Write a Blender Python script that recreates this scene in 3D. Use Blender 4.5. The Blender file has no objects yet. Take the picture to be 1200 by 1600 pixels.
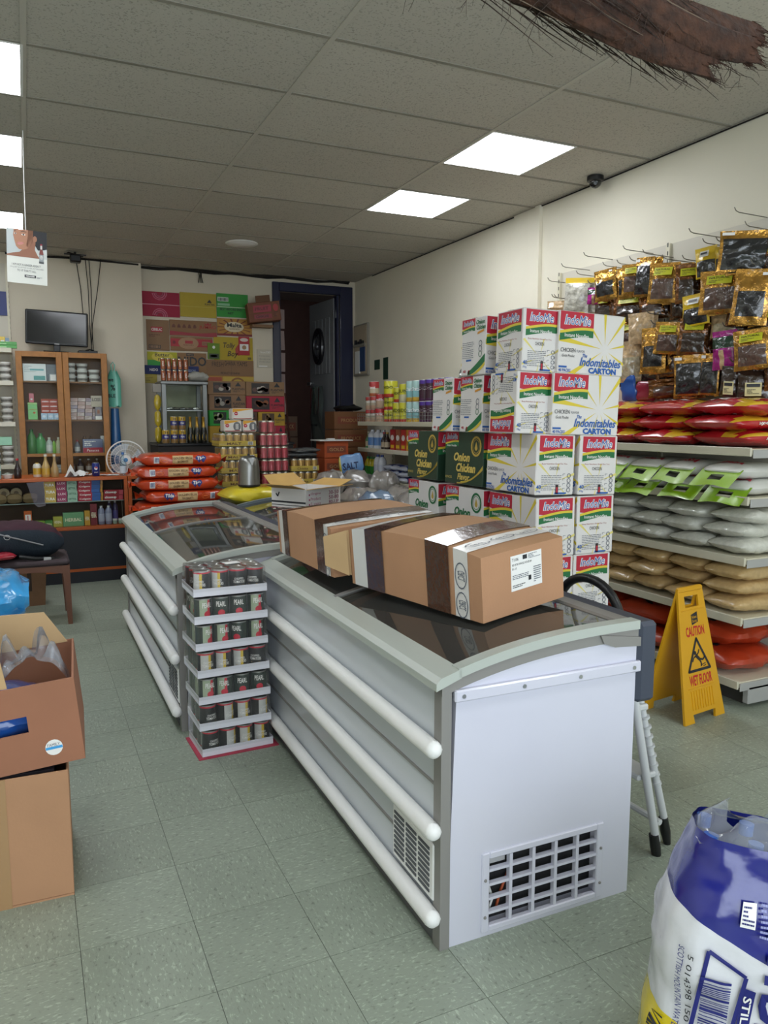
import bpy, math, random
from mathutils import Vector as V, Matrix, Euler, noise
random.seed(7)
PI = math.pi
SC = bpy.context.scene
COL = SC.collection
R = math.radians

# ------------------------------------------------------------------ camera
cam_d = bpy.data.cameras.new('camera')
cam_d.sensor_fit = 'HORIZONTAL'; cam_d.sensor_width = 36; cam_d.lens = 36.0
cam_d.clip_start = 0.02
cam = bpy.data.objects.new('camera', cam_d); COL.objects.link(cam)
cam.location = (0, 0, 1.44)
cam.rotation_euler = (R(90 - 6.89), 0, R(-24.858))
SC.camera = cam

# ------------------------------------------------------------------ world, daylight, exposure
wd = bpy.data.worlds.new('world'); SC.world = wd; wd.use_nodes = True
wd.node_tree.nodes['Background'].inputs[0].default_value = (0.80, 0.90, 1.0, 1)
wd.node_tree.nodes['Background'].inputs[1].default_value = 1.0
PANEL = 13.0            # emission of the ceiling panels
ld = bpy.data.lights.new('daylight', 'AREA'); ld.shape = 'RECTANGLE'
ld.size = 5.2; ld.size_y = 2.2; ld.energy = 112; ld.color = (0.84, 0.92, 1.0)
lo = bpy.data.objects.new('daylight', ld); COL.objects.link(lo)
lo.location = (0.85, -1.92, 1.6); lo.rotation_euler = (R(90), 0, 0)
SC.view_settings.view_transform = 'Standard'; SC.view_settings.look = 'None'
SC.view_settings.gamma = 1.0; SC.view_settings.use_curve_mapping = False
SC.view_settings.exposure = 0.2
SC.cycles.use_denoising = True
SC.cycles.max_bounces = 7; SC.cycles.diffuse_bounces = 4; SC.cycles.glossy_bounces = 3
SC.cycles.transparent_max_bounces = 10; SC.cycles.transmission_bounces = 4
SC.cycles.caustics_reflective = False; SC.cycles.caustics_refractive = False
SC.cycles.sample_clamp_indirect = 6.0

# ------------------------------------------------------------------ materials
def lin(h):
    h = h.lstrip('#')
    o = []
    for i in (0, 2, 4):
        c = int(h[i:i+2], 16) / 255
        o.append(c/12.92 if c <= .04045 else ((c+.055)/1.055)**2.4)
    return (o[0], o[1], o[2], 1)
MATS = {}
def mat(name, col='#808080', rough=.55, metal=0, var=0, scale=8, bump=0, bscale=60, coat=0, emit=0, spec=.5):
    if name in MATS: return MATS[name]
    m = bpy.data.materials.new(name); m.use_nodes = True
    nt = m.node_tree; b = nt.nodes['Principled BSDF']
    L = lin(col)
    b.inputs['Base Color'].default_value = L
    b.inputs['Roughness'].default_value = rough; b.inputs['Metallic'].default_value = metal
    b.inputs['Specular IOR Level'].default_value = spec
    if coat: b.inputs['Coat Weight'].default_value = coat; b.inputs['Coat Roughness'].default_value = .12
    if emit:
        b.inputs['Emission Color'].default_value = L; b.inputs['Emission Strength'].default_value = emit
    if var or bump:
        tc = nt.nodes.new('ShaderNodeTexCoord')
    if var:
        n = nt.nodes.new('ShaderNodeTexNoise'); n.inputs['Scale'].default_value = scale; n.inputs['Detail'].default_value = 5
        nt.links.new(tc.outputs['Object'], n.inputs['Vector'])
        r = nt.nodes.new('ShaderNodeValToRGB')
        r.color_ramp.elements[0].position = .3; r.color_ramp.elements[1].position = .7
        r.color_ramp.elements[0].color = tuple(x*(1-var) for x in L[:3]) + (1,)
        r.color_ramp.elements[1].color = tuple(min(1, x*(1+var*.7)) for x in L[:3]) + (1,)
        nt.links.new(n.outputs['Fac'], r.inputs['Fac']); nt.links.new(r.outputs['Color'], b.inputs['Base Color'])
    if bump:
        n2 = nt.nodes.new('ShaderNodeTexNoise'); n2.inputs['Scale'].default_value = bscale; n2.inputs['Detail'].default_value = 3
        nt.links.new(tc.outputs['Object'], n2.inputs['Vector'])
        bp = nt.nodes.new('ShaderNodeBump'); bp.inputs['Strength'].default_value = bump; bp.inputs['Distance'].default_value = .01
        nt.links.new(n2.outputs['Fac'], bp.inputs['Height']); nt.links.new(bp.outputs['Normal'], b.inputs['Normal'])
    MATS[name] = m
    return m
def glassy(name, tint='#ffffff', haze=0.0, hazecol='#ffffff', ior=1.45, rough=.02):
    """thin pane or film: see-through, mirror-like at a slant, with an optional milky share"""
    if name in MATS: return MATS[name]
    m = bpy.data.materials.new(name); m.use_nodes = True
    nt = m.node_tree; nt.nodes.remove(nt.nodes['Principled BSDF']); out = nt.nodes['Material Output']
    t = nt.nodes.new('ShaderNodeBsdfTransparent'); t.inputs[0].default_value = lin(tint)
    g = nt.nodes.new('ShaderNodeBsdfGlossy'); g.inputs['Roughness'].default_value = rough
    lw = nt.nodes.new('ShaderNodeLayerWeight'); lw.inputs[0].default_value = .5
    pw = nt.nodes.new('ShaderNodeMath'); pw.operation = 'POWER'; pw.inputs[1].default_value = 4.0
    f = nt.nodes.new('ShaderNodeMath'); f.operation = 'MULTIPLY_ADD'; f.inputs[1].default_value = .9; f.inputs[2].default_value = ((ior-1)/(ior+1))**2
    nt.links.new(lw.outputs['Facing'], pw.inputs[0]); nt.links.new(pw.outputs[0], f.inputs[0])
    mx = nt.nodes.new('ShaderNodeMixShader')
    src = t
    if haze:
        d = nt.nodes.new('ShaderNodeBsdfDiffuse'); d.inputs[0].default_value = lin(hazecol)
        m2 = nt.nodes.new('ShaderNodeMixShader'); m2.inputs[0].default_value = haze
        nt.links.new(t.outputs[0], m2.inputs[1]); nt.links.new(d.outputs[0], m2.inputs[2]); src = m2
    nt.links.new(f.outputs[0], mx.inputs[0]); nt.links.new(src.outputs[0], mx.inputs[1]); nt.links.new(g.outputs[0], mx.inputs[2])
    nt.links.new(mx.outputs[0], out.inputs[0])
    MATS[name] = m
    return m
def ink(h): return mat('ink' + h, h, rough=.5)
def gloss(h): return mat('gloss' + h, h, rough=.28, coat=.3)

# ------------------------------------------------------------------ mesh builder
class MB:
    def __init__(s): s.v = []; s.f = []; s.m = []; s.sm = []; s.mats = []
    def mi(s, m):
        if m not in s.mats: s.mats.append(m)
        return s.mats.index(m)
    def add(s, vs, fs, m, smooth=False):
        o = len(s.v); i = s.mi(m) if not isinstance(m, list) else None
        s.v += [tuple(x) for x in vs]
        for k, f in enumerate(fs):
            s.f.append([a+o for a in f]); s.m.append(i if i is not None else s.mi(m[k])); s.sm.append(smooth)
        return s
    def box(s, a, b, m, ch=0):
        x0, x1 = sorted((a[0], b[0])); y0, y1 = sorted((a[1], b[1])); z0, z1 = sorted((a[2], b[2]))
        if ch <= 0:
            vs = [(x, y, z) for z in (z0, z1) for y in (y0, y1) for x in (x0, x1)]
            return s.add(vs, [(0,2,3,1),(4,5,7,6),(0,1,5,4),(2,6,7,3),(0,4,6,2),(1,3,7,5)], m)
        c = min(ch, (x1-x0)*.45, (y1-y0)*.45, (z1-z0)*.45)
        vs = []; ix = {}
        for i, (x, sx) in enumerate(((x0, 1), (x1, -1))):
            for j, (y, sy) in enumerate(((y0, 1), (y1, -1))):
                for k, (z, sz) in enumerate(((z0, 1), (z1, -1))):
                    ix[i,j,k,0] = len(vs); vs.append((x, y+sy*c, z+sz*c))
                    ix[i,j,k,1] = len(vs); vs.append((x+sx*c, y, z+sz*c))
                    ix[i,j,k,2] = len(vs); vs.append((x+sx*c, y+sy*c, z))
        fs = []
        def F(l, flip): fs.append(l[::-1] if flip else l)
        for i in (0, 1): F([ix[i,0,0,0], ix[i,0,1,0], ix[i,1,1,0], ix[i,1,0,0]], i == 1)
        for j in (0, 1): F([ix[0,j,0,1], ix[1,j,0,1], ix[1,j,1,1], ix[0,j,1,1]], j == 1)
        for k in (0, 1): F([ix[0,0,k,2], ix[0,1,k,2], ix[1,1,k,2], ix[1,0,k,2]], k == 1)
        for i in (0,1):
            for j in (0,1): F([ix[i,j,0,0], ix[i,j,0,1], ix[i,j,1,1], ix[i,j,1,0]], (i+j) % 2 == 1)
            for k in (0,1): F([ix[i,0,k,0], ix[i,1,k,0], ix[i,1,k,2], ix[i,0,k,2]], (i+k) % 2 == 1)
        for j in (0,1):
            for k in (0,1): F([ix[0,j,k,1], ix[0,j,k,2], ix[1,j,k,2], ix[1,j,k,1]], (j+k) % 2 == 1)
        for i in (0,1):
            for j in (0,1):
                for k in (0,1): F([ix[i,j,k,0], ix[i,j,k,2], ix[i,j,k,1]], (i+j+k) % 2 == 1)
        return s.add(vs, fs, m)
    def tube(s, path, r, m, n=8, caps=True):
        path = [V(p) for p in path]; N = len(path); vs = []; fs = []
        rr = r if isinstance(r, (list, tuple)) else [r]*N
        up = None
        for i, p in enumerate(path):
            d = (path[min(i+1, N-1)] - path[max(i-1, 0)]).normalized()
            if up is None: up = V((0,0,1)) if abs(d.z) < .9 else V((1,0,0))
            a = d.cross(up).normalized(); b = a.cross(d).normalized(); up = b
            for k in range(n):
                t = 2*PI*k/n; vs.append(p + (a*math.cos(t) + b*math.sin(t))*rr[i])
        for i in range(N-1):
            for k in range(n):
                fs.append((i*n+k, i*n+(k+1) % n, (i+1)*n+(k+1) % n, (i+1)*n+k))
        s.add(vs, fs, m, True)
        if caps:
            s.add(vs[:n], [tuple(range(n))[::-1]], m); s.add(vs[-n:], [tuple(range(n))], m)
        return s
    def lathe(s, prof, m, n=16, c=(0,0,0), caps=True):
        """prof: (r, z[, material]) rings from bottom to top"""
        vs = []; fs = []; ms = []
        for q in prof:
            for k in range(n):
                t = 2*PI*k/n; vs.append((c[0]+q[0]*math.cos(t), c[1]+q[0]*math.sin(t), c[2]+q[1]))
        for i in range(len(prof)-1):
            for k in range(n):
                fs.append((i*n+k, i*n+(k+1) % n, (i+1)*n+(k+1) % n, (i+1)*n+k))
                ms.append(prof[i][2] if len(prof[i]) > 2 else m)
        if caps:
            fs.append(tuple(range(n))[::-1]); ms.append(m)
            fs.append(tuple(range((len(prof)-1)*n, len(prof)*n))); ms.append(prof[-1][2] if len(prof[-1]) > 2 else m)
        return s.add(vs, fs, ms, True)
    def prism(s, pts, y0, y1, m, axis='y'):
        """outline pts (a, b) in the XZ plane (axis y), YZ plane (axis x) or XY plane (axis z), pushed from y0 to y1"""
        n = len(pts)
        def P(a, b, t): return {'y': (a, t, b), 'x': (t, a, b), 'z': (a, b, t)}[axis]
        vs = [P(a, b, y0) for a, b in pts] + [P(a, b, y1) for a, b in pts]
        fs = [tuple(range(n)), tuple(range(2*n-1, n-1, -1))] + [(i, n+i, n+(i+1) % n, (i+1) % n) for i in range(n)]
        return s.add(vs, fs, m)
    def ball(s, c, r, m, n=10, sq=(1,1,1)):
        vs = []; fs = []
        for i in range(n//2+1):
            a = -PI/2 + PI*i/(n//2)
            for k in range(n):
                t = 2*PI*k/n
                vs.append((c[0]+r*sq[0]*math.cos(a)*math.cos(t), c[1]+r*sq[1]*math.cos(a)*math.sin(t), c[2]+r*sq[2]*math.sin(a)))
        for i in range(n//2):
            for k in range(n): fs.append((i*n+k, i*n+(k+1) % n, (i+1)*n+(k+1) % n, (i+1)*n+k))
        return s.add(vs, fs, m, True)
    def grid(s, fn, nu, nv, m, smooth=True, mfn=None, closed=False):
        vs = [fn(i/nu, j/nv) for i in range(nu+1) for j in range(nv+1)]
        fs = []; ms = []
        for i in range(nu):
            for j in range(nv):
                fs.append((i*(nv+1)+j, (i+1)*(nv+1)+j, (i+1)*(nv+1)+j+1, i*(nv+1)+j+1))
                ms.append(mfn((i+.5)/nu, (j+.5)/nv) if mfn else m)
        return s.add(vs, fs, ms, smooth)
    def mesh(s, name):
        me = bpy.data.meshes.new(name); me.from_pydata(s.v, [], s.f)
        for m in s.mats: me.materials.append(m)
        me.polygons.foreach_set('material_index', s.m)
        me.polygons.foreach_set('use_smooth', s.sm)
        me.update()
        if any(s.sm) : me.set_sharp_from_angle(angle=R(42))
        return me
    def build(s, name, parent=None, loc=(0,0,0), rot=(0,0,0), **k):
        return put(name, s.mesh(name), parent, loc, rot, **k)
def tag(o, label=None, cat=None, group=None, kind=None):
    for a, b in (('label', label), ('category', cat), ('group', group), ('kind', kind)):
        if b: o[a] = b
    return o
def put(name, me, parent=None, loc=(0,0,0), rot=(0,0,0), label=None, cat=None, group=None, kind=None):
    o = bpy.data.objects.new(name, me); COL.objects.link(o)
    o.location = loc; o.rotation_euler = rot; o.parent = parent
    return tag(o, label, cat, group, kind)
def thing(name, label, cat, loc=(0,0,0), rot=(0,0,0), group=None):
    return put(name, None, None, loc, rot, label=label, cat=cat, group=group)
def clone(o, loc, rot=None, label=None, group=None, parent=None):
    c = o.copy(); COL.objects.link(c); c.location = loc; c.parent = parent
    if rot is not None: c.rotation_euler = rot
    if label: c['label'] = label
    if group: c['group'] = group
    for ch in list(o.children): clone(ch, ch.location, None, parent=c)
    return c

# ------------------------------------------------------------------ flat print: lettering and shapes laid on a surface
_TX = {}
def txt(sx, bold=0, shear=0):
    key = (sx, bold, shear)
    if key in _TX: return _TX[key]
    cu = bpy.data.curves.new('lettering', 'FONT'); cu.body = sx; cu.resolution_u = 2; cu.offset = bold; cu.shear = shear
    ob = bpy.data.objects.new('lettering', cu)
    me = ob.to_mesh()
    vs = [(v.co.x, v.co.y) for v in me.vertices]; fs = [tuple(p.vertices) for p in me.polygons]
    ob.to_mesh_clear(); bpy.data.objects.remove(ob); bpy.data.curves.remove(cu)
    if not vs: vs = [(0,0)]
    x0 = min(v[0] for v in vs); x1 = max(v[0] for v in vs); y1 = max(v[1] for v in vs); y0 = min(v[1] for v in vs)
    _TX[key] = (vs, fs, x0, x1, y0, y1)
    return _TX[key]
class Pr:
    """a print surface: fn(x, y, lift) gives a point of the surface"""
    def __init__(s, mb, o=None, u=None, v=None, eps=.0006, fn=None, cell=0):
        s.mb = mb; s.l = 1; s.eps = eps; s.cell = cell
        if fn is None:
            o, u, v = V(o), V(u).normalized(), V(v).normalized(); n = u.cross(v)
            fn = lambda x, y, l: o + u*x + v*y + n*l
        s.fn = fn
    def _a(s, pts, fs, m):
        s.mb.add([s.fn(x, y, s.eps*s.l) for x, y in pts], fs, m)
    def nx(s): s.l += 1; return s
    def poly(s, pts, m): s._a(pts, [tuple(range(len(pts)))], m); return s
    def rect(s, x, y, w, h, m):
        if not s.cell: return s.poly([(x,y),(x+w,y),(x+w,y+h),(x,y+h)], m)
        nu, nv = max(1, math.ceil(w/s.cell)), max(1, math.ceil(h/s.cell))
        pts = [(x+w*i/nu, y+h*j/nv) for i in range(nu+1) for j in range(nv+1)]
        s._a(pts, [(i*(nv+1)+j, (i+1)*(nv+1)+j, (i+1)*(nv+1)+j+1, i*(nv+1)+j+1) for i in range(nu) for j in range(nv)], m); return s
    def ell(s, x, y, rx, ry, m, n=18):
        if s.cell:
            pts = [(x, y)] + [(x+rx*q*math.cos(2*PI*i/n), y+ry*q*math.sin(2*PI*i/n)) for q in (.5, 1) for i in range(n)]
            s._a(pts, [(0, 1+i, 1+(i+1) % n) for i in range(n)] + [(1+i, 1+n+i, 1+n+(i+1) % n, 1+(i+1) % n) for i in range(n)], m); return s
        return s.poly([(x+rx*math.cos(2*PI*i/n), y+ry*math.sin(2*PI*i/n)) for i in range(n)], m)
    def ring(s, x, y, rx, ry, t, m, n=20, ty=None):
        pts = []; ty = ty or t
        for k in (0, 1):
            pts += [(x+(rx-t*k)*math.cos(2*PI*i/n), y+(ry-ty*k)*math.sin(2*PI*i/n)) for i in range(n)]
        s._a(pts, [(i, (i+1) % n, n+(i+1) % n, n+i) for i in range(n)], m); return s
    def line(s, pts, w, m):
        for (xa, ya), (xb, yb) in zip(pts, pts[1:]):
            d = math.hypot(xb-xa, yb-ya) or 1; nx, ny = -(yb-ya)/d*w/2, (xb-xa)/d*w/2
            s.poly([(xa-nx, ya-ny), (xb-nx, yb-ny), (xb+nx, yb+ny), (xa+nx, ya+ny)], m)
        return s
    def band(s, x0, x1, f0, f1, m, n=8):
        """strip between two curves"""
        a = [(x0+(x1-x0)*i/n, f0(i/n)) for i in range(n+1)]; b = [(x0+(x1-x0)*i/n, f1(i/n)) for i in range(n+1)]
        s._a(a+b, [(i, i+1, n+2+i, n+1+i) for i in range(n)], m); return s
    def text(s, t, x, y, w, h, m, bold=0, shear=0, rot=0):
        """lettering fitted in the box x, y, w, h; rot in quarter turns clockwise"""
        vs, fs, x0, x1, y0, y1 = txt(t, bold, shear)
        W = max(x1-x0, 1e-6); H = max(y1-y0, 1e-6); pts = []
        for a, b in vs:
            a = (a-x0)/W; b = (b-y0)/H
            if rot == 1: a, b = b, 1-a
            if rot == 2: a, b = 1-a, 1-b
            if rot == 3: a, b = 1-b, a
            pts.append((x+a*w, y+b*h))
        s._a(pts, fs, m); return s
    def lines(s, x, y, w, h, n, m, fill=.45, seed=1):
        """rows of small print"""
        rn = random.Random(seed)
        for i in range(n):
            yy = y + h*(1-(i+.8)/n); xx = x; 
            while xx < x+w*.93:
                ww = min(w*(.06+.14*rn.random()), x+w-xx); s.rect(xx, yy, ww, h/n*fill, m); xx += ww + w*.025
                if rn.random() < .04: break
        return s
    def bars(s, x, y, w, h, m, n=16, seed=3, vertical=False):
        rn = random.Random(seed); t = 0.0
        while t < 1:
            b = rn.choice((.012, .02, .035)); 
            if vertical: s.rect(x, y+h*t, w, h*min(b, 1-t), m)
            else: s.rect(x+w*t, y, w*min(b, 1-t), h, m)
            t += b + rn.choice((.012, .02, .03))
        return s

# ------------------------------------------------------------------ soft bags
def bagfn(L, W, T, e=2.6, k=4, wr=.006, seed=0, ke=5, edge=.05, sag=.0):
    """surface of a filled bag lying on z=0: long axis x, width y, thickness T"""
    def prof(u):
        u = min(1, abs(u)); return max(edge, (1-u**k)**.5)
    def S(u, th, lift=0):
        b = T/2*prof(u); a = W/2*(1-.10*max(0, abs(u)-.6)/.4*(1-prof(u)))*(1-.12*(abs(u)**ke))
        c, q = math.cos(th), math.sin(th)
        y = a*math.copysign(abs(c)**(2/e), c); z = b*math.copysign(abs(q)**(2/e), q)
        nn = noise.noise(V((u*L*9+seed*7.1, y*11+seed*3.3, z*14))) + .5*noise.noise(V((u*L*23+seed, y*30, z*30)))
        f = 1 + (wr*nn)/max(.02, math.hypot(y, z))
        return V((u*L/2 + .3*wr*nn, y*f*(1+lift/max(a, .01)), max(-T/2*.96, z*f)*(1+lift/max(b, .01)) + T/2 - sag*u*u))
    S.prof = prof; S.dim = (L, W, T, e)
    return S
def bag(mb, S, m, nu=14, nt=18, mfn=None):
    def fn(a, b):
        u = -1 + 2*a
        u = math.copysign(abs(u)**.8, u)
        return S(u, 2*PI*b)
    mb.grid(fn, nu, nt, m, True, mfn)
    for u in (-1, 1):
        ring = [S(u, 2*PI*j/nt) for j in range(nt)]
        mb.add(ring, [tuple(range(nt)) if u < 0 else tuple(range(nt))[::-1]], m if mfn is None else mfn(0 if u < 0 else 1, .5), True)
    return mb
def bagside(S, sgn=-1):
    """print mapping on the long side of a bag: x along the length, y up from the middle"""
    L, W, T, e = S.dim
    def fn(x, y, l):
        u = x/(L/2); b = T/2*S.prof(u); q = max(-.97, min(.97, y/b))
        th = math.asin(math.copysign(abs(q)**(e/2), q))
        if sgn < 0: th = PI - th
        p = S(u, th); return V((p.x if sgn > 0 else p.x, p.y + sgn*(l+.003), p.z))
    return fn
def bagtop(S):
    L, W, T, e = S.dim
    def fn(x, y, l):
        u = x/(L/2); c = max(-.97, min(.97, y/(W/2)))
        th = math.acos(math.copysign(abs(c)**(e/2), c))
        p = S(u, th); return V((p.x, p.y, p.z + l + .003))
    return fn
# ================================================================== THE SETTING
ZC = 3.06; XR = 3.66; YB = 8.73; XL = -2.6; YF = -2.0
M_wall = mat('wall_paint', '#e6e1cf', .75, var=.05, scale=1.3, bump=.12, bscale=25)
M_wallb = mat('back_wall_paint', '#d8cfbb', .75, var=.06, scale=1.3, bump=.12, bscale=25)
M_white = mat('white_paint', '#e9e9e6', .5)
M_black = mat('black_plastic', '#111214', .4)
M_steel = mat('steel', '#b9bbbb', .3, metal=.9)
M_card = mat('cardboard', '#a9805c', .8, var=.06, scale=5, bump=.05, bscale=120)
M_card2 = mat('cardboard_pink', '#b28664', .8, var=.06, scale=5, bump=.05, bscale=120)
M_cardin = mat('cardboard_inside', '#c2a277', .85, var=.07, scale=5)
M_cream = mat('shelf_cream', '#d9d4bd', .45, var=.05, scale=4)
M_glass = glassy('clear_glass', '#f6faf8', ior=1.16)
M_film = glassy('clear_film', '#fafafa', haze=.025, hazecol='#ffffff', ior=1.5, rough=.10)

# floor: vinyl tiles with chips, each tile a piece of its own
def tile_mat(name, base, seam=False):
    m = bpy.data.materials.new(name); m.use_nodes = True; nt = m.node_tree; b = nt.nodes['Principled BSDF']
    b.inputs['Roughness'].default_value = .42; b.inputs['Specular IOR Level'].default_value = .4
    tc = nt.nodes.new('ShaderNodeTexCoord'); oi = nt.nodes.new('ShaderNodeObjectInfo')
    mp = nt.nodes.new('ShaderNodeMapping'); mp.inputs['Scale'].default_value = (62, 140, 62)
    cb = nt.nodes.new('ShaderNodeCombineXYZ'); ml = nt.nodes.new('ShaderNodeMath'); ml.operation = 'MULTIPLY'; ml.inputs[1].default_value = 90
    nt.links.new(oi.outputs['Random'], ml.inputs[0])
    for i in range(3): nt.links.new(ml.outputs[0], cb.inputs[i])
    nt.links.new(tc.outputs['Object'], mp.inputs['Vector']); nt.links.new(cb.outputs[0], mp.inputs['Location'])
    n = nt.nodes.new('ShaderNodeTexNoise'); n.inputs['Scale'].default_value = 1.0; n.inputs['Detail'].default_value = 2.5; n.inputs['Distortion'].default_value = .6
    nt.links.new(mp.outputs[0], n.inputs['Vector'])
    r = nt.nodes.new('ShaderNodeValToRGB'); e = r.color_ramp.elements
    L = lin(base); 
    e[0].position = .30; e[0].color = tuple(x*.66 for x in L[:3])+(1,)
    e[1].position = .38; e[1].color = L
    k = e.new(.60); k.color = tuple(x*1.05 for x in L[:3])+(1,)
    k = e.new(.665); k.color = tuple(x*1.45 for x in L[:3])+(1,)
    nt.links.new(n.outputs['Fac'], r.inputs['Fac'])
    # slow traffic stains over the whole floor
    mp2 = nt.nodes.new('ShaderNodeNewGeometry'); n2 = nt.nodes.new('ShaderNodeTexNoise'); n2.inputs['Scale'].default_value = 1.7; n2.inputs['Detail'].default_value = 4
    nt.links.new(mp2.outputs['Position'], n2.inputs['Vector'])
    r2 = nt.nodes.new('ShaderNodeMapRange'); r2.inputs[1].default_value = .3; r2.inputs[2].default_value = .7; r2.inputs[3].default_value = .86; r2.inputs[4].default_value = 1.05
    nt.links.new(n2.outputs['Fac'], r2.inputs[0])
    r3 = nt.nodes.new('ShaderNodeMapRange'); r3.inputs[3].default_value = .93; r3.inputs[4].default_value = 1.05
    nt.links.new(oi.outputs['Random'], r3.inputs[0])
    mm = nt.nodes.new('ShaderNodeMath'); mm.operation = 'MULTIPLY'; nt.links.new(r2.outputs[0], mm.inputs[0]); nt.links.new(r3.outputs[0], mm.inputs[1])
    vm = nt.nodes.new('ShaderNodeVectorMath'); vm.operation = 'SCALE'
    nt.links.new(r.outputs['Color'], vm.inputs[0]); nt.links.new(mm.outputs[0], vm.inputs['Scale'])
    nt.links.new(vm.outputs[0], b.inputs['Base Color'])
    MATS[name] = m; return m
M_tile = tile_mat('vinyl_tile', '#919a8b')
floor = MB().box((XL, YF, -.12), (XR, 8.9, -.006), mat('floor_joint', '#3b3f38', .8)).build('floor', kind='structure')
TS = .305
tmb = MB(); g = .0008
tmb.box((-TS/2+g, -TS/2+g, -.006), (TS/2-g, TS/2-g, 0), M_tile)
tme = tmb.mesh('floor_tile')
tx0, ty0 = .215 - TS/2, 1.646 - TS/2 - 2*TS
far = MB()
for j in range(0, 22):
    for i in range(-3, 11):
        x = tx0 + i*TS + TS/2; y = ty0 + j*TS + TS/2
        if x > XR - .02: continue
        hidden = (1.0 < x < 1.55 and 1.75 < y < 5.5) or x < -.045*y - .45 or x > 1.32*y + .45 or (x > 3.25) or (1.65 < x < 2.1 and 2.6 < y) or (x > 2.0 and y > 3.6) or y > 7.45 or (y > 5.3 and x > 1.3)
        if hidden: continue
        put('floor_tile', tme, floor, (x, y, 0), (0, 0, PI/2 if (i+j) % 2 else 0))
def cover_mat():
    m = bpy.data.materials.new('vinyl_far'); m.use_nodes = True; nt = m.node_tree; b = nt.nodes['Principled BSDF']; b.inputs['Roughness'].default_value = .45
    gp = nt.nodes.new('ShaderNodeNewGeometry'); mp = nt.nodes.new('ShaderNodeMapping'); mp.inputs['Location'].default_value = (-tx0, -ty0, 0)
    br = nt.nodes.new('ShaderNodeTexBrick'); br.offset = 0; br.squash = 1
    br.inputs['Scale'].default_value = 1; br.inputs['Brick Width'].default_value = TS; br.inputs['Row Height'].default_value = TS; br.inputs['Mortar Size'].default_value = .0012
    br.inputs['Color1'].default_value = lin('#8a9384'); br.inputs['Color2'].default_value = lin('#949d8e'); br.inputs['Mortar'].default_value = lin('#3b3f38')
    n = nt.nodes.new('ShaderNodeTexNoise'); n.inputs['Scale'].default_value = 90; mx = nt.nodes.new('ShaderNodeMixRGB'); mx.blend_type = 'OVERLAY'; mx.inputs[0].default_value = .35
    nt.links.new(gp.outputs['Position'], mp.inputs[0]); nt.links.new(mp.outputs[0], br.inputs['Vector']); nt.links.new(gp.outputs['Position'], n.inputs['Vector'])
    nt.links.new(br.outputs['Color'], mx.inputs[1]); nt.links.new(n.outputs['Fac'], mx.inputs[2]); nt.links.new(mx.outputs[0], b.inputs['Base Color']); return m
rest = MB()
rest.box((XL, YF, -.0062), (XR, 8.73, -.0022), cover_mat())
rest.build('floor_covering', floor, kind='stuff')

# ceiling: mineral-fibre tiles in a lay-in grid
def ceil_mat():
    m = bpy.data.materials.new('ceiling_tile'); m.use_nodes = True; nt = m.node_tree; b = nt.nodes['Principled BSDF']
    b.inputs['Roughness'].default_value = .9
    tc = nt.nodes.new('ShaderNodeTexCoord'); v = nt.nodes.new('ShaderNodeTexNoise'); v.inputs['Scale'].default_value = 95; v.inputs['Detail'].default_value = 2
    nt.links.new(tc.outputs['Object'], v.inputs['Vector'])
    r = nt.nodes.new('ShaderNodeValToRGB'); e = r.color_ramp.elements
    e[0].position = .34; e[0].color = lin('#9f9b91'); e[1].position = .43; e[1].color = lin('#bdb9ae')
    nt.links.new(v.outputs['Fac'], r.inputs['Fac'])
    oi = nt.nodes.new('ShaderNodeObjectInfo'); mr = nt.nodes.new('ShaderNodeMapRange'); mr.inputs[3].default_value = .93; mr.inputs[4].default_value = 1.03
    nt.links.new(oi.outputs['Random'], mr.inputs[0])
    vm = nt.nodes.new('ShaderNodeVectorMath'); vm.operation = 'SCALE'
    nt.links.new(r.outputs[0], vm.inputs[0]); nt.links.new(mr.outputs[0], vm.inputs['Scale']); nt.links.new(vm.outputs[0], b.inputs['Base Color'])
    bp = nt.nodes.new('ShaderNodeBump'); bp.inputs['Strength'].default_value = .35; bp.inputs['Distance'].default_value = .006
    nt.links.new(v.outputs['Fac'], bp.inputs['Height']); nt.links.new(bp.outputs[0], b.inputs['Normal'])
    MATS['ceiling_tile'] = m; return m
M_ct = ceil_mat()
M_bar = mat('ceiling_grid', '#b9b5aa', .6); M_bar2 = mat('ceiling_cross_grid', '#8d897e', .7, var=.15, scale=3)
ceil = MB().box((XL, YF, ZC+.05), (XR, 8.9, ZC+.12), mat('ceiling_void', '#55524c', .9)).build('ceiling', kind='structure')
GX = [.073-1.205*2, .073-1.205, .073, 1.278, 2.483, 3.66]; DY = .61; GY0 = 3.89 - 7*DY
def ctile(x0, y0, x1, y1):
    k = (round(x1-x0, 2), round(y1-y0, 2)); w, h = k
    if k not in CT: CT[k] = MB().box((-w/2+.004, -h/2+.004, .004), (w/2-.004, h/2-.004, .02), M_ct).mesh('ceiling_tile')
    put('ceiling_tile', CT[k], ceil, ((x0+x1)/2, (y0+y1)/2, ZC))
CT = {}
LIGHTS = []     # (x0, y0) of the square light panels
rows = []
y = GY0
while y < YB - .02:
    rows.append((y, min(y+DY, YB-.005))); y += DY
for j, (ya, yb) in enumerate(rows):
    for i in range(len(GX)-1):
        xa, xb = GX[i], GX[i+1]
        jj = j - 7      # row of the light next to the right wall is 0
        if i == 4 and jj in (0, 2, -6) and yb-ya > .5:
            LIGHTS.append((xa, ya)); ctile(xa+.6, ya, xb, yb)
        elif i == 1 and jj in (0, 2, 5, -3, -6) and yb-ya > .5:
            LIGHTS.append((xb-.6, ya)); ctile(xa, ya, xb-.6, yb)
        else: ctile(xa, ya, xb, yb)
for x in GX[1:-1]:
    MB().box((x-.012, YF, ZC-.001), (x+.012, YB, ZC+.03), M_bar).build('grid_bar', ceil)
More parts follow.
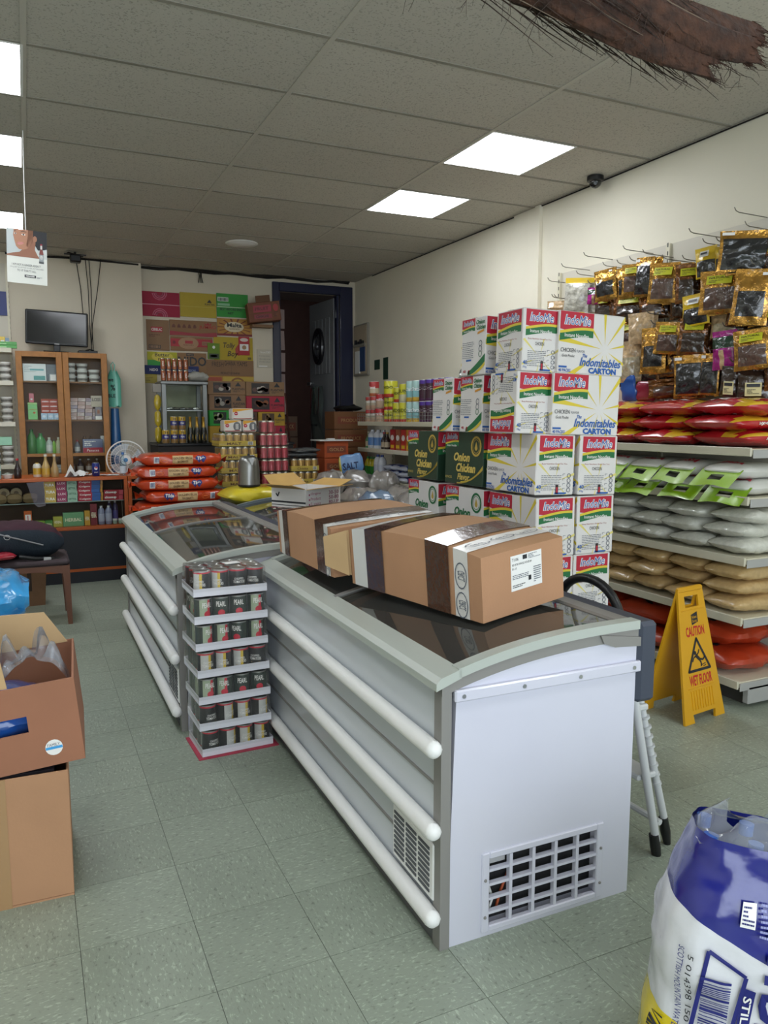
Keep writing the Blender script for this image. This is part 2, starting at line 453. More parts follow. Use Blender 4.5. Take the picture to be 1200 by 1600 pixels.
for ya, yb in rows:
    for i in range(len(GX)-1):
        MB().box((GX[i]+.012, ya-.011, ZC), (GX[i+1]-.012, ya+.011, ZC+.03), M_bar2).build('grid_bar', ceil)
M_em = mat('panel_light', '#f6faff', .5, emit=PANEL)
pl = None
for n_, (x, y) in enumerate(LIGHTS):
    lab = 'square white light panel in the ceiling ' + {(1, 4): 'over the noodle cartons', (1, 5): 'between the noodle cartons and the back wall', (0, 4): 'in front of the hanging poster', (0, 5): 'right behind the hanging poster', (0, 7): 'before the television'}.get((int(x > 1), int((y+DY/2-.2)//1.0)), 'near the shop front')
    if pl is None:
        pl = thing('ceiling_light', lab, 'ceiling light', (x+.3, y+DY/2, ZC), group='square light panels in the ceiling grid')
        f = MB()
        for a, b in (((-.298,-.3,-.002),(-.285,.3,.02)), ((.285,-.3,-.002),(.298,.3,.02)), ((-.285,-.3,-.002),(.285,-.288,.02)), ((-.285,.288,-.002),(.285,.3,.02))): f.box(a, b, M_white)
        f.build('frame', pl); MB().box((-.285,-.288,.0),(.285,.288,.015), M_em).build('diffuser', pl)
    else: clone(pl, (x+.3, y+DY/2, ZC), label=lab)

# walls
def wallbox(n, a, b, m=None): return MB().box(a, b, m or M_wall).build(n, kind='structure')
wallbox('wall_right', (XR, YF, 0), (XR+.12, YB+.12, ZC+.1))
wallbox('wall_left', (XL-.12, YF, 0), (XL, YB+.12, ZC+.1))
MB().box((XR-.015, 5.05, 0), (XR, 5.38, ZC), M_wall).box((XR-.028, 5.02, 0), (XR, 5.08, ZC), M_wall).build('trim_1', kind='structure')      # boxed-in pipe strip
DX0, DX1, DZ0, DZ1 = 2.71, 3.46, .93, 2.91
bw = MB()
bw.box((XL, YB, 0), (DX0-.0, YB+.12, ZC+.1), M_wallb).box((DX1, YB, 0), (XR, YB+.12, ZC+.1), M_wallb)
bw.box((DX0, YB, DZ1), (DX1, YB+.12, ZC+.1), M_wallb).box((DX0, YB, 0), (DX1, YB+.12, DZ0), M_wallb)
bw.box((XL, YB-.14, 0), (1.175, YB, ZC), M_wallb)
bw.build('wall_back', kind='structure')
# shop front behind the camera with its big window
fw = MB()
fw.box((XL, YF-.12, 0), (XR, YF, .45), M_wall).box((XL, YF-.12, 2.75), (XR, YF, ZC+.1), M_wall)
fw.box((XL, YF-.12, .45), (-1.85, YF, 2.75), M_wall).box((3.5, YF-.12, .45), (XR, YF, 2.75), M_wall)
fw.build('wall_front', kind='structure')
w1 = MB()
for x in (-1.85, -.08, 1.69, 3.44): w1.box((x, YF-.1, .45), (x+.06, YF-.04, 2.75), mat('dark_frame', '#2b2d31', .5))
for z in (.45, 2.69): w1.box((-1.79, YF-.1, z), (3.44, YF-.04, z+.06), MATS['dark_frame'])
w1 = w1.build('window_1', kind='structure')
for x in (-1.79, -.02, 1.75): MB().add([(x,YF-.07,.51),(x+1.69,YF-.07,.51),(x+1.69,YF-.07,2.69),(x,YF-.07,2.69)], [(3,2,1,0)], M_glass).build('pane', w1)
# raised floor at the back, with the step up to the doorway
M_step = mat('step_carpet', '#4a4744', .9, var=.1, scale=20)
MB().box((1.2, 7.75, -.002), (XR, YB, .62), M_step).build('floor_raised', kind='structure')
MB().box((2.62, 8.42, .62), (XR, YB, .93), M_step).build('floor_step', kind='structure')
# dark store room behind the doorway
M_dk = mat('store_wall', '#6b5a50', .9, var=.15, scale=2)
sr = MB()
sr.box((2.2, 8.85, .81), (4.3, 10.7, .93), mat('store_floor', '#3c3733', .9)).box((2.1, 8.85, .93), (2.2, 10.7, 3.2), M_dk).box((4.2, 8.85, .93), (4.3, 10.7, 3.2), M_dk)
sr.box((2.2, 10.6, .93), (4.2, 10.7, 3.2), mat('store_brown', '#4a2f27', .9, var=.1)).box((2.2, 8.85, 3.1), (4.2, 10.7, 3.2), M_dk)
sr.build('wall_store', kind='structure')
# navy door frame and the open door
M_navy = mat('navy_paint', '#151b3a', .35, coat=.3)
fr = MB()
fr.box((2.63, YB-.03, .93), (2.71, YB+.02, 3.0), M_navy, .006).box((3.46, YB-.03, .93), (3.62, YB+.02, 3.0), M_navy, .006).box((2.71, YB-.03, 2.9), (3.46, YB+.02, 3.0), M_navy, .006)
fr.box((2.705, YB+.02, .93), (2.735, YB+.12, 2.9), M_navy).box((3.43, YB+.02, .93), (3.46, YB+.12, 2.9), M_navy)
fr.build('trim_2', kind='structure')
door = thing('door_1', 'white panelled door standing open into the dark store room', 'door', (3.44, YB+.10, .95), (0, 0, R(-86)))
door['kind'] = 'structure'; del door['category']
M_door = mat('door_paint', '#8f9194', .35, coat=.2)
d = MB(); d.box((-.72, -.02, 0), (0, .02, 1.93), M_door, .004); d.build('door_leaf', door)
d = MB()
for k in range(5): d.box((-.62+.105*k, -.028, 1.05), (-.525+.105*k, -.02, 1.72), M_door, .004)
d.build('door_boards', door)
MB().box((-.70, -.075, .94), (-.66, -.02, .96), M_steel, .004).box((-.70, -.075, .92), (-.60, -.06, .96), M_steel, .004).build('door_handle', door)
for z in (.2, 1.7): MB().box((-.015, -.03, z), (.012, -.02, z+.09), M_steel).build('hinge', door)
# cables and the ragged gap along the back ceiling edge
M_dirt = mat('dark_gap', '#211e1b', .95)
e = MB()
e.tube([(-.1+.25*i, YB-.16+(.02 if i % 2 else 0), ZC-.012-.006*math.sin(i*1.7)) for i in range(6)], .010, M_dirt, 6)
e.tube([(1.17+.2*i, YB-.02, ZC-.016-.010*math.sin(i*2.1)) for i in range(13)], .014, M_dirt, 6)
e.tube([(1.17+.2*i, YB-.05, ZC-.012-.008*math.sin(i*1.3+1)) for i in range(13)], .010, M_dirt, 6)
e.build('cable_run', label='dark cable bundle running along the back wall under the ceiling', cat='cable')
e = MB()
for dx in (0, .02, .035): e.tube([(1.79+dx, YB-.05, ZC), (1.80+dx*.6, YB-.045, ZC-.07), (1.79+dx*1.3, YB-.05, ZC-.14)], .005, M_black, 5)
e.build('cable_loop', label='short loop of black cable hanging from the back ceiling edge', cat='cable')
MB().tube([(XR-.008, 1.0+.4*i, ZC-.006) for i in range(19)], .005, M_dirt, 5).build('trim_3', kind='structure')
# plate and mirror details on the right wall
mm_ = thing('wall_cabinet', 'small shallow grey wall cupboard with keys and papers near the doorway', 'cupboard', (XR, 8.5, 1.95))
MB().box((-.03, -.21, 0), (0, .2, .6), mat('grey_trim', '#8e8a80', .5), .004).build('case', mm_)
MB().box((-.034, -.19, .02), (-.03, .18, .58), mat('dull_board', '#b3a58f', .7)).build('back_board', mm_)
MB().box((-.040, -.15, .05), (-.034, .0, .33), mat('blue_sheet', '#2f4a74', .6)).build('blue_sheet', mm_)
MB().box((-.044, .0, .03), (-.034, .13, .29), M_white).build('paper', mm_)
MB().box((-.05, -.17, .34), (-.034, .17, .37), mat('grey_trim'), .003).build('ledge', mm_)
for k in range(4): MB().box((-.055, -.13+.07*k, .37), (-.04, -.09+.07*k, .40+.02*(k % 2)), M_black).build('key', mm_)
MB().box((XR-.006, 8.01, 2.0), (XR, 8.15, 2.11), mat('dark_green', '#173a2c', .5)).build('wall_sticker', label='small dark green square sticker on the right wall', cat='sticker')
MB().box((XR-.006, 7.79, 1.88), (XR, 7.91, 2.12), MATS['dark_green']).build('wall_sticker', label='tall dark green sticker on the right wall', cat='sticker')
# ceiling fittings
t = thing('dome_camera', 'small black dome security camera under the ceiling at the right wall', 'camera', (3.56, 4.3, ZC))
MB().lathe([(.045,-.035),(.055,-.03),(.055,0)], M_black, 18).build('base', t)
MB().ball((0,0,-.035), .042, mat('smoked_dome', '#0b0c0e', .08, coat=.5), 14).build('dome', t)
MB().ball((-.02,-.025,-.05), .014, mat('lens_grey', '#5a5e63', .2), 8).build('lens', t)
t = thing('air_vent', 'round white disc vent in the ceiling', 'vent', (1.9, 7.24, ZC))
MB().lathe([(.14,-.012),(.15,-.006),(.15,0)], M_white, 24).build('rim', t); MB().lathe([(.10,-.02),(.115,-.012),(.115,-.008)], M_white, 24).build('disc', t)
t = thing('ceiling_projector', 'small black device with spread feet under the ceiling above the television', 'ceiling device', (.52, 8.3, ZC))
MB().box((-.05,-.05,-.10),(.05,.05,-.03), M_black, .01).build('body', t)
for a in range(4): MB().box((-.1,-.012,-.03),(.1,.012,-.018), M_black).build('bracket', t, rot=(0,0,a*PI/4)) if a < 2 else None
MB().tube([(0,0,-.03),(0,0,0)], .012, M_black).build('stem', t)
# ================================================================== CHEST FREEZERS
M_fw = mat('freezer_white', '#cfcfdc', .34, var=.02, scale=3, coat=.6, spec=.7)
M_fg = mat('freezer_grey_trim', '#85837f', .4)
M_fpan = mat('freezer_front_panel', '#c3c8cc', .28, coat=.25, var=.03, scale=2)
M_fdark = mat('freezer_dark', '#3c4250', .45)
M_rim = mat('freezer_rim', '#b0b6ae', .35)
M_lin = mat('freezer_liner', '#b9bcb6', .5)
M_fglass = glassy('freezer_glass', '#9aa19c', haze=.06, hazecol='#d8d8d0', ior=1.7, rough=.03)
def arc(x, W): return .765 + .078*(1-(1-min(1, x/W))**2.6)
def freezer(loc, L, W, label, rot=0, grille=True, dark=True, vent=True, rimmat=None, goods=(), bars=True):
    rimmat = rimmat or M_rim
    t = thing('chest_freezer', label, 'freezer', loc, (0, 0, rot))
    n = 14; xs = [W*i/n for i in range(n+1)]
    # end panels
    for y0, y1, nm in ((0, .035, 'end_panel'), (L-.035, L, 'end_panel')):
        p = [(.03, 0.0), (W, 0.0)] + [(x, arc(x, W)-.045) for x in xs[::-1] if x >= .03]
        if y0 == 0 and grille:
            # lower part leaves an opening for the grille
            gx0, gx1, gz0, gz1 = .15, .535, .025, .235
            e = MB(); e.prism([(.03, gz1)] + [(W, gz1)] + p[2:], y0, y1, M_fw)
            e.box((.03, y0, 0), (gx0, y1, gz1), M_fw).box((gx1, y0, 0), (W, y1, gz1), M_fw).box((gx0, y0, 0), (gx1, y1, gz0), M_fw)
            e = e.build(nm, t)
        else: e = MB().prism(p, y0, y1, M_fw).build(nm, t)
        e = MB(); e.prism([(x, arc(x, W)-.045) for x in xs] + [(x, arc(x, W)-.014) for x in xs[::-1]], y0-.006 if y0 == 0 else y0, y1 if y0 == 0 else y1+.006, M_fg)
        e.box((0, y0-.004, 0), (.03, y1+.002, .735), M_fg)
        e.build('edge_trim', t)
    # shell
    b = MB(); b.box((.008, .035, .03), (.03, L-.035, .735), M_fpan).box((W-.03, .035, 0), (W, L-.035, .8), M_fw)
    b.box((.03, .035, .12), (W-.03, L-.035, .34), M_lin)       # machine floor and liner bottom
    b.build('body', t)
    b = MB(); b.box((.004, .0, 0), (.03, L, .03), mat('kick_grey', '#5c5c5e', .5)); b.build('kick_plate', t)
    # front panel bars
    if bars:
        for z in (.575, .345, .095):
            br = MB(); br.tube([(-.018, .01, z), (-.018, L-.01, z)], .024, M_white, 12)
            br.ball((-.018, .008, z), .0245, M_white, 12).ball((-.018, L-.008, z), .0245, M_white, 12); br.build('bumper_bar', t)
            MB().box((-.004, .02, z-.012), (.008, L-.02, z-.004), M_fg).build('bar_track', t)
        for z in (.46, .215): MB().box((.002, .035, z-.003), (.008, L-.035, z+.003), M_fg).build('panel_seam', t)
    # vent in the front panel
    if vent:
        v = MB(); v.box((-.004, .03, .125), (.008, .29, .29), M_white, .004); vo = v.build('vent_plate', t)
        for k in range(9):
            z = .142+.0155*k
            for yy in (.05, .13, .21): MB().box((-.0065, yy, z), (-.0035, yy+.066, z+.008), mat('slot_dark', '#55585c', .7)).build('vent_slot', vo)
    # glass top rims
    r = MB()
    r.prism([(-.02, .738), (.055, .765), (.055, .79), (-.005, .772), (-.02, .758)], -.012, L+.012, rimmat); r.build('front_rim', t)
    for y0, y1 in ((-.012, .028), (L-.028, L+.012)):
        e = MB(); e.prism([(x, arc(x, W)-.014) for x in xs[1:]] + [(x, arc(x, W)+.012) for x in xs[:0:-1]], y0, y1, rimmat)
        e.build('end_rim', t)
    MB().box((W-.06, .028, .80), (W+.0, L-.028, .853), M_fg, .006).build('rear_rim', t)
    # sliding glass lids, curved
    for k, (ya, yb, dz) in enumerate(((.03, L*.52, .004), (L*.5, L-.03, -.006))):
        gl = MB(); gl.grid(lambda a, b: (.05+(W-.11)*a, ya+(yb-ya)*b, arc(.05+(W-.11)*a, W)+dz), 10, 1, M_fglass); go = gl.build('glass_lid', t)
        q = MB(); ye = yb if k == 0 else ya
        q.prism([(x, arc(x, W)+dz-.006) for x in xs[1:-1]] + [(x, arc(x, W)+dz+.006) for x in xs[-2:0:-1]], ye-.012, ye+.012, M_fg); q.build('lid_edge', go)
    if dark:
        e = MB(); e.box((W, -.012, .6), (W+.072, L+.0, .846), M_fdark, .012); e.build('motor_cover', t)
        e = MB(); e.prism([(W*.78, arc(W*.78, W)-.016), (W+.004, .805), (W+.004, .778), (W*.86, .785), (W*.80, .800)], -.013, .03, M_fg); e.build('corner_clip', t)
    # rail on the near end
    e = MB(); e.box((.035, -.016, .70), (W+.008, 0, .733), M_fw, .004); ro = e.build('end_rail', t)
    for x in (.06, .25, .44, W-.02): MB().tube([(x, -.0185, .716), (x, -.012, .716)], .006, M_steel, 8).build('rail_screw', ro)
    if grille:
        gx0, gx1, gz0, gz1 = .15, .535, .025, .235
        MB().box((gx0+.0, .034, gz0), (gx1, .3, gz1), mat('machine_dark', '#17171a', .8)).build('machine_bay', t)
        gr = MB()
        for a, b_ in (((gx0-.018, -.006, gz0-.012), (gx0+.006, .012, gz1+.014)), ((gx1-.006, -.006, gz0-.012), (gx1+.018, .012, gz1+.014)),
                      ((gx0+.006, -.006, gz0-.012), (gx1-.006, .012, gz0+.006)), ((gx0+.006, -.006, gz1-.006), (gx1-.006, .012, gz1+.014))): gr.box(a, b_, M_fw, .003)
        go = gr.build('grille_frame', t)
        for k in range(1, 5):
            x = gx0 + (gx1-gx0)*k/5; MB().box((x-.005, -.004, gz0+.006), (x+.005, .012, gz1-.006), M_fw).build('grille_bar', go)
            z = gz0 + (gz1-gz0)*k/5; MB().box((gx0+.006, -.002, z-.004), (gx1-.006, .012, z+.004), M_fw).build('grille_bar', go)
        for x, z in ((gx0-.008, .17), (gx0-.008, .06), (gx1+.008, .17), (gx1+.008, .06)): MB().ball((x, -.006, z), .005, M_fg, 8).build('grille_screw', go)
        c = MB()
        c.tube([(gx0+.05, .03, .05), (gx0+.06, .025, .10), (gx0+.09, .028, .16), (gx0+.10, .028, .215)], .004, mat('wire_orange', '#b5562f', .5), 6)
        c.tube([(gx0+.02, .03, .04), (gx0+.035, .025, .09), (gx0+.015, .028, .15)], .004, M_white, 6)
        c.box((gx0+.01, .026, .195), (gx0+.075, .033, .225), mat('label_grey', '#b9b9b9', .6)); c.build('wiring', t)
    return t
FA = freezer((.95, 1.695, 0), 1.76, .655, 'white chest freezer with taped brown parcels on its curved glass top', rot=R(-.6))
FB = freezer((.585, 3.495, 0), 2.03, .66, 'white chest freezer behind the tin stack with red frozen packs under glass', grille=False, rot=R(0))
FC = freezer((1.36, 4.22, 0), 1.5, .66, 'dark-rimmed chest freezer with an open white fish box on its lid', grille=False, dark=False, rimmat=mat('rim_dark', '#6d7880', .4), bars=False, vent=False)
# frozen goods inside the freezers
M_meat = [mat('frozen_%d' % i, c, .3, var=.25, scale=25, coat=.4) for i, c in enumerate(('#7a3a36', '#8d4b42', '#9a6a52', '#5e2a2e', '#a89a88', '#6f6a62'))]
def fgoods(ox, oy, W, L, n, seed, lab, grp):
    rn = random.Random(seed); ms = []
    for k in range(4):
        S = bagfn(.30, .20, .07, seed=seed+k, wr=.012, e=2.2); ms.append([bag(MB(), S, M_meat[(k+j) % 6], 10, 14).mesh('frozen_pack') for j in range(3)])
    for i in range(n):
        x = ox+.22+(i % 2)*.22+rn.uniform(-.01,.01); y = oy+.2+(i//2)*(L-.38)/max(1, (n-1)//2); z = .345
        put('frozen_pack', rn.choice(rn.choice(ms)), None, (x, y, z), (0, 0, rn.uniform(-.25, .25)+PI/2), label=lab, cat='frozen food', group=grp)
        put('frozen_pack', rn.choice(rn.choice(ms)), None, (x+rn.uniform(-.03,.03), y, z+.066), (0, 0, rn.uniform(-.3, .3)+PI/2), label=lab, cat='frozen food', group=grp)
fgoods(.585, 3.495, .66, 2.03, 12, 3, 'frozen meat pack in clear film under the glass of the freezer behind the tins', 'frozen packs in the freezer behind the tin stack')
fgoods(.95, 1.70, .655, 1.76, 10, 8, 'pale frozen pack lying in the freezer below the brown parcels', 'frozen packs in the parcel freezer')

# ================================================================== TINNED TOMATO STACK
M_tinblk = mat('tin_label_black', '#17181b', .3, coat=.3); M_tinred = gloss('#d0203a'); M_tin = mat('tin_metal', '#b9bab8', .28, metal=.85)
M_tingrn = gloss('#2c3a33'); M_tingry = gloss('#c9c9c4'); M_tinpale = gloss('#a9b79a'); M_yel = gloss('#d9b93a'); M_tray = mat('tray_white', '#dedee6', .6)
def tin(kind, turn):
    r, h = .0365, .102; b = MB()
    prof = [(r-.002, 0), (r, .002), (r, .006), (r, .012), (r, h-.012), (r, h-.006), (r, h-.002), (r-.002, h), (r-.004, h-.003)]
    n = 20; base = M_tinblk if kind == 'chopped' else M_tingrn
    def col(i, k):
        if i in (0, 1, 5, 6, 7): return M_tin
        if kind == 'chopped' and (i in (2, 4)): return M_tinred
        if 12 <= k <= 14: return M_tingry if kind == 'chopped' else M_tinpale
        if k == 15: return M_yel if kind == 'chopped' else M_tinred
        return base
    vs = []; fs = []; ms = []
    for q in prof:
        for k in range(n): t = 2*PI*k/n; vs.append((q[0]*math.cos(t), q[0]*math.sin(t), q[1]))
    for i in range(len(prof)-1):
        for k in range(n): fs.append((i*n+k, i*n+(k+1) % n, (i+1)*n+(k+1) % n, (i+1)*n+k)); ms.append(col(i, k))
    fs.append(tuple(range((len(prof)-1)*n, len(prof)*n))); ms.append(M_tin)
    b.add(vs, fs, ms, True)
    fn = lambda x, y, l: V(((r+.0004+l)*math.sin(x/r), -(r+.0004+l)*math.cos(x/r), y))
    for ang in (0, PI):
        off = ang*r
        p = Pr(b, fn=lambda x, y, l, o=off: fn(x+o, y, l), eps=.0003, cell=.01)
        if kind == 'chopped':
            p.text('CHOPPED', -.022, .052, .04, .010, ink('#e8e6e0'), .01); p.text('TOMATOES', -.027, .038, .052, .012, ink('#e8e6e0'), .02)
            p.line([(-.02, .028), (.0, .024), (.02, .030)], .0015, ink('#c9a04a'))
        else:
            p.text('PEARL', -.022, .062, .042, .022, ink('#efeee8'), .02); p.ell(0, .035, .015, .014, M_tinred, 12); p.nx().text('Plum Tomatoes', -.02, .013, .04, .006, ink('#e8e6e0'))
    return b.mesh('tin')
TINS = {k: tin(k, 0) for k in ('chopped', 'pearl')}
lay = ['chopped', 'chopped', 'pearl', 'chopped', 'pearl', 'pearl', 'chopped']     # from the floor up
ordn = ['bottom', 'second from the bottom', 'third from the bottom', 'middle', 'third from the top', 'second from the top', 'topmost']
rn = random.Random(5)
MB().box((-.005, -.02, 0), (.35, .24, .004), mat('red_mat', '#a8344a', .7, var=.2, scale=12)).build('base_sheet', None, (.60, 3.17, 0), (0,0,R(2)), label='flat red printed card under the stack of tins', cat='card')
for k, kind in enumerate(lay):
    dx = rn.uniform(-.006, .006) - .003*k; t = thing('tin_tray', 'shrink-wrapped tray of tomato tins, %s of the stack between the freezers' % ordn[k], 'tin tray', (.612+dx, 3.165+rn.uniform(-.004,.004), .005+.1165*k), (0, 0, R(2+rn.uniform(-1.2, 1.2))))
    tr = MB(); w, dp, hh = .316, .238, .033
    tr.box((0,0,0), (w, dp, .004), M_tray).box((0,0,.004), (w,.003,hh), M_tray).box((0,dp-.003,.004), (w,dp,hh), M_tray).box((0,.003,.004), (.003,dp-.003,hh), M_tray).box((w-.003,.003,.004), (w,dp-.003,hh), M_tray)
    tr.build('tray', t)
    for i in range(4):
        for j in range(3):
            if i > 0 and j > 0 and k < 6: continue
            put('tin', TINS[kind], t, (.045+.0765*i, .042+.0765*j, .0045), (0, 0, rn.choice((.1, .35, -.25, .6, 2.6, -.5, .2, PI, 3.5, 3.0))))
    fm = MB(); z0, z1 = .02, .108
    fm.add([(-.001,-.001,z0),(w+.001,-.001,z0),(w+.001,dp+.001,z0),(-.001,dp+.001,z0),(.006,.006,z1),(w-.006,.006,z1),(w-.006,dp-.006,z1),(.006,dp-.006,z1)], [(0,1,5,4),(1,2,6,5),(2,3,7,6),(3,0,4,7),(4,5,6,7)], M_film)
    fm.build('shrink_film', t)
MB().box((0,0,0), (.07,.05,.001), M_white).build('paper_slip', None, (.76, 3.27, .8135), (0,0,.2), label='small white paper slip on top of the tin stack', cat='paper')

# ================================================================== NOODLE CARTONS
HC, WC, LC = .271, .214, .372
M_cw = mat('carton_white', '#dcd9d6', .45, var=.03, scale=6, coat=.1); M_cg = mat('carton_green', '#1f3b2a', .45, var=.06, scale=6, coat=.1)
I_red = ink('#b51f38'); I_blue = ink('#1f5aa8'); I_grn = ink('#1d6b3c'); I_yel = ink('#d8c23c'); I_wht = ink('#eceae6'); I_grey = ink('#5c626e'); I_gold = ink('#bfa24a'); I_blk = ink('#22242a'); I_brd = ink('#9a3a34')
def logo(p, x, y, w, h):
    """red block with the white-edged script, yellow and green waves below"""
    p.poly([(x, y+h*.42)] + [(x+w*i/8, y+h*(.42+.10*math.sin(i/8*2.6-.6))) for i in range(1, 9)] + [(x+w, y+h), (x, y+h)], I_red)
    p.band(x, x+w, lambda t: y+h*(.33+.10*math.sin(t*2.6-.6)), lambda t: y+h*(.42+.10*math.sin(t*2.6-.6)), I_yel)
    p.band(x, x+w, lambda t: y+h*(.10+.10*math.sin(t*2.6-.6)), lambda t: y+h*(.33+.10*math.sin(t*2.6-.6)), I_grn)
    p.nx()
    p.text('IndoMie', x+w*.11, y+h*.56, w*.80, h*.34, I_wht, .05, .25); p.nx()
    p.text('IndoMie', x+w*.13, y+h*.575, w*.76, h*.31, I_blue, 0, .25)
    p.text('Instant Noodles', x+w*.14, y+h*.17, w*.72, h*.12, I_wht, .01)
def rays(p, cx, cy, w, h, n=9, m=None):
    for k in range(n):
        a = 2*PI*(k+.3)/n; d = .05
        def clip(t):
            dx, dy = math.cos(t), math.sin(t); s_ = 9
            for c, q, lo, hi in ((cx, dx, 0, w), (cy, dy, 0, h)):
                if q > 1e-6: s_ = min(s_, (hi-c)/q)
                if q < -1e-6: s_ = min(s_, (lo-c)/q)
            return (cx+dx*s_, cy+dy*s_)
        p.poly([(cx+.02*math.cos(a), cy+.02*math.sin(a)), clip(a-d), clip(a+d)], m or I_yel)
def wide(p, w, h):
    rays(p, w*.70, h*.42, w, h); p.nx()
    logo(p, w*.01, h*.50, w*.50, h*.49); p.nx()
    p.text('CHICKEN', w*.03, h*.34, w*.22, h*.065, I_blk); p.text('FLAVOR', w*.27, h*.345, w*.12, h*.04, I_grey); p.text('Goût Poulet', w*.05, h*.26, w*.19, h*.045, I_blk, 0, .2)
    p.text('The', w*.36, h*.27, w*.07, h*.06, I_blue, .02, .3); p.text('Indomitables', w*.32, h*.13, w*.64, h*.14, I_blue, .02, .3); p.text('CARTON', w*.46, h*.015, w*.43, h*.10, I_blue, .05)
    p.rect(w*.01, h*.085, w*.12, h*.03, I_blue); p.text('40 PACKS', w*.01, h*.02, w*.18, h*.05, I_blue, .02)
def narrow(p, w, h):
    rays(p, w*.5, h*.22, w, h*.52, 6, ink('#dccf7a')); p.nx()
    logo(p, w*.07, h*.54, w*.86, h*.44); p.nx()
    p.text('Busy Nutrition Good For You', w*.14, h*.50, w*.66, h*.03, I_brd); p.text('CHICKEN', w*.34, h*.415, w*.26, h*.055, I_blk); 
    p.lines(w*.14, h*.08, w*.52, h*.26, 9, I_grey, .3, 4); p.text('40', w*.02, h*.10, w*.12, h*.07, I_blue, .02); p.text('70g', w*.02, h*.04, w*.11, h*.04, I_blue)
    for k in range(4): p.ring(w*.86, h*(.08+.08*k), w*.05, w*.05, w*.014, I_grey, 10); p.line([(w*.70, h*(.08+.08*k)), (w*.70, h*(.11+.08*k)), (w*.76, h*(.11+.08*k))], w*.008, I_grey)
    p.rect(w*.50, h*.015, w*.30, h*.028, I_blue)
    p.rect(w*.52, h*.02, w*.07, h*.15, mat('seal_dark', '#3a2a2a', .5)); p.nx().rect(w*.535, h*.04, w*.04, h*.09, I_red)
def oniong(p, w, h, white=False):
    c1 = I_grn if white else I_gold
    logo(p, 0, h*.66, w*.36, h*.34); p.nx()
    p.ring(w*.82, h*.74, w*.13, h*.19, w*.03, c1); p.ring(w*.82, h*.74, w*.085, h*.13, w*.008, c1); p.ell(w*.82, h*.71, w*.035, h*.05, I_gold, 10); p.poly([(w*.79, h*.73), (w*.85, h*.73), (w*.82, h*.83)], I_gold)
    c2 = I_grn if white else ink('#d6bd62')
    p.text('Onion', w*.25, h*.44, w*.42, h*.17, c2, .04, .25); p.text('Chicken', w*.32, h*.24, w*.50, h*.17, c2, .04, .25); p.text('Flavor', w*.36, h*.09, w*.32, h*.12, c2, .03, .2)
    for k in range(3):
        a = .02+.05*k; p.band(w*(.35+.1*k), w, lambda t: h*a*.5+h*.30*t**2, lambda t: h*(a*.5+.028)+h*(.31)*t**2, c1 if k != 1 else I_yel, 10)
    p.text('40 PACKS', w*.03, h*.10, w*.18, h*.05, c2)
def onionn(p, w, h):
    logo(p, 0, h*.72, w*.55, h*.27); p.nx()
    p.text('Onion', w*.60, h*.87, w*.34, h*.08, I_grn, .03, .25); p.text('Chicken', w*.62, h*.78, w*.36, h*.08, I_grn, .03, .25); p.poly([(w*.66, h*.70), (w*.92, h*.74), (w*.93, h*.78), (w*.67, h*.74)], ink('#d09030'))
    p.lines(w*.05, h*.30, w*.48, h*.30, 9, I_grey, .28, 9)
    for k in range(3): p.ring(w*.80, h*(.36+.09*k), w*.07, w*.07, w*.016, I_grn if k == 0 else I_grey, 10)
    p.rect(w*.22, h*.25, w*.22, h*.03, I_blue)
    p.band(w*.30, w, lambda t: h*.22*t**1.6, lambda t: h*.06+h*.30*t**1.2, I_grn); p.band(w*.45, w, lambda t: h*.16*t**2, lambda t: h*.02+h*.20*t**1.6, I_yel)
    p.text('40', w*.10, h*.05, w*.12, h*.05, I_red, .02); p.rect(w*.32, h*.02, w*.07, h*.07, I_red)
def flip(p, w, h):
    f = p.fn; return Pr(p.mb, fn=lambda x, y, l: f(w-x, h-y, l), eps=p.eps)
def carton(w, d, base, fx, fy, fxflip=False):
    """w along x, d along y; fx printed on the two faces across x, fy on the two across y"""
    b = MB().box((0,0,0), (w, d, HC), base, .004)
    b.box((.0, d*.5-.001, HC-.0005), (w, d*.5+.001, HC+.0006), mat('seam_dark', '#6a6258', .8))
    b.box((.002, d*.5-.024, HC-.001), (w-.002, d*.5+.024, HC+.0009), mat('parcel_tape_clear', '#c9c2b2', .25, coat=.4))
    me = b.mesh('noodle_carton'); pm = []
    for o, u, fn_, ww, fl in (((0,d,0), (0,-1,0), fx, d, fxflip), ((w,0,0), (0,1,0), fx, d, False), ((0,0,0), (1,0,0), fy, w, False), ((w,d,0), (-1,0,0), fy, w, False)):
        q = MB(); p = Pr(q, o, u, (0,0,1), .0005)
        if fl: p = flip(p, ww, HC)
        fn_(p, ww, HC); pm.append(q.mesh('printed_face'))
    return me, pm
CK = {
 'P': carton(WC, LC+.02, M_cw, wide, narrow), 'Q': carton(WC, LC+.02, M_cw, wide, narrow), 'W': carton(LC, WC, M_cw, narrow, wide),
 'K': carton(.185, .215, M_cw, narrow, narrow), 'Kf': carton(.185, .215, M_cw, narrow, narrow, True),
 'O': carton(LC, .212, M_cw, onionn, wide), 'G': carton(WC, LC, M_cg, lambda p, w, h: oniong(p, w, h), lambda p, w, h: logo(p, 0, h*.5, w, h*.48)),
 'H': carton(WC, LC, M_cw, lambda p, w, h: oniong(p, w, h, True), lambda p, w, h: logo(p, 0, h*.5, w, h*.48)) }
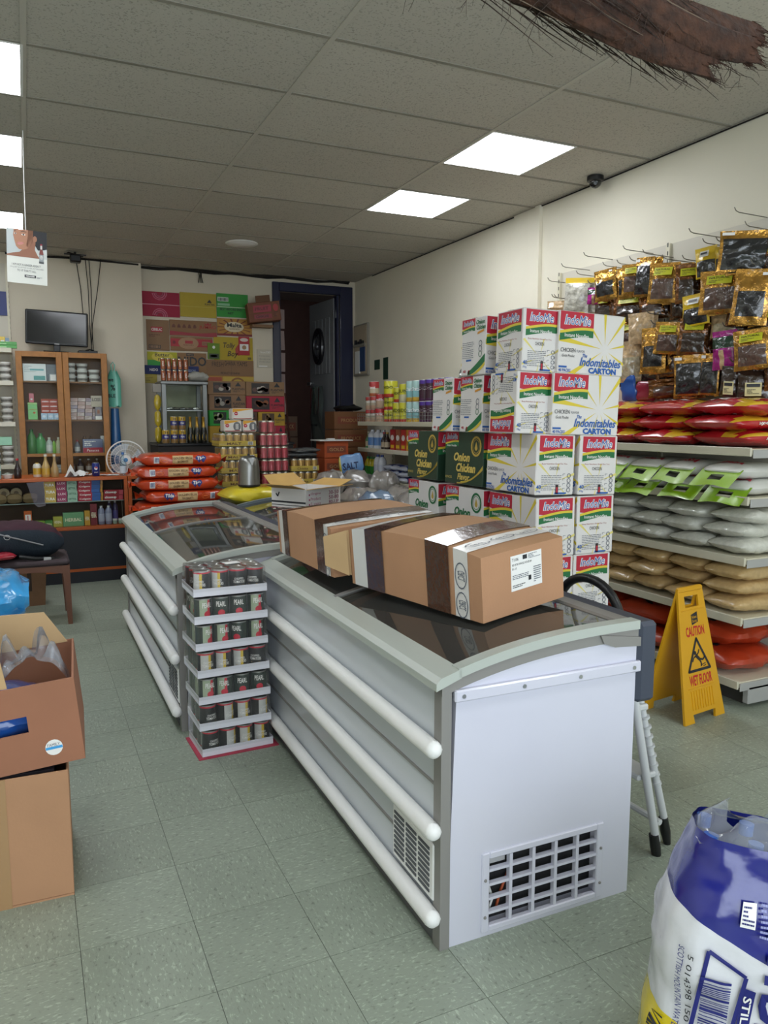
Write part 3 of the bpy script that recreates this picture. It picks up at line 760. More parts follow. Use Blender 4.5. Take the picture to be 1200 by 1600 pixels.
def crt(k, x, y, row, label, rz=0, grp=None):
    """rows 5 to 7 lean a little towards the wall as one block"""
    me, pm = CK[k]; z = (HC+.001)*(row-1) + .003; a = 0
    if row >= 5:
        a = R(1.6); px, pz = 2.5, (HC+.001)*4 + .003; dx, dz = x-px, z-pz
        x, z = px + dx*math.cos(a) + dz*math.sin(a), pz - dx*math.sin(a) + dz*math.cos(a)
    t = put('noodle_carton', me, None, (x, y, z), (0, a, R(rz)), label=label, cat='carton', group=grp)
    for m in pm: put('printed_face', m, t)
    return t
crt('W', 2.125, 2.80, 7, 'white noodle carton, wide face out, topmost beside the hanging packets', .6)
crt('K', 1.952, 2.825, 7, 'small white noodle carton at the corner of the topmost layer', -1)
crt('O', 1.95, 3.12, 7, 'white onion flavour noodle carton alone on the topmost layer', 1)
crt('W', 2.105, 2.795, 6, 'white noodle carton, wide face out, second layer from the top', -.5)
crt('Kf', 1.938, 2.83, 6, 'small white noodle carton with one face printed upside down', .5)
crt('O', 1.96, 3.145, 6, 'white onion flavour noodle carton beside the one with upside-down print', -1)
crt('O', 1.96, 3.425, 6, 'white onion flavour noodle carton at the row end above the farther green carton', .5)
crt('P', 2.035, 2.80, 5, 'white noodle carton beside the nearer green carton, third layer from the top', 1)
crt('Q', 2.265, 2.79, 5, 'white noodle carton beside the lime-handled bags, third layer from the top', -.6)
crt('G', 2.035, 3.235, 5, 'dark green onion flavour noodle carton beside the white corner carton', .8)
crt('G', 2.035, 3.70, 5, 'dark green onion flavour noodle carton at the far end of its layer', -.6)
crt('P', 2.045, 2.80, 4, 'white noodle carton right behind the taped parcel, fourth layer from the top', -.8)
crt('Q', 2.27, 2.795, 4, 'white noodle carton, end face out, fourth layer from the top', .5)
crt('H', 2.045, 3.235, 4, 'white carton with green onion lettering, under the nearer green carton', .8)
crt('H', 2.045, 3.70, 4, 'white carton with green onion lettering, under the farther green carton', -.6)
crt('Q', 2.262, 2.80, 3, 'white noodle carton, end face out behind the black ladder hoop', 0)
for row in (1, 2, 3):
    for k, x, y in (('P', 2.045, 2.80), ('Q', 2.262, 2.80), ('H', 2.045, 3.235), ('H', 2.045, 3.70)):
        if row == 3 and k == 'Q': continue
        crt(k, x, y, row, 'noodle carton low in the stack behind the parcel freezer', 0, 'lower noodle cartons behind the freezer')

# ================================================================== TAPED PARCELS ON THE FREEZER
M_btape = mat('brown_tape', '#4a2c1e', .16, coat=.6, var=.12, scale=20, bump=.3, bscale=45); M_wtape = mat('white_tape', '#d7d5d0', .3, coat=.3)
def parcel(label, loc, rot, w, l, h, bulge, mark=True, flap=False):
    """x across, y along (near end at y=0)"""
    t = thing('cardboard_parcel', label, 'parcel', loc, rot)
    def top(a, b): return h + bulge*math.sin(PI*min(1, max(0, b)))**.8*(1-.35*(2*a-1)**2) - .012*(1-min(1, a*6))*0
    b = MB(); nx, ny = 6, 10
    b.grid(lambda a, c: (w*a, l*c, top(a, c)), nx, ny, M_card)
    for c, s_ in ((0, 0), (1, 1)):
        pts = [(w*i/nx, l*c, top(i/nx, c)) for i in range(nx+1)]
        b.add([(0,l*c,0), (w,l*c,0)] + pts[::-1], [tuple(range(nx+3))], M_card2)
    for a in (0, 1):
        pts = [(w*a, l*i/ny, top(a, i/ny)) for i in range(ny+1)]
        b.add([(w*a,0,0), (w*a,l,0)] + pts[::-1], [tuple(range(ny+3))], M_card2)
    b.add([(0,0,0),(w,0,0),(w,l,0),(0,l,0)], [(0,1,2,3)], M_card); b.build('box', t)
    def strap(y0, y1, m, e, nm, text=None, part=1.0):
        s = MB(); c = (y0+y1)/2/l
        path = [(-e, -0.0)] + [(-e, .5*h), (-e, top(0, c)+e)] + [(w*i/6, top(i/6, c)+e) for i in range(1, 6)] + [(w+e, top(1, c)+e), (w+e, 0)]
        def edge(yy): return [(p[0], yy, (p[1] if p[1] < .6*h else top(min(1, max(0, p[0]/w)), yy/l)+e)) for p in path]
        A, B = edge(y0), edge(y1); n = len(path)
        s.add(A+B, [(i, i+1, n+i+1, n+i) for i in range(n-1)], m)
        if text:
            p = Pr(s, fn=lambda x, y, q: V((-e-.001-q, y0+(y1-y0)*x, y)))
            for zz in (h*.20, h*.66): p.ring(.5, zz, .42, .042, .05, I_grey, 16, .004); p.text('GRCL', .22, zz-.016, .5, .032, I_grey, .01, 0, 1)
            for xx in (.2, .5, .8):
                p2 = Pr(s, fn=lambda x, y, q, X=xx: V((w*X+x, (y0+y1)/2+y, top(X, c)+e+.001+q))); p2.ring(0, 0, .05, .022, .004, I_grey, 16); p2.text('GRCL', -.03, -.006, .06, .012, I_grey, .01)
        return s.build(nm, t)
    if mark:
        strap(.055, .118, M_wtape, .0015, 'white_tape', True); strap(.14, .25, M_btape, .003, 'brown_tape'); strap(l-.12, l-.02, M_wtape, .0015, 'white_tape'); strap(l-.20, l-.10, M_btape, .003, 'brown_tape')
        lb = MB().box((w*.34, -.0012, h*.35), (w*.72, -.0002, h*.90), M_white); p = Pr(lb, (w*.34, -.0012, h*.35), (1,0,0), (0,0,1)); a, c = w*.38, h*.55
        p.text('T1106', a*.04, c*.84, a*.2, c*.09, I_blk); p.rect(a*.38, c*.84, a*.14, c*.12, I_blk); p.lines(a*.56, c*.82, a*.4, c*.15, 4, I_grey); p.text('M31 BTW WHOLE HOUSE #4', a*.04, c*.70, a*.62, c*.07, I_blk); p.text('B1-15', a*.04, c*.60, a*.14, c*.06, I_blk)
        p.lines(a*.04, c*.32, a*.55, c*.14, 3, I_grey, seed=8); p.lines(a*.72, c*.1, a*.24, c*.48, 8, I_grey, seed=3); p.lines(a*.04, c*.08, a*.4, c*.1, 2, I_blk, seed=2); p.rect(a*.55, c*.2, a*.09, c*.14, I_blk)
        lb.build('address_label', t)
    else:
        strap(.03, .085, M_wtape, .0015, 'white_tape', True); strap(.07, .16, M_btape, .003, 'brown_tape'); strap(l-.09, l-.03, M_wtape, .0015, 'white_tape'); strap(l-.14, l-.08, M_btape, .003, 'brown_tape')
    if flap:
        f = MB(); f.add([(-.002, l, .03), (-.002, l, h), (-.05, l+.10, h*.85), (-.05, l+.10, .06), (-.012, l, .03), (-.012, l, h)], [(0,1,2,3),(4,3,2,5)], M_cardin); f.build('end_flap', t)
    return t
parcel('large brown taped parcel with a white address label, on the freezer glass', (1.20, 1.89, .838), (R(.5), R(-5), R(12)), .36, .68, .20, .035, flap=True)
parcel('brown taped parcel without address label, behind the labelled one on the freezer', (1.02, 2.645, .85), (0, R(-4), R(1)), .45, .64, .185, .03, mark=False)
# ================================================================== RIGHT WALL SHELVING
SX = 3.15
def shelf_unit(label, y0, y1, zs, xf, depth, top, lower=True, back=True):
    t = thing('shelving_unit', label, 'shelving', (XR-.03, y0, 0))
    D = XR-.03-xf; L = y1-y0
    if back: MB().box((-.012, 0, .05), (0, L, top), mat('back_panel', '#cfcabb', .5)).build('back_panel', t)
    k = max(1, round(L/1.0))
    for i in range(k+1):
        u = MB().box((-.03, i*L/k-.015, 0), (-.012, i*L/k+.015, top), M_cream)
        for z in range(int(top/.05)): u.box((-.0305, i*L/k-.004, .03+.05*z), (-.0300, i*L/k+.004, .055+.05*z), M_black)
        u.build('upright', t)
    for z in zs:
        for i in range(k):
            a, b = i*L/k+.003, (i+1)*L/k-.003
            s = MB().box((-D, a, z-.028), (-.03, b, z), M_cream, .003); so = s.build('shelf', t)
            MB().box((-D-.012, a, z-.036), (-D, b, z+.006), mat('price_strip', '#cfcab4', .35, coat=.3), .002).build('price_strip', so)
        MB().box((-D, -.006, z-.045), (-.03, .0, z-.004), mat('bracket_grey', '#a9a9a6', .4), .002).build('bracket', t)
    if lower:
        MB().box((-D+.10, .06, .0), (-.03, L-.02, zs[-1]-.028), mat('plinth', '#4a4844', .7)).build('plinth', t)
        MB().box((-D+.06, -.006, .02), (-.12, .03, zs[-1]-.03), mat('bracket_grey'), .004).build('end_foot', t)
    return t
ZS = [1.298, 1.06, .762, .463, .14]
shelf_unit('cream metal shelving stacked with grain bags along the right wall', 2.6, 4.72, ZS, SX, .48, 2.50)
shelf_unit('cream metal shelving with milk powder tins beyond the noodle cartons', 5.45, 7.55, [1.41, 1.14, .83, .5], 3.2, .4, 1.75)

# bags on the near shelving: the long axis of each bag runs from the wall to the aisle
def bagset(name, cat, grp, lab, z, L, W, T, cols, y0, step, layers, mk, var=3, xj=.03, dz=.93, labs=None, zi=0):
    ms = [mk(k) for k in range(var)]; rn = random.Random(sum(map(ord, name)) + zi*13)
    for c in range(cols):
        for l in range(layers):
            y = y0 + c*step + rn.uniform(-.012, .012) + (.5*W*.25 if l % 2 else 0)
            x = SX + L/2 - .005 + rn.uniform(-.5, 1)*xj
            m, ch = ms[rn.randrange(var)]
            o = put(name, m, None, (x, y, z + T*dz*l + .001), (0, R(rn.uniform(-1, 1)), R(rn.uniform(-5, 5))), label=labs[l] + ', %s from the open end' % ('first', 'second', 'third', 'fourth', 'fifth', 'sixth')[c], cat=cat, group=grp)
            for nm, cm in ch: put(nm, cm, o)
M_tan = mat('tan_grain', '#c4a674', .24, var=.10, scale=40, coat=.55, bump=.25, bscale=30)
M_grain = mat('grey_grain', '#cfcfc4', .22, var=.10, scale=40, coat=.6, bump=.3, bscale=30)
def mk_plain(L, W, T, m, seed):
    def f(k):
        S = bagfn(L, W, T*1.08, seed=k*3+seed, wr=.017, e=2.5, edge=.06, k=3.2); return bag(MB(), S, m, 18, 22).mesh('bag'), []
    return f
LY = ('in the bottom layer', 'in the middle layer', 'in the top layer')
bagset('grain_bag', 'bag', 'tan grain bags', '', ZS[3], .40, .255, .088, 6, 2.745, .262, 3, mk_plain(.40, .255, .088, M_tan, 1), labs=['clear bag of tan grain %s' % s for s in LY], zi=1)
bagset('grain_bag', 'bag', 'pale grey grain bags', '', ZS[2], .40, .262, .084, 6, 2.745, .266, 3, mk_plain(.40, .262, .084, M_grain, 11), labs=['clear bag of pale grey grain %s' % s for s in LY], zi=2)
# white bags with lime green handles
M_lime = mat('lime_plastic', '#8fba1e', .3, coat=.5); M_wbag = mat('white_film_bag', '#d6d6d0', .3, coat=.4, bump=.2, bscale=25)
def mk_lime(k):
    S = bagfn(.38, .25, .085, seed=k+31, wr=.008, e=2.4, edge=.08); b = bag(MB(), S, M_wbag, 12, 16)
    p = Pr(b, fn=bagtop(S)); f0 = p.fn; p.fn = lambda x, y, l: f0(-.06+y, -x, l)        # reads from the aisle
    p.text('NISA', -.085, -.075, .17, .055, I_red, .04); p.rect(-.05, .03, .1, .02, I_blk)
    c = MB(); n = 8
    def ff(a, q): 
        x = -.165 - .115*a*(.75+.08*k); return (x, -.12+.24*q, .050 - .080*a - .006*math.sin(q*PI*2+k)*a)
    hole = lambda a, q: .35 < a < .7 and .32 < q < .68
    vs = [ff(i/6, j/12) for i in range(7) for j in range(13)]; fs = [(i*13+j, i*13+j+1, (i+1)*13+j+1, (i+1)*13+j) for i in range(6) for j in range(12) if not hole((i+.5)/6, (j+.5)/12)]
    c.add(vs, fs, M_lime, True)
    return b.mesh('bag'), [('carry_handle', c.mesh('carry_handle'))]
bagset('flour_bag', 'bag', 'white bags with lime handles', '', ZS[1], .38, .25, .085, 6, 2.75, .268, 2, mk_lime, labs=['white lime-handled bag in the bottom layer', 'white lime-handled bag in the top layer'], zi=3)
# red and yellow maize bags
M_rbag = mat('red_film', '#b01f26', .22, coat=.6, bump=.25, bscale=22); M_ybag = mat('yellow_film', '#d9b02c', .22, coat=.6)
def mk_red(k):
    S = bagfn(.42, .40, .092, seed=k+51, wr=.018, e=2.4, edge=.06, k=3)
    def mf(a, b):
        return M_ybag if (.40 < b < .47 or (.28+.06*k < b+.2*a < .36+.06*k) or (.02 < b < .08)) else M_rbag
    b = bag(MB(), S, M_rbag, 24, 30, mf); p = Pr(b, fn=bagtop(S)); f0 = p.fn; p.fn = lambda x, y, l: f0(-.10+y, -x, l)
    for i in range(6): p.poly([(-.15+.05*i, .09), (-.12+.05*i, .09), (-.135+.05*i, .12)], I_blk if i % 2 else I_grn)
    p.text('Ijebu', -.12, -.05, .22, .07, I_wht, .02, .25)
    ps = Pr(b, fn=bagside(S, -1)); ps.text('super maize', -.10, -.012, .2, .022, I_wht, .01, .2)
    return b.mesh('bag'), []
bagset('maize_bag', 'bag', 'red and yellow bags', '', ZS[0], .42, .40, .085, 5, 2.82, .40, 3, mk_red, labs=['red and yellow printed bag %s' % s for s in LY], zi=4, dz=.9)
M_obag = mat('orange_sack', '#b23a1c', .35, coat=.3, var=.12, scale=6, bump=.3, bscale=16)
def mk_or(k):
    S = bagfn(.42, .42, .13, seed=k+71, wr=.03, e=2.3, edge=.10); b = bag(MB(), S, M_obag, 14, 18); p = Pr(b, fn=bagtop(S)); p.ell(-.12, 0, .02, .045, I_blk); 
    return b.mesh('bag'), []
bagset('rice_sack', 'sack', 'red orange sacks', '', ZS[4], .42, .42, .13, 4, 2.86, .44, 2, mk_or, labs=['red-orange sack in the bottom layer', 'red-orange sack in the top layer'], zi=5, dz=.9)

# ================================================================== PACKETS ON HOOKS
M_goldf = mat('gold_foil', '#c4923e', .2, metal=.75, coat=.7, var=.35, scale=16, bump=1.0, bscale=30)
M_goldd = mat('gold_foil_dark', '#7a4c1e', .2, metal=.7, coat=.7, var=.4, scale=16, bump=1.0, bscale=30)
M_limel = mat('lime_label', '#c3c32c', .4); M_yell = mat('yellow_label', '#d8b520', .35, coat=.3)
def content(n, c): return mat('content_' + n, c, .16, var=.35, scale=45, coat=1.0, bump=.9, bscale=32)
CON = {'black': content('black', '#1d1e22'), 'brown': content('brown', '#5a443c'), 'straw': content('straw', '#b7ab8c'), 'beige': content('beige', '#c2a47c'), 'silver': content('silver', '#b5b2a6'), 'dark': content('dark', '#33241c'), 'magenta': content('magenta', '#a0157e'), 'green': content('green', '#1c3b2a')}
PCH = {}
def pouch_mesh(kind, w, h, seed):
    key = (kind, round(w, 2), round(h, 2), seed % 2)
    if key in PCH: return PCH[key]
    shell, con, label = {'gold_black': (M_goldf, 'black', None), 'gold_brown': (M_goldf, 'brown', M_limel), 'gold_dark': (M_goldd, 'dark', M_limel), 'clear_black': (M_goldf, 'black', 'top'), 'yellow_black': (M_yell, 'black', None),
       'silver': (CON['silver'], 'silver', 'ytop'), 'straw': (CON['beige'], 'straw', None), 'beige': (CON['beige'], 'beige', None), 'magenta': (CON['magenta'], 'magenta', 'green'), 'card': (CON['dark'], 'dark', 'cream'), 'brown_plain': (M_goldd, 'brown', None)}[kind]
    win = {'clear_black': (.06, .94, .05, .80), 'yellow_black': (.08, .92, .06, .55), 'gold_black': (.12, .88, .16, .60), 'silver': (.0, 1, 0, 1)}.get(kind, (.10, .90, .12, .62))
    rn = random.Random(seed); NU, NV = 16, 20
    def fn(sgn):
        def f(a, b):
            bul = (max(0, math.sin(PI*a))**.7)*(max(0, math.sin(PI*min(1, b*1.15)))**.7)
            nz = (noise.noise(V((a*4+seed*3, b*5, sgn*2))) + .7*(.5-abs(noise.noise(V((a*7+seed, b*9, 4))))))*.11*w*min(1, bul+.3)
            return (w*(a-.5)*(1-.05*math.sin(PI*b)), sgn*(.024*bul+.0015)+nz*.6, h*(b-1))
        return f
    def mf(a, b):
        b_ = b
        if kind in ('silver',): return CON['silver'] if b_ < .86 else M_yell
        if kind == 'magenta': return CON['green'] if .55 < b_ < .85 else (CON['beige'] if (b_ < .5 and .35 < a < .55) else CON['magenta'])
        if win[0] < a < win[1] and win[2] < b_ < win[3]: return CON[con]
        return shell
    m = MB(); m.grid(fn(-1), NU, NV, shell, True, mf); m.grid(lambda a, b: fn(1)(1-a, b), NU, NV, shell, True, lambda a, b: shell)
    p = Pr(m, fn=lambda x, y, l: V((w*(x-.5), -.024*max(0, math.sin(PI*x))**.7*max(0, math.sin(PI*min(1, y*1.15)))**.7-.013-l, h*(y-1))))
    if label in (M_limel,):
        for i in range(4): p.rect(.2+.15*i, .68, .15, .2, M_limel)
        p.nx(); p.text('NATURAL', .26, .80, .48, .05, ink('#4a4a1a'), .02); p.lines(.26, .71, .48, .07, 2, ink('#6a6a2a'))
    elif label == 'cream': p.rect(.25, .08, .5, .42, ink('#d9cf9c')); p.nx(); p.rect(.3, .36, .4, .1, I_blk); p.lines(.32, .14, .36, .16, 4, I_blk)
    elif label == 'top': p.rect(.05, .88, .22, .07, I_wht)
    elif kind == 'yellow_black': p.rect(.3, .66, .4, .2, ink('#c9c9c0')); p.nx(); p.rect(.34, .74, .3, .07, I_blk)
    elif kind == 'gold_black': p.rect(.72, .88, .14, .05, I_wht)
    PCH[key] = m.mesh('packet'); return PCH[key]
PLAB = {'gold_black': ('gold foil packet with a black window', 'gold packets with black windows'), 'gold_brown': ('gold foil packet with lime label and brown contents', 'gold packets with lime labels'), 'gold_dark': ('dark bronze foil packet', 'bronze foil packets'), 'clear_black': ('clear packet of black hair with gold top', 'clear packets of black hair'),
  'yellow_black': ('yellow topped packet of black hair', 'yellow topped packets'), 'silver': ('crumpled silvery clear packet with yellow top', 'silvery packets'), 'straw': ('clear packet of straw coloured shreds', 'straw packets'), 'beige': ('plain beige clear packet', 'beige packets'), 'magenta': ('bright magenta and dark green packet', 'magenta packets'), 'card': ('dark packet with a cream printed label', 'cream labelled packets'), 'brown_plain': ('plain brown foil packet', 'plain brown packets')}
HK = MB(); HK.tube([(0,0,0), (-.21,0,.004), (-.232,0,.010), (-.245,0,.026)], .0026, mat('hook_steel', '#8a867c', .35, metal=.8), 6); HK = HK.mesh('wall_hook')
def hook(y, z, grp='wire hooks on the packet wall', sx=1):
    o = put('wall_hook', HK, None, (XR-.042, y, z), label='grey wire display hook on the wall panel', cat='hook', group=grp); o.scale = (sx, 1, 1)
def packets(y, z, kind, w, h, n=1, x=3.40, turn=0, dx=.05, seed=0, hk=True):
    """n packets hanging one behind the other from one hook; faces the aisle, turned towards the shop front by turn degrees"""
    hook(y, z+.005, sx=1 if x < 3.45 else .66)
    row = 'top' if z > 2.28 else 'second' if z > 2.11 else 'third' if z > 1.88 else 'lowest'
    for i in range(n):
        o = put('hanging_packet', pouch_mesh(kind, w, h, seed+i), None, (x + dx*i, y + .008*math.sin(i*2+seed), z - .012 - .006*i*0), (R(2*math.sin(seed+i)), R(5*math.sin(seed*1.7+i)), R(-90 + turn + 6*math.sin(seed*2.3+i*1.9))), label=PLAB[kind][0] + ' in the %s row of hooks' % row, cat='packet', group=PLAB[kind][1] + ' in the %s row' % row)
for i_, (y_, z_, k_, w_, h_, n_, x_) in enumerate([
    (4.24, 2.39, 'silver', 0.16, 0.21, 2, 3.40),
    (4.12, 2.31, 'magenta', 0.08, 0.10, 2, 3.43),
    (3.98, 2.40, 'gold_black', 0.16, 0.18, 3, 3.40),
    (3.85, 2.39, 'gold_black', 0.09, 0.18, 2, 3.43),
    (3.74, 2.39, 'gold_brown', 0.11, 0.17, 2, 3.40),
    (3.63, 2.41, 'clear_black', 0.12, 0.21, 2, 3.40),
    (3.47, 2.35, 'gold_brown', 0.16, 0.21, 3, 3.40),
    (3.32, 2.32, 'gold_dark', 0.13, 0.20, 5, 3.43),
    (3.18, 2.38, 'yellow_black', 0.11, 0.15, 3, 3.40),
    (3.09, 2.37, 'yellow_black', 0.07, 0.13, 2, 3.43),
    (2.91, 2.41, 'clear_black', 0.24, 0.19, 3, 3.40),
    (4.47, 2.27, 'beige', 0.15, 0.09, 2, 3.40),
    (3.82, 2.22, 'gold_dark', 0.20, 0.15, 3, 3.46),
    (3.64, 2.19, 'brown_plain', 0.14, 0.12, 2, 3.47),
    (3.24, 2.14, 'yellow_black', 0.16, 0.16, 2, 3.40),
    (3.06, 2.24, 'gold_brown', 0.20, 0.21, 3, 3.40),
    (2.86, 2.21, 'gold_black', 0.16, 0.26, 3, 3.40),
    (3.08, 2.02, 'straw', 0.13, 0.12, 2, 3.46),
    (3.66, 2.09, 'beige', 0.14, 0.17, 2, 3.40),
    (3.73, 1.93, 'straw', 0.16, 0.23, 2, 3.40),
    (3.54, 1.99, 'gold_black', 0.15, 0.25, 3, 3.40),
    (3.41, 2.01, 'gold_brown', 0.14, 0.17, 2, 3.40),
    (3.25, 2.01, 'gold_dark', 0.15, 0.19, 5, 3.42),
    (3.02, 1.92, 'magenta', 0.13, 0.19, 2, 3.40),
    (2.86, 1.91, 'gold_brown', 0.17, 0.19, 3, 3.40),
    (3.25, 1.81, 'clear_black', 0.16, 0.21, 2, 3.40),
    (3.13, 1.81, 'clear_black', 0.11, 0.21, 2, 3.43),
    (2.96, 1.73, 'card', 0.09, 0.15, 2, 3.40),
    (2.86, 1.72, 'card', 0.14, 0.15, 2, 3.44),
    (3.77, 1.70, 'gold_dark', 0.12, 0.11, 3, 3.46),
    (3.47, 1.69, 'brown_plain', 0.21, 0.10, 4, 3.46),
    ]):
    packets(y_, z_, k_, w_*1.12, h_*1.08, n_, x_, turn=24 + 14*math.sin(i_*2.1), seed=i_*3+1)
for i_, (y_, z_, k_, w_, h_, n_) in enumerate((
    (3.40, 2.20, 'gold_dark', .16, .17, 3), (3.56, 2.30, 'gold_dark', .14, .16, 3), (2.98, 2.12, 'brown_plain', .15, .18, 3), (3.16, 2.25, 'gold_dark', .14, .18, 3), (3.46, 1.88, 'brown_plain', .15, .18, 4), (3.62, 1.84, 'gold_dark', .15, .18, 3), (3.08, 1.78, 'gold_black', .13, .20, 2),
    (2.78, 2.35, 'gold_dark', .16, .20, 2), (2.76, 2.02, 'gold_brown', .16, .19, 3), (2.74, 1.80, 'brown_plain', .16, .20, 3), (3.90, 2.24, 'brown_plain', .15, .18, 3), (4.06, 2.26, 'gold_dark', .15, .18, 3), (3.86, 2.06, 'gold_brown', .15, .18, 2), (3.92, 1.84, 'gold_dark', .15, .18, 3), (3.34, 1.76, 'clear_black', .14, .19, 2), (4.28, 2.20, 'straw', .13, .17, 2))):
    packets(y_, z_, k_, w_, h_, n_, 3.47, turn=15, seed=i_*5+2)
for y_, z_ in ((4.55, 2.40), (4.40, 2.47), (4.17, 2.50), (3.80, 2.47), (3.28, 2.46), (2.98, 2.50), (4.5, 2.28), (3.58, 2.06)): hook(y_, z_)
w = MB(); w.box((XR-.036, 2.7, 2.06), (XR-.03, 4.7, 2.09), M_black).box((XR-.036, 2.7, 2.26), (XR-.03, 4.7, 2.275), M_black).box((XR-.036, 2.7, 1.85), (XR-.03, 4.7, 1.865), M_black)
w.build('hook_rail', label='black slotted rails that carry the packet hooks', cat='rail')
# odd packs standing at the end of the red bags
for k, (y, c, nm, hh) in enumerate(((3.90, '#d8d4cc', 'white crumpled pack', .15), (3.74, '#1f55a8', 'bright blue crumpled pack', .16), (3.62, '#8a1f3a', 'crimson crumpled pack', .12))):
    S = bagfn(hh, .11, .04, seed=k+90, wr=.022); bag(MB(), S, gloss(c), 10, 12).build('snack_pack', None, (3.36+.03*k, y, ZS[0]+.24+hh/2+.01), (0, R(82), R(10*k)), label=nm + ' leaning behind the red bags', cat='pack')

# ================================================================== WET FLOOR SIGN
M_sign = mat('sign_yellow', '#d9a015', .4, coat=.2, var=.04, scale=6)
t = thing('wet_floor_sign', 'yellow folding caution wet floor sign standing beside the shelving', 'sign', (2.885, 2.70, 0), (0, 0, R(8)))
def sign_panel(face):
    m = MB(); H = .64; th = .012
    def wd(z): return .155 - .062*z/H
    Z = [0, .045, .13, .50, .535, .60, .62, H]
    # solid outline built from stacked trapezoids, open at the feet and the hand hole
    def trap(z0, z1, a0, a1, b0, b1):
        vs = [(a0, -th/2, z0), (b0, -th/2, z0), (b1, -th/2, z1), (a1, -th/2, z1), (a0, th/2, z0), (b0, th/2, z0), (b1, th/2, z1), (a1, th/2, z1)]
        m.add(vs, [(0,1,2,3),(7,6,5,4),(0,4,5,1),(1,5,6,2),(2,6,7,3),(3,7,4,0)], M_sign)
    for s_ in (-1, 1): trap(0, .04, s_*wd(0), s_*wd(.04), s_*(wd(0)-.075), s_*(wd(.04)-.065))
    trap(.04, .545, -wd(.04), -wd(.545), wd(.04), wd(.545))
    for s_ in (-1, 1): trap(.545, .60, s_*wd(.545), s_*wd(.60), s_*.052, s_*.052)
    trap(.60, H, -wd(.60), -wd(H), wd(.60), wd(H))
    m.box((-.10, -th/2-.003, .16), (.10, -th/2, .163), M_sign).box((-.085, -th/2-.003, .53), (.085, -th/2, .533), M_sign)
    for k in range(9): m.box((-.085+.02*k, -th/2-.003, .06), (-.078+.02*k, -th/2, .15), M_sign)
    p = Pr(m, (0, -th/2-.0005, 0), (1,0,0), (0,0,1))
    if face:
        I_srd = ink('#c0182a')
        p.text('CAUTION', -.070, .405, .140, .048, I_srd, .025); p.text('WET FLOOR', -.085, .172, .172, .050, I_srd, .025)
        p.poly([(-.018, .458), (.030, .470), (.030, .520), (-.018, .508)], I_blk); p.nx(); p.text('Robert', -.013, .489, .036, .014, ink('#d9a015'), .01); p.text('Scott', -.013, .470, .034, .014, ink('#d9a015'), .01)
        A, B, C_ = (-.082, .242), (.082, .242), (.0, .392)
        p.line([A, B, C_, A], .013, I_blk)
        for q in (A, B, C_): p.ell(q[0], q[1], .0065, .0065, I_blk, 10)
        p.ell(-.022, .325, .010, .010, I_blk, 12)
        p.line([(-.018, .314), (.006, .292)], .017, I_blk); p.line([(.004, .293), (.034, .286)], .010, I_blk); p.line([(.034, .286), (.050, .300)], .008, I_blk); p.line([(.006, .290), (.018, .272), (.016, .255)], .009, I_blk)
        p.line([(-.015, .312), (-.036, .302), (-.046, .285)], .007, I_blk); p.line([(-.012, .313), (.004, .322), (.012, .338)], .007, I_blk)
        p.line([(.022, .262), (.05, .268)], .004, I_blk); p.line([(.03, .254), (.052, .258)], .004, I_blk)
    else:
        I_srd = ink('#c0532a'); p.text('CUIDADO', -.06, .405, .12, .03, I_blk); A, B, C_ = (-.082, .242), (.082, .242), (.0, .392); p.line([A, B, C_, A], .013, I_srd)
    return m
sign_panel(True).build('front_panel', t, (0, -.12, 0), (R(-11), 0, 0))
sign_panel(False).build('rear_panel', t, (0, .12, 0), (R(-11), 0, PI))
MB().box((-.09, -.012, .61), (.09, .012, .635), M_sign, .006).build('hinge_bar', t)

# ================================================================== STEP LADDER BETWEEN FREEZER AND AISLE
M_lad = mat('ladder_white', '#c4c6c6', .35, coat=.2)
t = thing('step_ladder', 'folded white step ladder with a black hoop handle leaning behind the freezer', 'ladder', (0, 0, 0))
for nm, y, dx in (('front_frame', 1.80, 0), ('front_frame', 2.20, 0)):
    MB().tube([(1.83, y, .05), (1.73, y+.02, .55), (1.715, y+.03, .75)], .014, M_lad, 10).build(nm, t)
for y in (1.835, 2.16):
    q = MB().tube([(1.905, y, .07), (1.80, y+.01, .45), (1.735, y+.02, .72)], .013, M_lad, 10)
    for k in range(14): q.tube([(1.862-.0058*k*1.6, y+.003, .225+.0215*k*1.6), (1.860-.0058*k*1.6, y+.003, .232+.0215*k*1.6)], .0155, M_lad, 10)
    q.build('rear_leg', t)
for x, y, z in ((1.83, 1.80, 0), (1.83, 2.20, 0)): MB().tube([(x+.004, y, .0), (x-.002, y, .03), (x-.012, y, .075)], [.016, .018, .016], M_black, 10).build('rubber_foot', t)
for x, y in ((1.905, 1.835), (1.905, 2.16)): MB().tube([(x+.012, y, .0), (x, y, .05), (x-.012, y, .10)], [.012, .018, .016], M_black, 10).build('rubber_foot', t)
MB().tube([(1.845, 1.80, .11), (1.82, 2.0, .12), (1.845, 2.20, .11)], .011, M_lad, 8).build('cross_bar', t)
for z, x in ((.26, 1.80), (.50, 1.755)): MB().box((x-.04, 1.82, z), (x+.04, 2.18, z+.02), M_lad, .005).build('tread', t)
hp = []
for k in range(17):
    a = PI*k/16; hp.append((1.735, 2.06+.165*math.cos(a), .72 + .175*math.sin(a)**.75))
MB().tube(hp, .016, M_black, 12).build('hoop_handle', t)

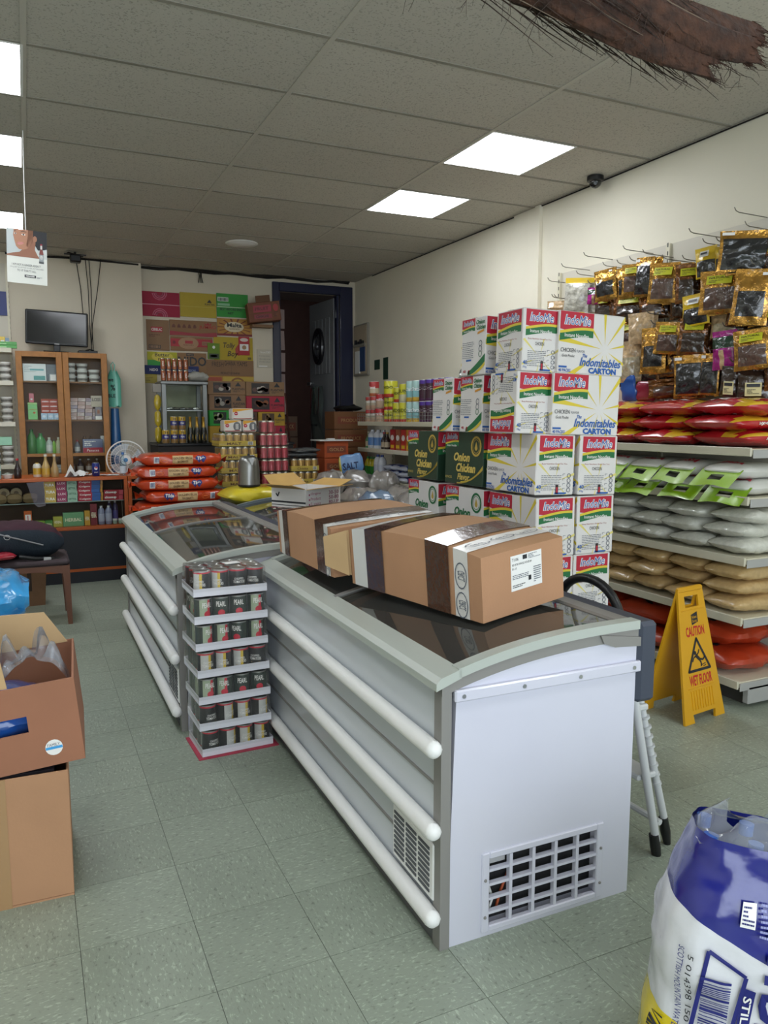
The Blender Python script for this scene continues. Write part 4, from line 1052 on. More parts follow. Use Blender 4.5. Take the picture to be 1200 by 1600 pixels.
# ================================================================== WATER PACK
M_wnavy = mat('navy_film', '#191f7a', .2, coat=.7, bump=.35, bscale=14); M_wwhite = mat('white_film', '#d9d9dc', .22, coat=.6, bump=.35, bscale=14); M_wyel = mat('yellow_film2', '#e0c81a', .25, coat=.6, bump=.3, bscale=14)
t = thing('water_pack', 'plastic-wrapped pack of water bottles in navy, white and yellow film', 'water pack', (1.342, 1.106, 0), (R(-4), R(5), R(-40)))
WW, WD, WH = .34, .26, .545; M_crk = glassy('crinkle_film', '#f0f3f5', haze=.22, hazecol='#dfe6ee', ior=1.7, rough=.12)
def wf(a, b):
    """a round the pack, b up"""
    th = 2*PI*a; c, s_ = math.cos(th), math.sin(th); e = 3.4
    sh = 1 - .30*max(0, b-.62)**1.5/.38**1.5 + .03*math.sin(b*13)*.6
    x = WW/2*math.copysign(abs(c)**(2/e), c)*sh; y = WD/2*math.copysign(abs(s_)**(2/e), s_)*sh
    k = .010*noise.noise(V((x*9, y*9, b*5))) + .006*noise.noise(V((x*25, y*25, b*14+3)))
    l = math.hypot(x, y) or 1
    return V((x*(1+k/l), y*(1+k/l), WH*b))
def wm(a, b):
    x = wf(a, b).x/WW + .5
    if b < .10 + .12*(1-x): return M_wyel
    if b > .50 + .22*(.6-x): return M_wnavy
    return M_wwhite
m = MB()
def wb(a):
    x = wf(a, .4).x/WW + .5; return (0, .15+.13*(1-x), .60+.24*(.6-x), 1)
for k, mm_ in enumerate((M_wyel, M_wwhite, M_wnavy)):
    m.grid(lambda a, b: wf(a, wb(a)[k] + (wb(a)[k+1]-wb(a)[k])*b), 64, 16, mm_, True, lambda a, b: M_crk if wf(a, .4).x > .30*WW else mm_)
m.build('printed_film', t)
def wfront(x, y, l):
    q = max(-.98, min(.98, x/(WW/2))); e = 3.4; yy = -WD/2*(1-abs(q)**e)**(1/e)
    th = math.atan2(-abs(yy/(WD/2))**(e/2), math.copysign(abs(q)**(e/2), q)); a = (th/(2*PI)) % 1
    p = wf(a, y/WH); return V((p.x, p.y-.006-l, p.z))
m = MB(); p = Pr(m, fn=lambda x, y, l: wfront(x-.06, y+.06, l), cell=.012); I_nv = ink('#1a1f6e')
p.text('HYDRO', .085, .0, .065, .34, I_nv, .05, 0, 1); p.rect(.050, .10, .026, .11, I_nv); p.nx().nx().nx().text('STILL', .055, .115, .016, .08, I_wht, .02, 0, 1)
p.line([(-.040, .04), (-.02, .27), (.055, .235), (.03, .03)], .008, I_nv); p.bars(-.026, .05, .056, .17, I_nv, seed=5, vertical=True)
p.text('SCOTTISH MOUNTAIN WATER', -.075, .07, .012, .19, I_nv, 0, 0, 1); p.text('5 014398 150', -.055, .10, .012, .15, I_blk, 0, 0, 1)
p.text('VAL', -.12, .03, .03, .05, I_blk, .02, 0, 1); p.line([(-.165, .13), (-.15, .24)], .006, I_nv); p.bars(-.163, .15, .02, .09, I_nv, seed=8, vertical=True)
p.rect(.03, .335, .03, .05, I_wht); p.nx().lines(.033, .34, .024, .04, 5, I_nv); p.lines(.07, .32, .03, .07, 7, ink('#8f93c4'))
m.build('printed_lettering', t)
for i in range(3):
    for j in range(2):
        m = MB(); m.lathe([(.038, 0), (.042, .02), (.042, .20), (.036, .27), (.016, .31), (.013, .33)], glassy('bottle_plastic', '#d9ecf5', haze=.05), 14); m.lathe([(.016, .325), (.016, .35)], gloss('#2a62b8'), 12); m.build('bottle', t, (-.09+.09*i, -.05+.1*j, .19))
m = MB()
def cf(a, b):
    q = wf(a, .97); th = 2*PI*a; r_ = (1-.55*b); k = .014*noise.noise(V((math.cos(th)*3, math.sin(th)*3, b*5)))
    return V((q.x*r_+k, q.y*r_, WH*.97 + .045*b*(1+.5*math.sin(th*3))+k))
m.grid(cf, 30, 6, glassy('crinkle_film', '#f0f3f5', haze=.22, hazecol='#dfe6ee', ior=1.7, rough=.12)); m.build('clear_top_film', t)
t2 = thing('water_pack', 'clear-wrapped pack of blue-capped water bottles beside the navy printed pack', 'water pack', (1.665, 0.95, 0), (0, 0, R(-30)))
for i in range(3):
    for j in range(2):
        m = MB(); m.lathe([(.040, 0), (.044, .02), (.044, .24), (.038, .34), (.018, .40), (.014, .43)], glassy('bottle_plastic'), 14); m.lathe([(.0445, .12), (.0445, .24)], gloss('#3b74c4'), 14, caps=False); m.lathe([(.018, .42), (.018, .45)], gloss('#2a62b8'), 12); m.build('bottle', t2, (-.09+.09*i, -.05+.1*j, 0))
m = MB(); m.grid(lambda a, b: wf(a, min(1, b*1.0))*.86, 36, 22, MATS['crinkle_film']); m.build('clear_film', t2)

# ================================================================== DRIED PALM FIBRE HANGING NEAR THE CAMERA
M_fib = mat('palm_fibre', '#2e1c10', .8, var=.5, scale=40, bump=.9, bscale=60); M_fibl = mat('palm_fibre_pale', '#6a5a4a', .8, var=.2, scale=30); M_stub = mat('palm_stub', '#3a2112', .9, var=.6, scale=45, bump=1, bscale=70)
t = thing('palm_fibre', 'shaggy bundle of dried brown palm stalks and fibres hanging from the ceiling', 'palm fibre', (.75, .92, 2.05)); O = V((.75, .92, 2.05))
rn = random.Random(4)
def stub(a, b, r0, r1, seed):
    """flat leaf base, torn off at its end b"""
    a, b = V(a)-O, V(b)-O; d = b-a; u = d.normalized(); s_ = u.cross(V((0,1,0))).normalized(); q = u.cross(s_).normalized(); m = MB()
    def fn(i, j):
        th = 2*PI*j; r = r0+(r1-r0)*i; e = 1 + (.10*noise.noise(V((math.cos(th)*2.5+seed, math.sin(th)*2.5, seed))) if i > .9 else 0)
        k = 1+.22*noise.noise(V((math.cos(th)*2+seed, math.sin(th)*2, i*2)))
        return a + d*i*e + (s_*math.cos(th)*r + q*math.sin(th)*r*.6)*k + V((0,0,-.012*math.sin(PI*i)))
    m.grid(fn, 10, 22, M_stub); ring = [fn(1, j/22) for j in range(22)]; m.add([a+d*.97]+ring, [(0, 1+j, 1+(j+1) % 22) for j in range(22)], M_stub, True)
    m.build('stalk', t)
    h = MB()
    for k in range(60):
        p0 = rn.choice(ring); dr = u*rn.uniform(.004, .016) + V((rn.uniform(-1,1), rn.uniform(-1,1), rn.uniform(-1,.4)))*.006; h.tube([p0-u*.01, p0+dr], [.0007, .0003], M_stub, 3, False)
    h.build('torn_fibres', t, kind='stuff')
stub((.52, .93, 2.045), (.825, .90, 2.012), .030, .024, 1); stub((.56, .95, 2.06), (.905, .93, 2.020), .034, .027, 2); stub((.60, .92, 2.03), (.935, .88, 1.955), .030, .020, 3)
stub((.70, .96, 2.085), (1.10, .95, 2.045), .036, .026, 4); stub((.46, .95, 2.075), (.78, .95, 2.03), .032, .028, 5); stub((.74, .90, 2.03), (1.00, .86, 1.975), .028, .020, 6)
m = MB()
for k in range(240):      # long fibres lying along the stalks
    s0 = rn.random(); s0 *= .75; x = .44+.6*s0; z = 2.065-.09*s0+rn.uniform(-.03, .045); y = .92+rn.uniform(-.05, .04); L_ = rn.uniform(.08, .22)*(1.1-.65*s0)
    m.tube([(x-O.x, y-O.y, z-O.z), (x+L_*.5-O.x, y-O.y, z-O.z-.03*L_/.2-.004), (x+L_-O.x, y+rn.uniform(-.01,.01)-O.y, z-O.z-.065*L_/.2+rn.uniform(-.012,.012))], [.0011, .0010, .0004], M_fib if rn.random() < .85 else M_fibl, 4, False)
for k in range(190):      # stray hairs curling down
    s0 = rn.random()**1.2; x = .44+.58*s0; z = 2.035-.075*s0+rn.uniform(-.01,.01); y = .90+rn.uniform(-.05,.05); L_ = rn.uniform(.02, .085)*(1.25-.5*s0); a = rn.uniform(-.6, 2.6)
    dx, dz = math.cos(a)*L_*.8, -abs(math.sin(a))*L_*.8; c = rn.uniform(-.35, .35)
    m.tube([(x-O.x, y-O.y, z-O.z), (x+dx*.35-dz*c*.4-O.x, y-O.y, z+dz*.35+dx*c*.4-O.z), (x+dx*.7-dz*c*.6-O.x, y-O.y+rn.uniform(-.01,.01), z+dz*.7+dx*c*.6-O.z), (x+dx-O.x, y-O.y+rn.uniform(-.015,.015), z+dz-O.z)], [.0005, .00045, .0004, .00025], M_fib, 3, False)
m.build('loose_fibres', t, kind='stuff')
MB().tube([(-.1, 0, .02), (-.1, .0, .5), (-.1, 0, ZC-O.z)], .003, M_fibl, 5).build('twine', t); MB().tube([(.2, .02, .02), (.2, .02, .5), (.2, .02, ZC-O.z)], .003, M_fibl, 5).build('twine', t)
# ================================================================== COUNTER AND WHAT IS IN IT
M_or = mat('orange_trim', '#b5581f', .45, var=.05, scale=10); M_cblk = mat('counter_black', '#191b24', .4)
def counter(label, x0, x1, y0, y1):
    t = thing('display_counter', label, 'counter', (x0, y0, 0)); L = x1-x0; D = y1-y0
    MB().box((0, .02, .0), (L, D, .47), M_cblk).build('base', t)
    MB().box((0, .0, .0), (L, .02, .10), M_cblk).box((0, .0, .125), (L, .02, .47), M_cblk).build('front_board', t)
    MB().box((0, -.004, .10), (L, .02, .125), M_or).build('orange_strip', t)
    MB().box((0, -.004, .47), (L, D, .50), M_or, .003).build('base_rail', t)
    MB().box((0, -.004, .905), (L, D, .935), M_or, .003).build('counter_top', t)
    for x in (0, L-.03): MB().box((x, -.004, .50), (x+.03, .03, .905), M_or).build('corner_post', t)
    MB().box((0, D-.02, .50), (L, D, .905), mat('counter_back', '#5a4a3c', .7)).build('back_board', t)
    MB().box((.03, .06, .712), (L-.03, D-.03, .718), mat('glass_shelf', '#9fb0aa', .15, coat=.5)).build('glass_shelf', t)
    MB().add([(.03, .008, .50), (L-.03, .008, .50), (L-.03, .008, .905), (.03, .008, .905)], [(0,1,2,3)], M_glass).build('front_glass', t)
    return t
CX0, CX1, CY = -1.2, .80, 7.2
counter('black and orange glass display counter full of toothpaste boxes', CX0, CX1, CY, CY+.55)
counter('black and orange display counter behind the orange rice sacks', .805, 1.18, CY, CY+.55)
def carton_small(name, label, grp, loc, w, d, h, base, prt=None, rot=0, cat='box', n=1):
    b = MB().box((0,0,0), (w,d,h), gloss(base) if isinstance(base, str) else base, .0015)
    if prt: prt(Pr(b, (0,0,0), (1,0,0), (0,0,1), .0008), w, h)
    return b.build(name, None, loc, (0,0,rot), label=label, cat=cat, group=grp)
def p_colg(p, w, h): p.rect(0,0,w*.62,h,I_red); p.rect(w*.62,0,w*.38,h,ink('#2f5fa8')); p.nx(); p.text('Colgate', w*.06, h*.22, w*.5, h*.55, I_wht, .02)
def p_close(p, w, h): p.rect(0,0,w,h,ink('#9c1626')); p.nx(); p.text('closeup', w*.05, h*.2, w*.6, h*.62, I_wht, .03); p.rect(w*.78, h*.1, w*.2, h*.8, ink('#c44a58'))
def p_word(word, col, bg, y=.3, hh=.4): 
    def f(p, w, h): p.rect(0,0,w,h,ink(bg)); p.nx(); p.text(word, w*.1, h*y, w*.8, h*hh, ink(col), .02)
    return f
def stackm(nm, lab, grp, x, y, z, w, d, h, n, base, prt, gap=.001):
    """n boxes one on another, sharing a mesh"""
    o = carton_small(nm, lab, grp, (x, y, z), w, d, h, base, prt)
    for k in range(1, n): clone(o, (x + .003*math.sin(k*2.1), y + .002*math.cos(k*3), z+(h+gap)*k))
YS = CY+.065
zt = .719
stackm('soap_box', 'pale yellow soap box behind the counter glass', 'yellow soap boxes', .115, YS, zt, .092, .06, .060, 3, '#d8b45a', p_word('TURA', '#ffffff', '#d9b558'))
stackm('soap_box', 'pink soap box behind the counter glass', 'pink soap boxes', .213, YS, zt, .082, .06, .046, 4, '#a8325a', p_word('LUX', '#f0d8e0', '#a83a64'))
stackm('soap_box', 'pale green soap box behind the counter glass', 'pale green soap boxes', .30, YS, zt, .080, .06, .046, 4, '#9fc4aa', p_word('DETTOL', '#1d5a3c', '#a9cbb4'))
stackm('toothpaste_box', 'red and blue toothpaste box in the stack behind the counter glass', 'red and blue toothpaste boxes', .386, YS, zt, .185, .05, .036, 5, '#b3202f', p_colg)
stackm('toothpaste_box', 'small amber box beside the red and blue toothpaste', 'amber boxes', .574, YS, zt, .020, .05, .036, 5, '#c98a2c', None)
stackm('toothpaste_box', 'dark red toothpaste box lying behind the counter glass', 'dark red toothpaste boxes', .60, YS+.0, zt, .165, .05, .045, 2, '#9c1626', p_close)
for k, (x, w, h, c, lab) in enumerate(((.02, .085, .06, '#7da33a', 'green cream box'), (.11, .06, .06, '#4a8a35', 'dark green cream box'), (.175, .075, .09, '#a8a83c', 'olive yellow box'), (.255, .17, .12, '#6aa070', 'wide pale green carton'), (.432, .045, .13, '#c79a2c', 'narrow gold box'), (.482, .055, .19, '#7a1f2a', 'tall maroon box'))):
    carton_small('remedy_box', lab + ' on the lower shelf of the counter', None, (x, YS, .501), w, .06, h, c, p_word('HERBAL', '#efe8c8', c, .35, .25))
def bottle(name, label, loc, r, h, body, cap, grp=None, neck=.35, labelc=None, cat='bottle', see=False):
    t = thing(name, label, cat, loc, group=grp)
    m = MB(); hb = h*(1-neck); mt = glassy('glass'+body, body, ior=1.5) if see else gloss(body)
    m.lathe([(r*.92, 0), (r, h*.03), (r, hb*.85), (r*.75, hb), (r*.36, hb+h*neck*.45), (r*.32, h*.93)], mt, 12); m.build('body', t)
    if labelc: MB().lathe([(r*1.015, hb*.2), (r*1.015, hb*.7)], gloss(labelc), 12, caps=False).build('label_band', t)
    MB().lathe([(r*.40, h*.90), (r*.40, h)], gloss(cap), 10).build('cap', t)
    return t
for k in range(2): 
    b_ = bottle('pill_bottle', 'white capped grey pill bottle on the lower counter shelf', (.575+.062*k, YS+.03, .501), .029, .165, '#8f95b0', '#e0e0e0', 'pill bottles', .16, '#b3b8cc')
for k in range(2): bottle('pill_bottle', 'small purple bottle behind the pill bottles', (.655+.05*k, YS+.13, .501), .024, .20, '#4a4068', '#c9c9d0', 'purple bottles', .2, '#6a62a0')
for k in range(2):
    t = thing('cream_jar', 'small white-lidded jar on the lower counter shelf', 'jar', (.69+.048*k, YS+.02, .501), group='cream jars in the counter'); MB().lathe([(.019,0),(.02,.004),(.02,.03)], gloss('#9fb8a4'), 12).build('body', t); MB().lathe([(.021,.03),(.021,.045)], M_white, 12).build('lid', t)
carton_small('lighter_box', 'small orange display box with a window in the counter', None, (-.055, YS+.0, .501), .062, .05, .15, '#c4622a', lambda p, w, h: (p.rect(w*.15, h*.2, w*.7, h*.6, I_wht), p.nx().rect(w*.45, h*.25, w*.1, h*.5, I_red)))
for k in range(2):
    t = thing('paper_roll', 'brown wrapped roll behind the counter glass', 'roll', (-.20+.095*k, CY+.08, .81), group='brown rolls in the counter'); MB().tube([(0,0,0),(0,.2,0)], .045, mat('roll_brown', '#8a7a60', .7, var=.1), 16).build('roll', t); MB().tube([(0,-.002,0),(0,0,0)], .02, mat('roll_core', '#5a4c3c', .8), 12).build('core', t)
for k in range(3): 
    S = bagfn(.11, .12, .09, seed=k+200, wr=.006); bag(MB(), S, mat('brown_paper', '#7d6a4a', .8, var=.15), 8, 12).build('paper_packet', None, (-.24+.12*k, CY+.09, .719), (0,0,PI/2), label='brown paper wrapped packet in the counter', cat='packet', group='brown paper packets')
m = MB(); m.add([(.03,-.006+CY,.72),(.12,-.006+CY,.70),(.115,-.006+CY,.91),(-.02,-.006+CY,.90)], [(0,1,2,3)], glassy('lilac_film', '#d9d4e0', haze=.2, hazecol='#c9c4d2', ior=1.4, rough=.1)); m.add([(.03,-.012+CY,.72),(.06,-.016+CY,.69),(.12,-.012+CY,.70)], [(0,1,2)], MATS['lilac_film']); m.build('film_sheet', label='piece of lilac clear film taped to the counter front', cat='film')
# things standing on the counter
ZT = .936
t = thing('drink_can', 'blue cola can standing on the counter', 'can', (.545, CY+.09, ZT)); m = MB(); m.lathe([(.026,0),(.033,.008),(.033,.108),(.027,.118)], mat('can_blue', '#16297a', .25, metal=.3, coat=.4), 18); m.build('body', t)
p = MB(); fnc = lambda x, y, l: V(((.0335+l)*math.sin(x/.033), -(.0335+l)*math.cos(x/.033), y)); q = Pr(p, fn=fnc); q.ell(0, .072, .015, .015, I_wht, 14); q.nx(); q.band(-.014, .014, lambda a: .072+.004*math.sin(a*6), lambda a: .072+.014*math.sin(PI*a)+.001, I_red); q.text('pepsi', -.014, .03, .028, .012, I_wht, .01); p.build('printed_badge', t); MB().lathe([(.027,.118),(.025,.121)], M_tin, 16).build('lid', t)
bottle('sauce_bottle', 'clear sauce bottle with tan drink on the counter', (.14, CY+.16, ZT), .034, .20, '#b99a5e', '#e0ddd0', None, .45, '#c9a640')
bottle('sauce_bottle', 'amber flask bottle on the counter', (.21, CY+.14, ZT), .032, .20, '#a88a58', '#d8d4c4', None, .55)
bottle('cola_bottle', 'dark bottle with red cap on the counter', (-.085, CY+.10, ZT), .03, .17, '#241416', '#c0262e', None, .5)
bottle('white_bottle', 'white and yellow squat bottle on the counter', (.07, CY+.20, ZT), .035, .125, '#d6d6cc', '#d9b02c', None, .1, '#c9a63a')
bottle('water_bottle', 'clear water bottle with blue label beside the fan', (.775, CY+.06, ZT), .03, .21, '#dcebf2', '#2a6ab8', None, .4, '#cfdbe6', see=True)
rn = random.Random(12)
def paper(name, label, loc, w, d, crump, seed, m=None):
    b = MB(); b.grid(lambda a, c: (w*(a-.5), d*(c-.5), .004 + crump*max(0, noise.noise(V((a*3+seed, c*3, seed)))+.3)), 8, 8, m or mat('paper_white', '#d9d9d6', .7)); return b.build(name, None, loc, (0,0,seed), label=label, cat='paper')
paper('paper_sheet', 'crumpled white paper beside the cola can', (.38, CY+.10, ZT), .22, .14, .06, 1.1)
paper('paper_sheet', 'flat scattered receipts on the counter', (.46, CY+.22, ZT), .16, .10, .015, 2.6)
paper('paper_sheet', 'folded white sheets between the cola can and the water bottle', (.66, CY+.11, ZT), .16, .10, .01, 3.1)
t = thing('napkin', 'upright folded white napkin on the counter', 'napkin', (.34, CY+.13, ZT)); MB().add([(-.05,0,0),(.05,0,0),(0,.01,.11),(-.04,.05,0),(.05,.05,0)], [(0,1,2),(3,4,2),(0,2,3),(1,4,2)], mat('paper_white')).build('fold', t)
t = thing('bowl_stack', 'white paper tray with a wrapped meal on the counter', 'tray', (-.163, CY+.12, ZT)); MB().lathe([(.03,0),(.045,.035)], mat('paper_white'), 14).build('tray', t); MB().ball((0,0,.035), .030, mat('foil_wrap', '#b5bab0', .3, metal=.4), 10, (1,1,.5)).build('wrap', t)
carton_small('tissue_box', 'pale mint tissue box at the counter end', None, (-.435, CY+.10, ZT), .22, .14, .11, '#b9d4c6', lambda p, w, h: (p.rect(w*.6,0,w*.4,h*.6,ink('#7fb8ba')),))
carton_small('white_carton', 'low white carton in front of the mint tissue box', None, (-.42, CY+.02, ZT), .2, .07, .05, '#d9dcd8')
t = thing('desk_fan', 'white table fan with a round cage standing behind the counter', 'fan', (.845, CY+.42, ZT-.005), (0,0,R(-10)))
m = MB(); m.lathe([(.09,0),(.09,.015),(.03,.03),(.018,.05),(.018,.12)], M_white, 16); m.build('stand', t)
c = (0, -.05, .13)
for rr in (.175, .14, .10, .06): MB().tube([(c[0]+rr*math.cos(2*PI*k/28), c[1]-.02+.06*(rr/.175)**2, c[2]+rr*math.sin(2*PI*k/28)) for k in range(29)], .0022 if rr < .17 else .007, M_white, 5, False).build('cage_ring', t)
m = MB()
for k in range(36): a = 2*PI*k/36; m.tube([(c[0]+.03*math.cos(a), c[1]-.018, c[2]+.03*math.sin(a)), (c[0]+.1*math.cos(a), c[1]-.0, c[2]+.1*math.sin(a)), (c[0]+.175*math.cos(a), c[1]+.04, c[2]+.175*math.sin(a))], .001, M_white, 3, False)
m.build('cage_wires', t, kind='stuff')
for k in range(3):
    a0 = 2*PI*k/3; m = MB(); m.grid(lambda a, b: (c[0]+(.03+.12*b)*math.cos(a0+(a-.5)*1.5*(.6+.4*b)), c[1]+.03+.025*(a-.5), c[2]+(.03+.12*b)*math.sin(a0+(a-.5)*1.5*(.6+.4*b))), 6, 5, mat('fan_blade', '#aab3ba', .4)); m.build('blade', t)
m = MB(); m.tube([(c[0],c[1]-.03,c[2]),(c[0],c[1]-.015,c[2])], .045, M_white, 20); m.tube([(c[0],c[1]-.034,c[2]),(c[0],c[1]-.03,c[2])], .02, gloss('#2a7ab8'), 16); m.build('hub_badge', t)
MB().tube([(0,.02,.13),(0,.12,.13)], .045, M_white, 16).build('motor', t)

# ================================================================== GLASS-DOORED CABINET, TELEVISION
M_oak = mat('oak', '#a87238', .5, var=.14, scale=18, bump=.08, bscale=40)
KX, KY, KW, KH, KD = -.06, 8.25, .83, 2.09, .32
t = thing('display_cabinet', 'oak cabinet with two glass doors below the television', 'cabinet', (KX, KY, 0))
m = MB(); m.box((0,.02,0),(.03,KD,KH-.0),M_oak).box((KW-.03,.02,0),(KW,KD,KH),M_oak).box((.03,.02,KH-.03),(KW-.03,KD,KH),M_oak).box((.03,KD-.012,0),(KW-.03,KD,KH-.03),mat('oak_dark','#8a6440',.6,var=.1)).box((.03,.02,.0),(KW-.03,KD-.012,.08),M_oak); m.build('carcass', t)
for z in (.55, 1.10, 1.435, 1.81): MB().box((.03,.03,z-.016),(KW-.03,KD-.012,z),mat('oak_dark')).build('shelf', t)
for k in range(2):
    x0 = .0 + k*(KW/2); x1 = x0+KW/2-.004; d = MB(); s = .055
    d.box((x0,0,.08),(x0+s,.02,KH),M_oak,.003).box((x1-s,0,.08),(x1,.02,KH),M_oak,.003).box((x0+s,0,KH-.05),(x1-s,.02,KH),M_oak).box((x0+s,0,.08),(x1-s,.02,.16),M_oak).box((x0+s,0,1.075),(x1-s,.02,1.105),M_oak); do = d.build('cabinet_door', t)
    for z0, z1 in ((.16,1.075),(1.105,KH-.05)): MB().add([(x0+s,.01,z0),(x1-s,.01,z0),(x1-s,.01,z1),(x0+s,.01,z1)],[(0,1,2,3)],M_glass).build('pane', do)
    xx = x1-.02 if k == 0 else x0+.02; MB().tube([(xx,-.02,1.06),(xx,0,1.06)],.009,M_oak,10).build('knob', do)
M_tub = mat('tub_white', '#d6d6d0', .4); 
def tubs(lab, grp, spots):
    t0 = None
    for (x, y, z) in spots:
        if t0 is None:
            t0 = thing('plastic_tub', lab, 'tub', (x, y, z), group=grp)
            MB().lathe([(.042,0),(.05,.045)], M_tub, 16).build('tub', t0); MB().lathe([(.054,.045),(.054,.056),(.050,.060)], M_tub, 16).build('lid', t0)
            MB().lathe([(.0462,.012),(.0486,.034)], mat('tub_label','#77756e',.5,var=.4,scale=60), 16, caps=False).build('label_band', t0)
        else: clone(t0, (x, y, z))
tubs('white lidded tub on the upper right shelf of the oak cabinet', 'tubs in the oak cabinet', [(KX+.485+.112*i, KY+.10+.02*(i % 2), 1.811+.0605*k) for i in range(3) for k in range(3 if i < 2 else 2)])
KS = KY+.06
carton_small('medicine_box', 'white and teal medicine carton on the top left cabinet shelf', None, (KX+.060, KS, 1.811), .205, .1, .165, '#d6dcda', lambda p, w, h: (p.rect(w*.45,h*.05,w*.5,h*.25,ink('#5fa3a0')), p.rect(w*.3,h*.6,w*.6,h*.1,ink('#6fb0b4')), p.lines(w*.06,h*.5,w*.5,h*.4,4,ink('#a8b4b4'))))
carton_small('medicine_box', 'low grey carton beside the teal medicine carton', None, (KX+.29, KS, 1.811), .10, .1, .07, '#8f989c', lambda p, w, h: (p.rect(w*.1,h*.1,w*.5,h*.8,I_wht),))
carton_small('medicine_box', 'dark grey carton under the cabinet top', None, (KX+.27, KS+.1, 1.811), .11, .1, .17, '#6b7276')
carton_small('tea_box', 'bright green carton standing in the oak cabinet', None, (KX+.085, KS, 1.436), .085, .06, .165, '#4fae2a', lambda p, w, h: (p.line([(w*.1,h*.55),(w*.5,h*.62),(w*.9,h*.56)],.006,I_gold), p.ell(w*.65,h*.4,.012,.010,ink('#c46a2a'),10), p.rect(0,h*.9,w,h*.1,ink('#a8d080'))))
carton_small('phone_case', 'bright red pack standing above the green carton', None, (KX+.10, KS+.07, 1.436+.167), .045, .05, .09, '#c81f3a', lambda p, w, h: (p.rect(w*.3,h*.3,w*.4,h*.12,I_wht),))
for i in range(2):
    for k in range(3): carton_small('sweet_pack', 'orange and cream snack pack in the left side of the cabinet', 'orange snack packs', (KX+.205+.075*i, KS, 1.436+.064+.046*k), .074, .08, .044, '#c9a070', p_word('crackers', '#ffffff', '#b2472f', .3, .4))
for i in range(3): carton_small('tissue_pack', 'pale blue tissue pack in the left side of the cabinet', 'pale blue tissue packs', (KX+.20+.058*i, KS, 1.436), .055, .08, .062, '#9dbcd6', lambda p, w, h: (p.ell(w*.5,h*.5,w*.28,h*.22,ink('#d6e2ec'),10),))
for i in range(4):
    for k in range(6 if i < 3 else 3): carton_small('soap_pack', 'pink beige soap bar pack in the right side of the cabinet', 'soap bar packs in the cabinet', (KX+.455+.072*i+.004*k, KS+.01*(i % 2), 1.436+.036*k), .068, .07, .034, ('#b9988c','#a87f70','#b8a49a','#8f7884')[(i+k) % 4], lambda p, w, h: (p.lines(w*.1,h*.25,w*.8,h*.5,2,ink('#6b4a42')),))
carton_small('hair_box', 'white printed card box leaning on the soap packs', None, (KX+.665, KS-.015, 1.436+.128), .10, .04, .11, '#a89a8c', p_word('LOSS', '#3a3440', '#bfb4a0', .5, .3))
carton_small('hair_box', 'dark hair product box with a face oval in the right side of the cabinet', None, (KX+.70, KS-.02, 1.436), .06, .05, .125, '#4a3034', lambda p, w, h: (p.ell(w*.5,h*.62,w*.25,h*.2,ink('#9a6a52'),12), p.rect(0,0,w,h*.28,I_wht)))
for k, (x, r, h, c, cp) in enumerate(((.105,.042,.24,'#3f7d3a','#2f6a34'), (.185,.046,.20,'#4f9a55','#3f8a45'), (.262,.033,.16,'#b9c4ba','#e4e0d0'), (.305,.018,.14,'#7fb83a','#2a3a2a'), (.345,.026,.16,'#c4c49a','#dedac8'))):
    bottle('lotion_bottle', ('tall green see-through bottle', 'wide green see-through bottle', 'clear bottle with white label', 'slim lime bottle', 'cream coloured bottle')[k] + ' in the oak cabinet', (KX+x, KS+.05, 1.101), r, h, c, cp, None, .25, '#d8dcd8' if k == 2 else None)
carton_small('pill_carton', 'blue and crimson carton on the cabinet middle shelf', None, (KX+.57, KS, 1.101), .19, .08, .14, '#3a4470', lambda p, w, h: (p.rect(0,0,w,h*.38,ink('#a82038')), p.lines(w*.08,h*.5,w*.8,h*.4,3,I_wht,.5), p.nx().text('Panacea', w*.2, h*.1, w*.6, h*.18, I_wht)))
bottle('lotion_bottle', 'red capped grey bottle beside the blue and crimson carton', (KX+.52, KS+.04, 1.101), .026, .13, '#77787c', '#b81f2c', None, .3, '#c9c9c4')
for k in range(2): bottle('lotion_bottle', 'brown jar standing behind the blue and crimson carton', (KX+.60+.06*k, KS+.15, 1.101), .026, .17, '#8a6a4c', '#6a5038', 'brown jars in the cabinet', .15)
carton_small('white_box', 'tall white carton at the right edge of the cabinet', None, (KX+.745, KS+.06, 1.101), .045, .05, .17, '#d0cfc8')
for k, (x, c) in enumerate(((.46,'#8f6a66'), (.54,'#4a3a3c'), (.62,'#6a4a34'), (.70,'#5a4030'))): bottle('syrup_bottle', ('pinkish', 'dark', 'amber', 'brown')[k] + ' syrup bottle low in the oak cabinet', (KX+x, KS+.05, .551+.36), .03, .13, c, '#c9c4b8', None, .35, '#b5a9a0')
MB().box((KX+.07,KY+.04,.87),(KX+.78,KY+.28,.91),mat('oak_dark')).build('riser_board', label='low wooden riser inside the oak cabinet', cat='board')
MB().box((KX+.07,KY+.04,.551),(KX+.09,KY+.28,.87),mat('oak_dark')).box((KX+.75,KY+.04,.551),(KX+.78,KY+.28,.87),mat('oak_dark')).build('riser_support', label='wooden legs under the cabinet riser', cat='board')
for k in range(3): carton_small('medicine_box', 'thin white carton low in the left side of the cabinet', 'thin white cartons', (KX+.29, KS, .912+.026*k), .09, .07, .024, '#cfd0cc', None)
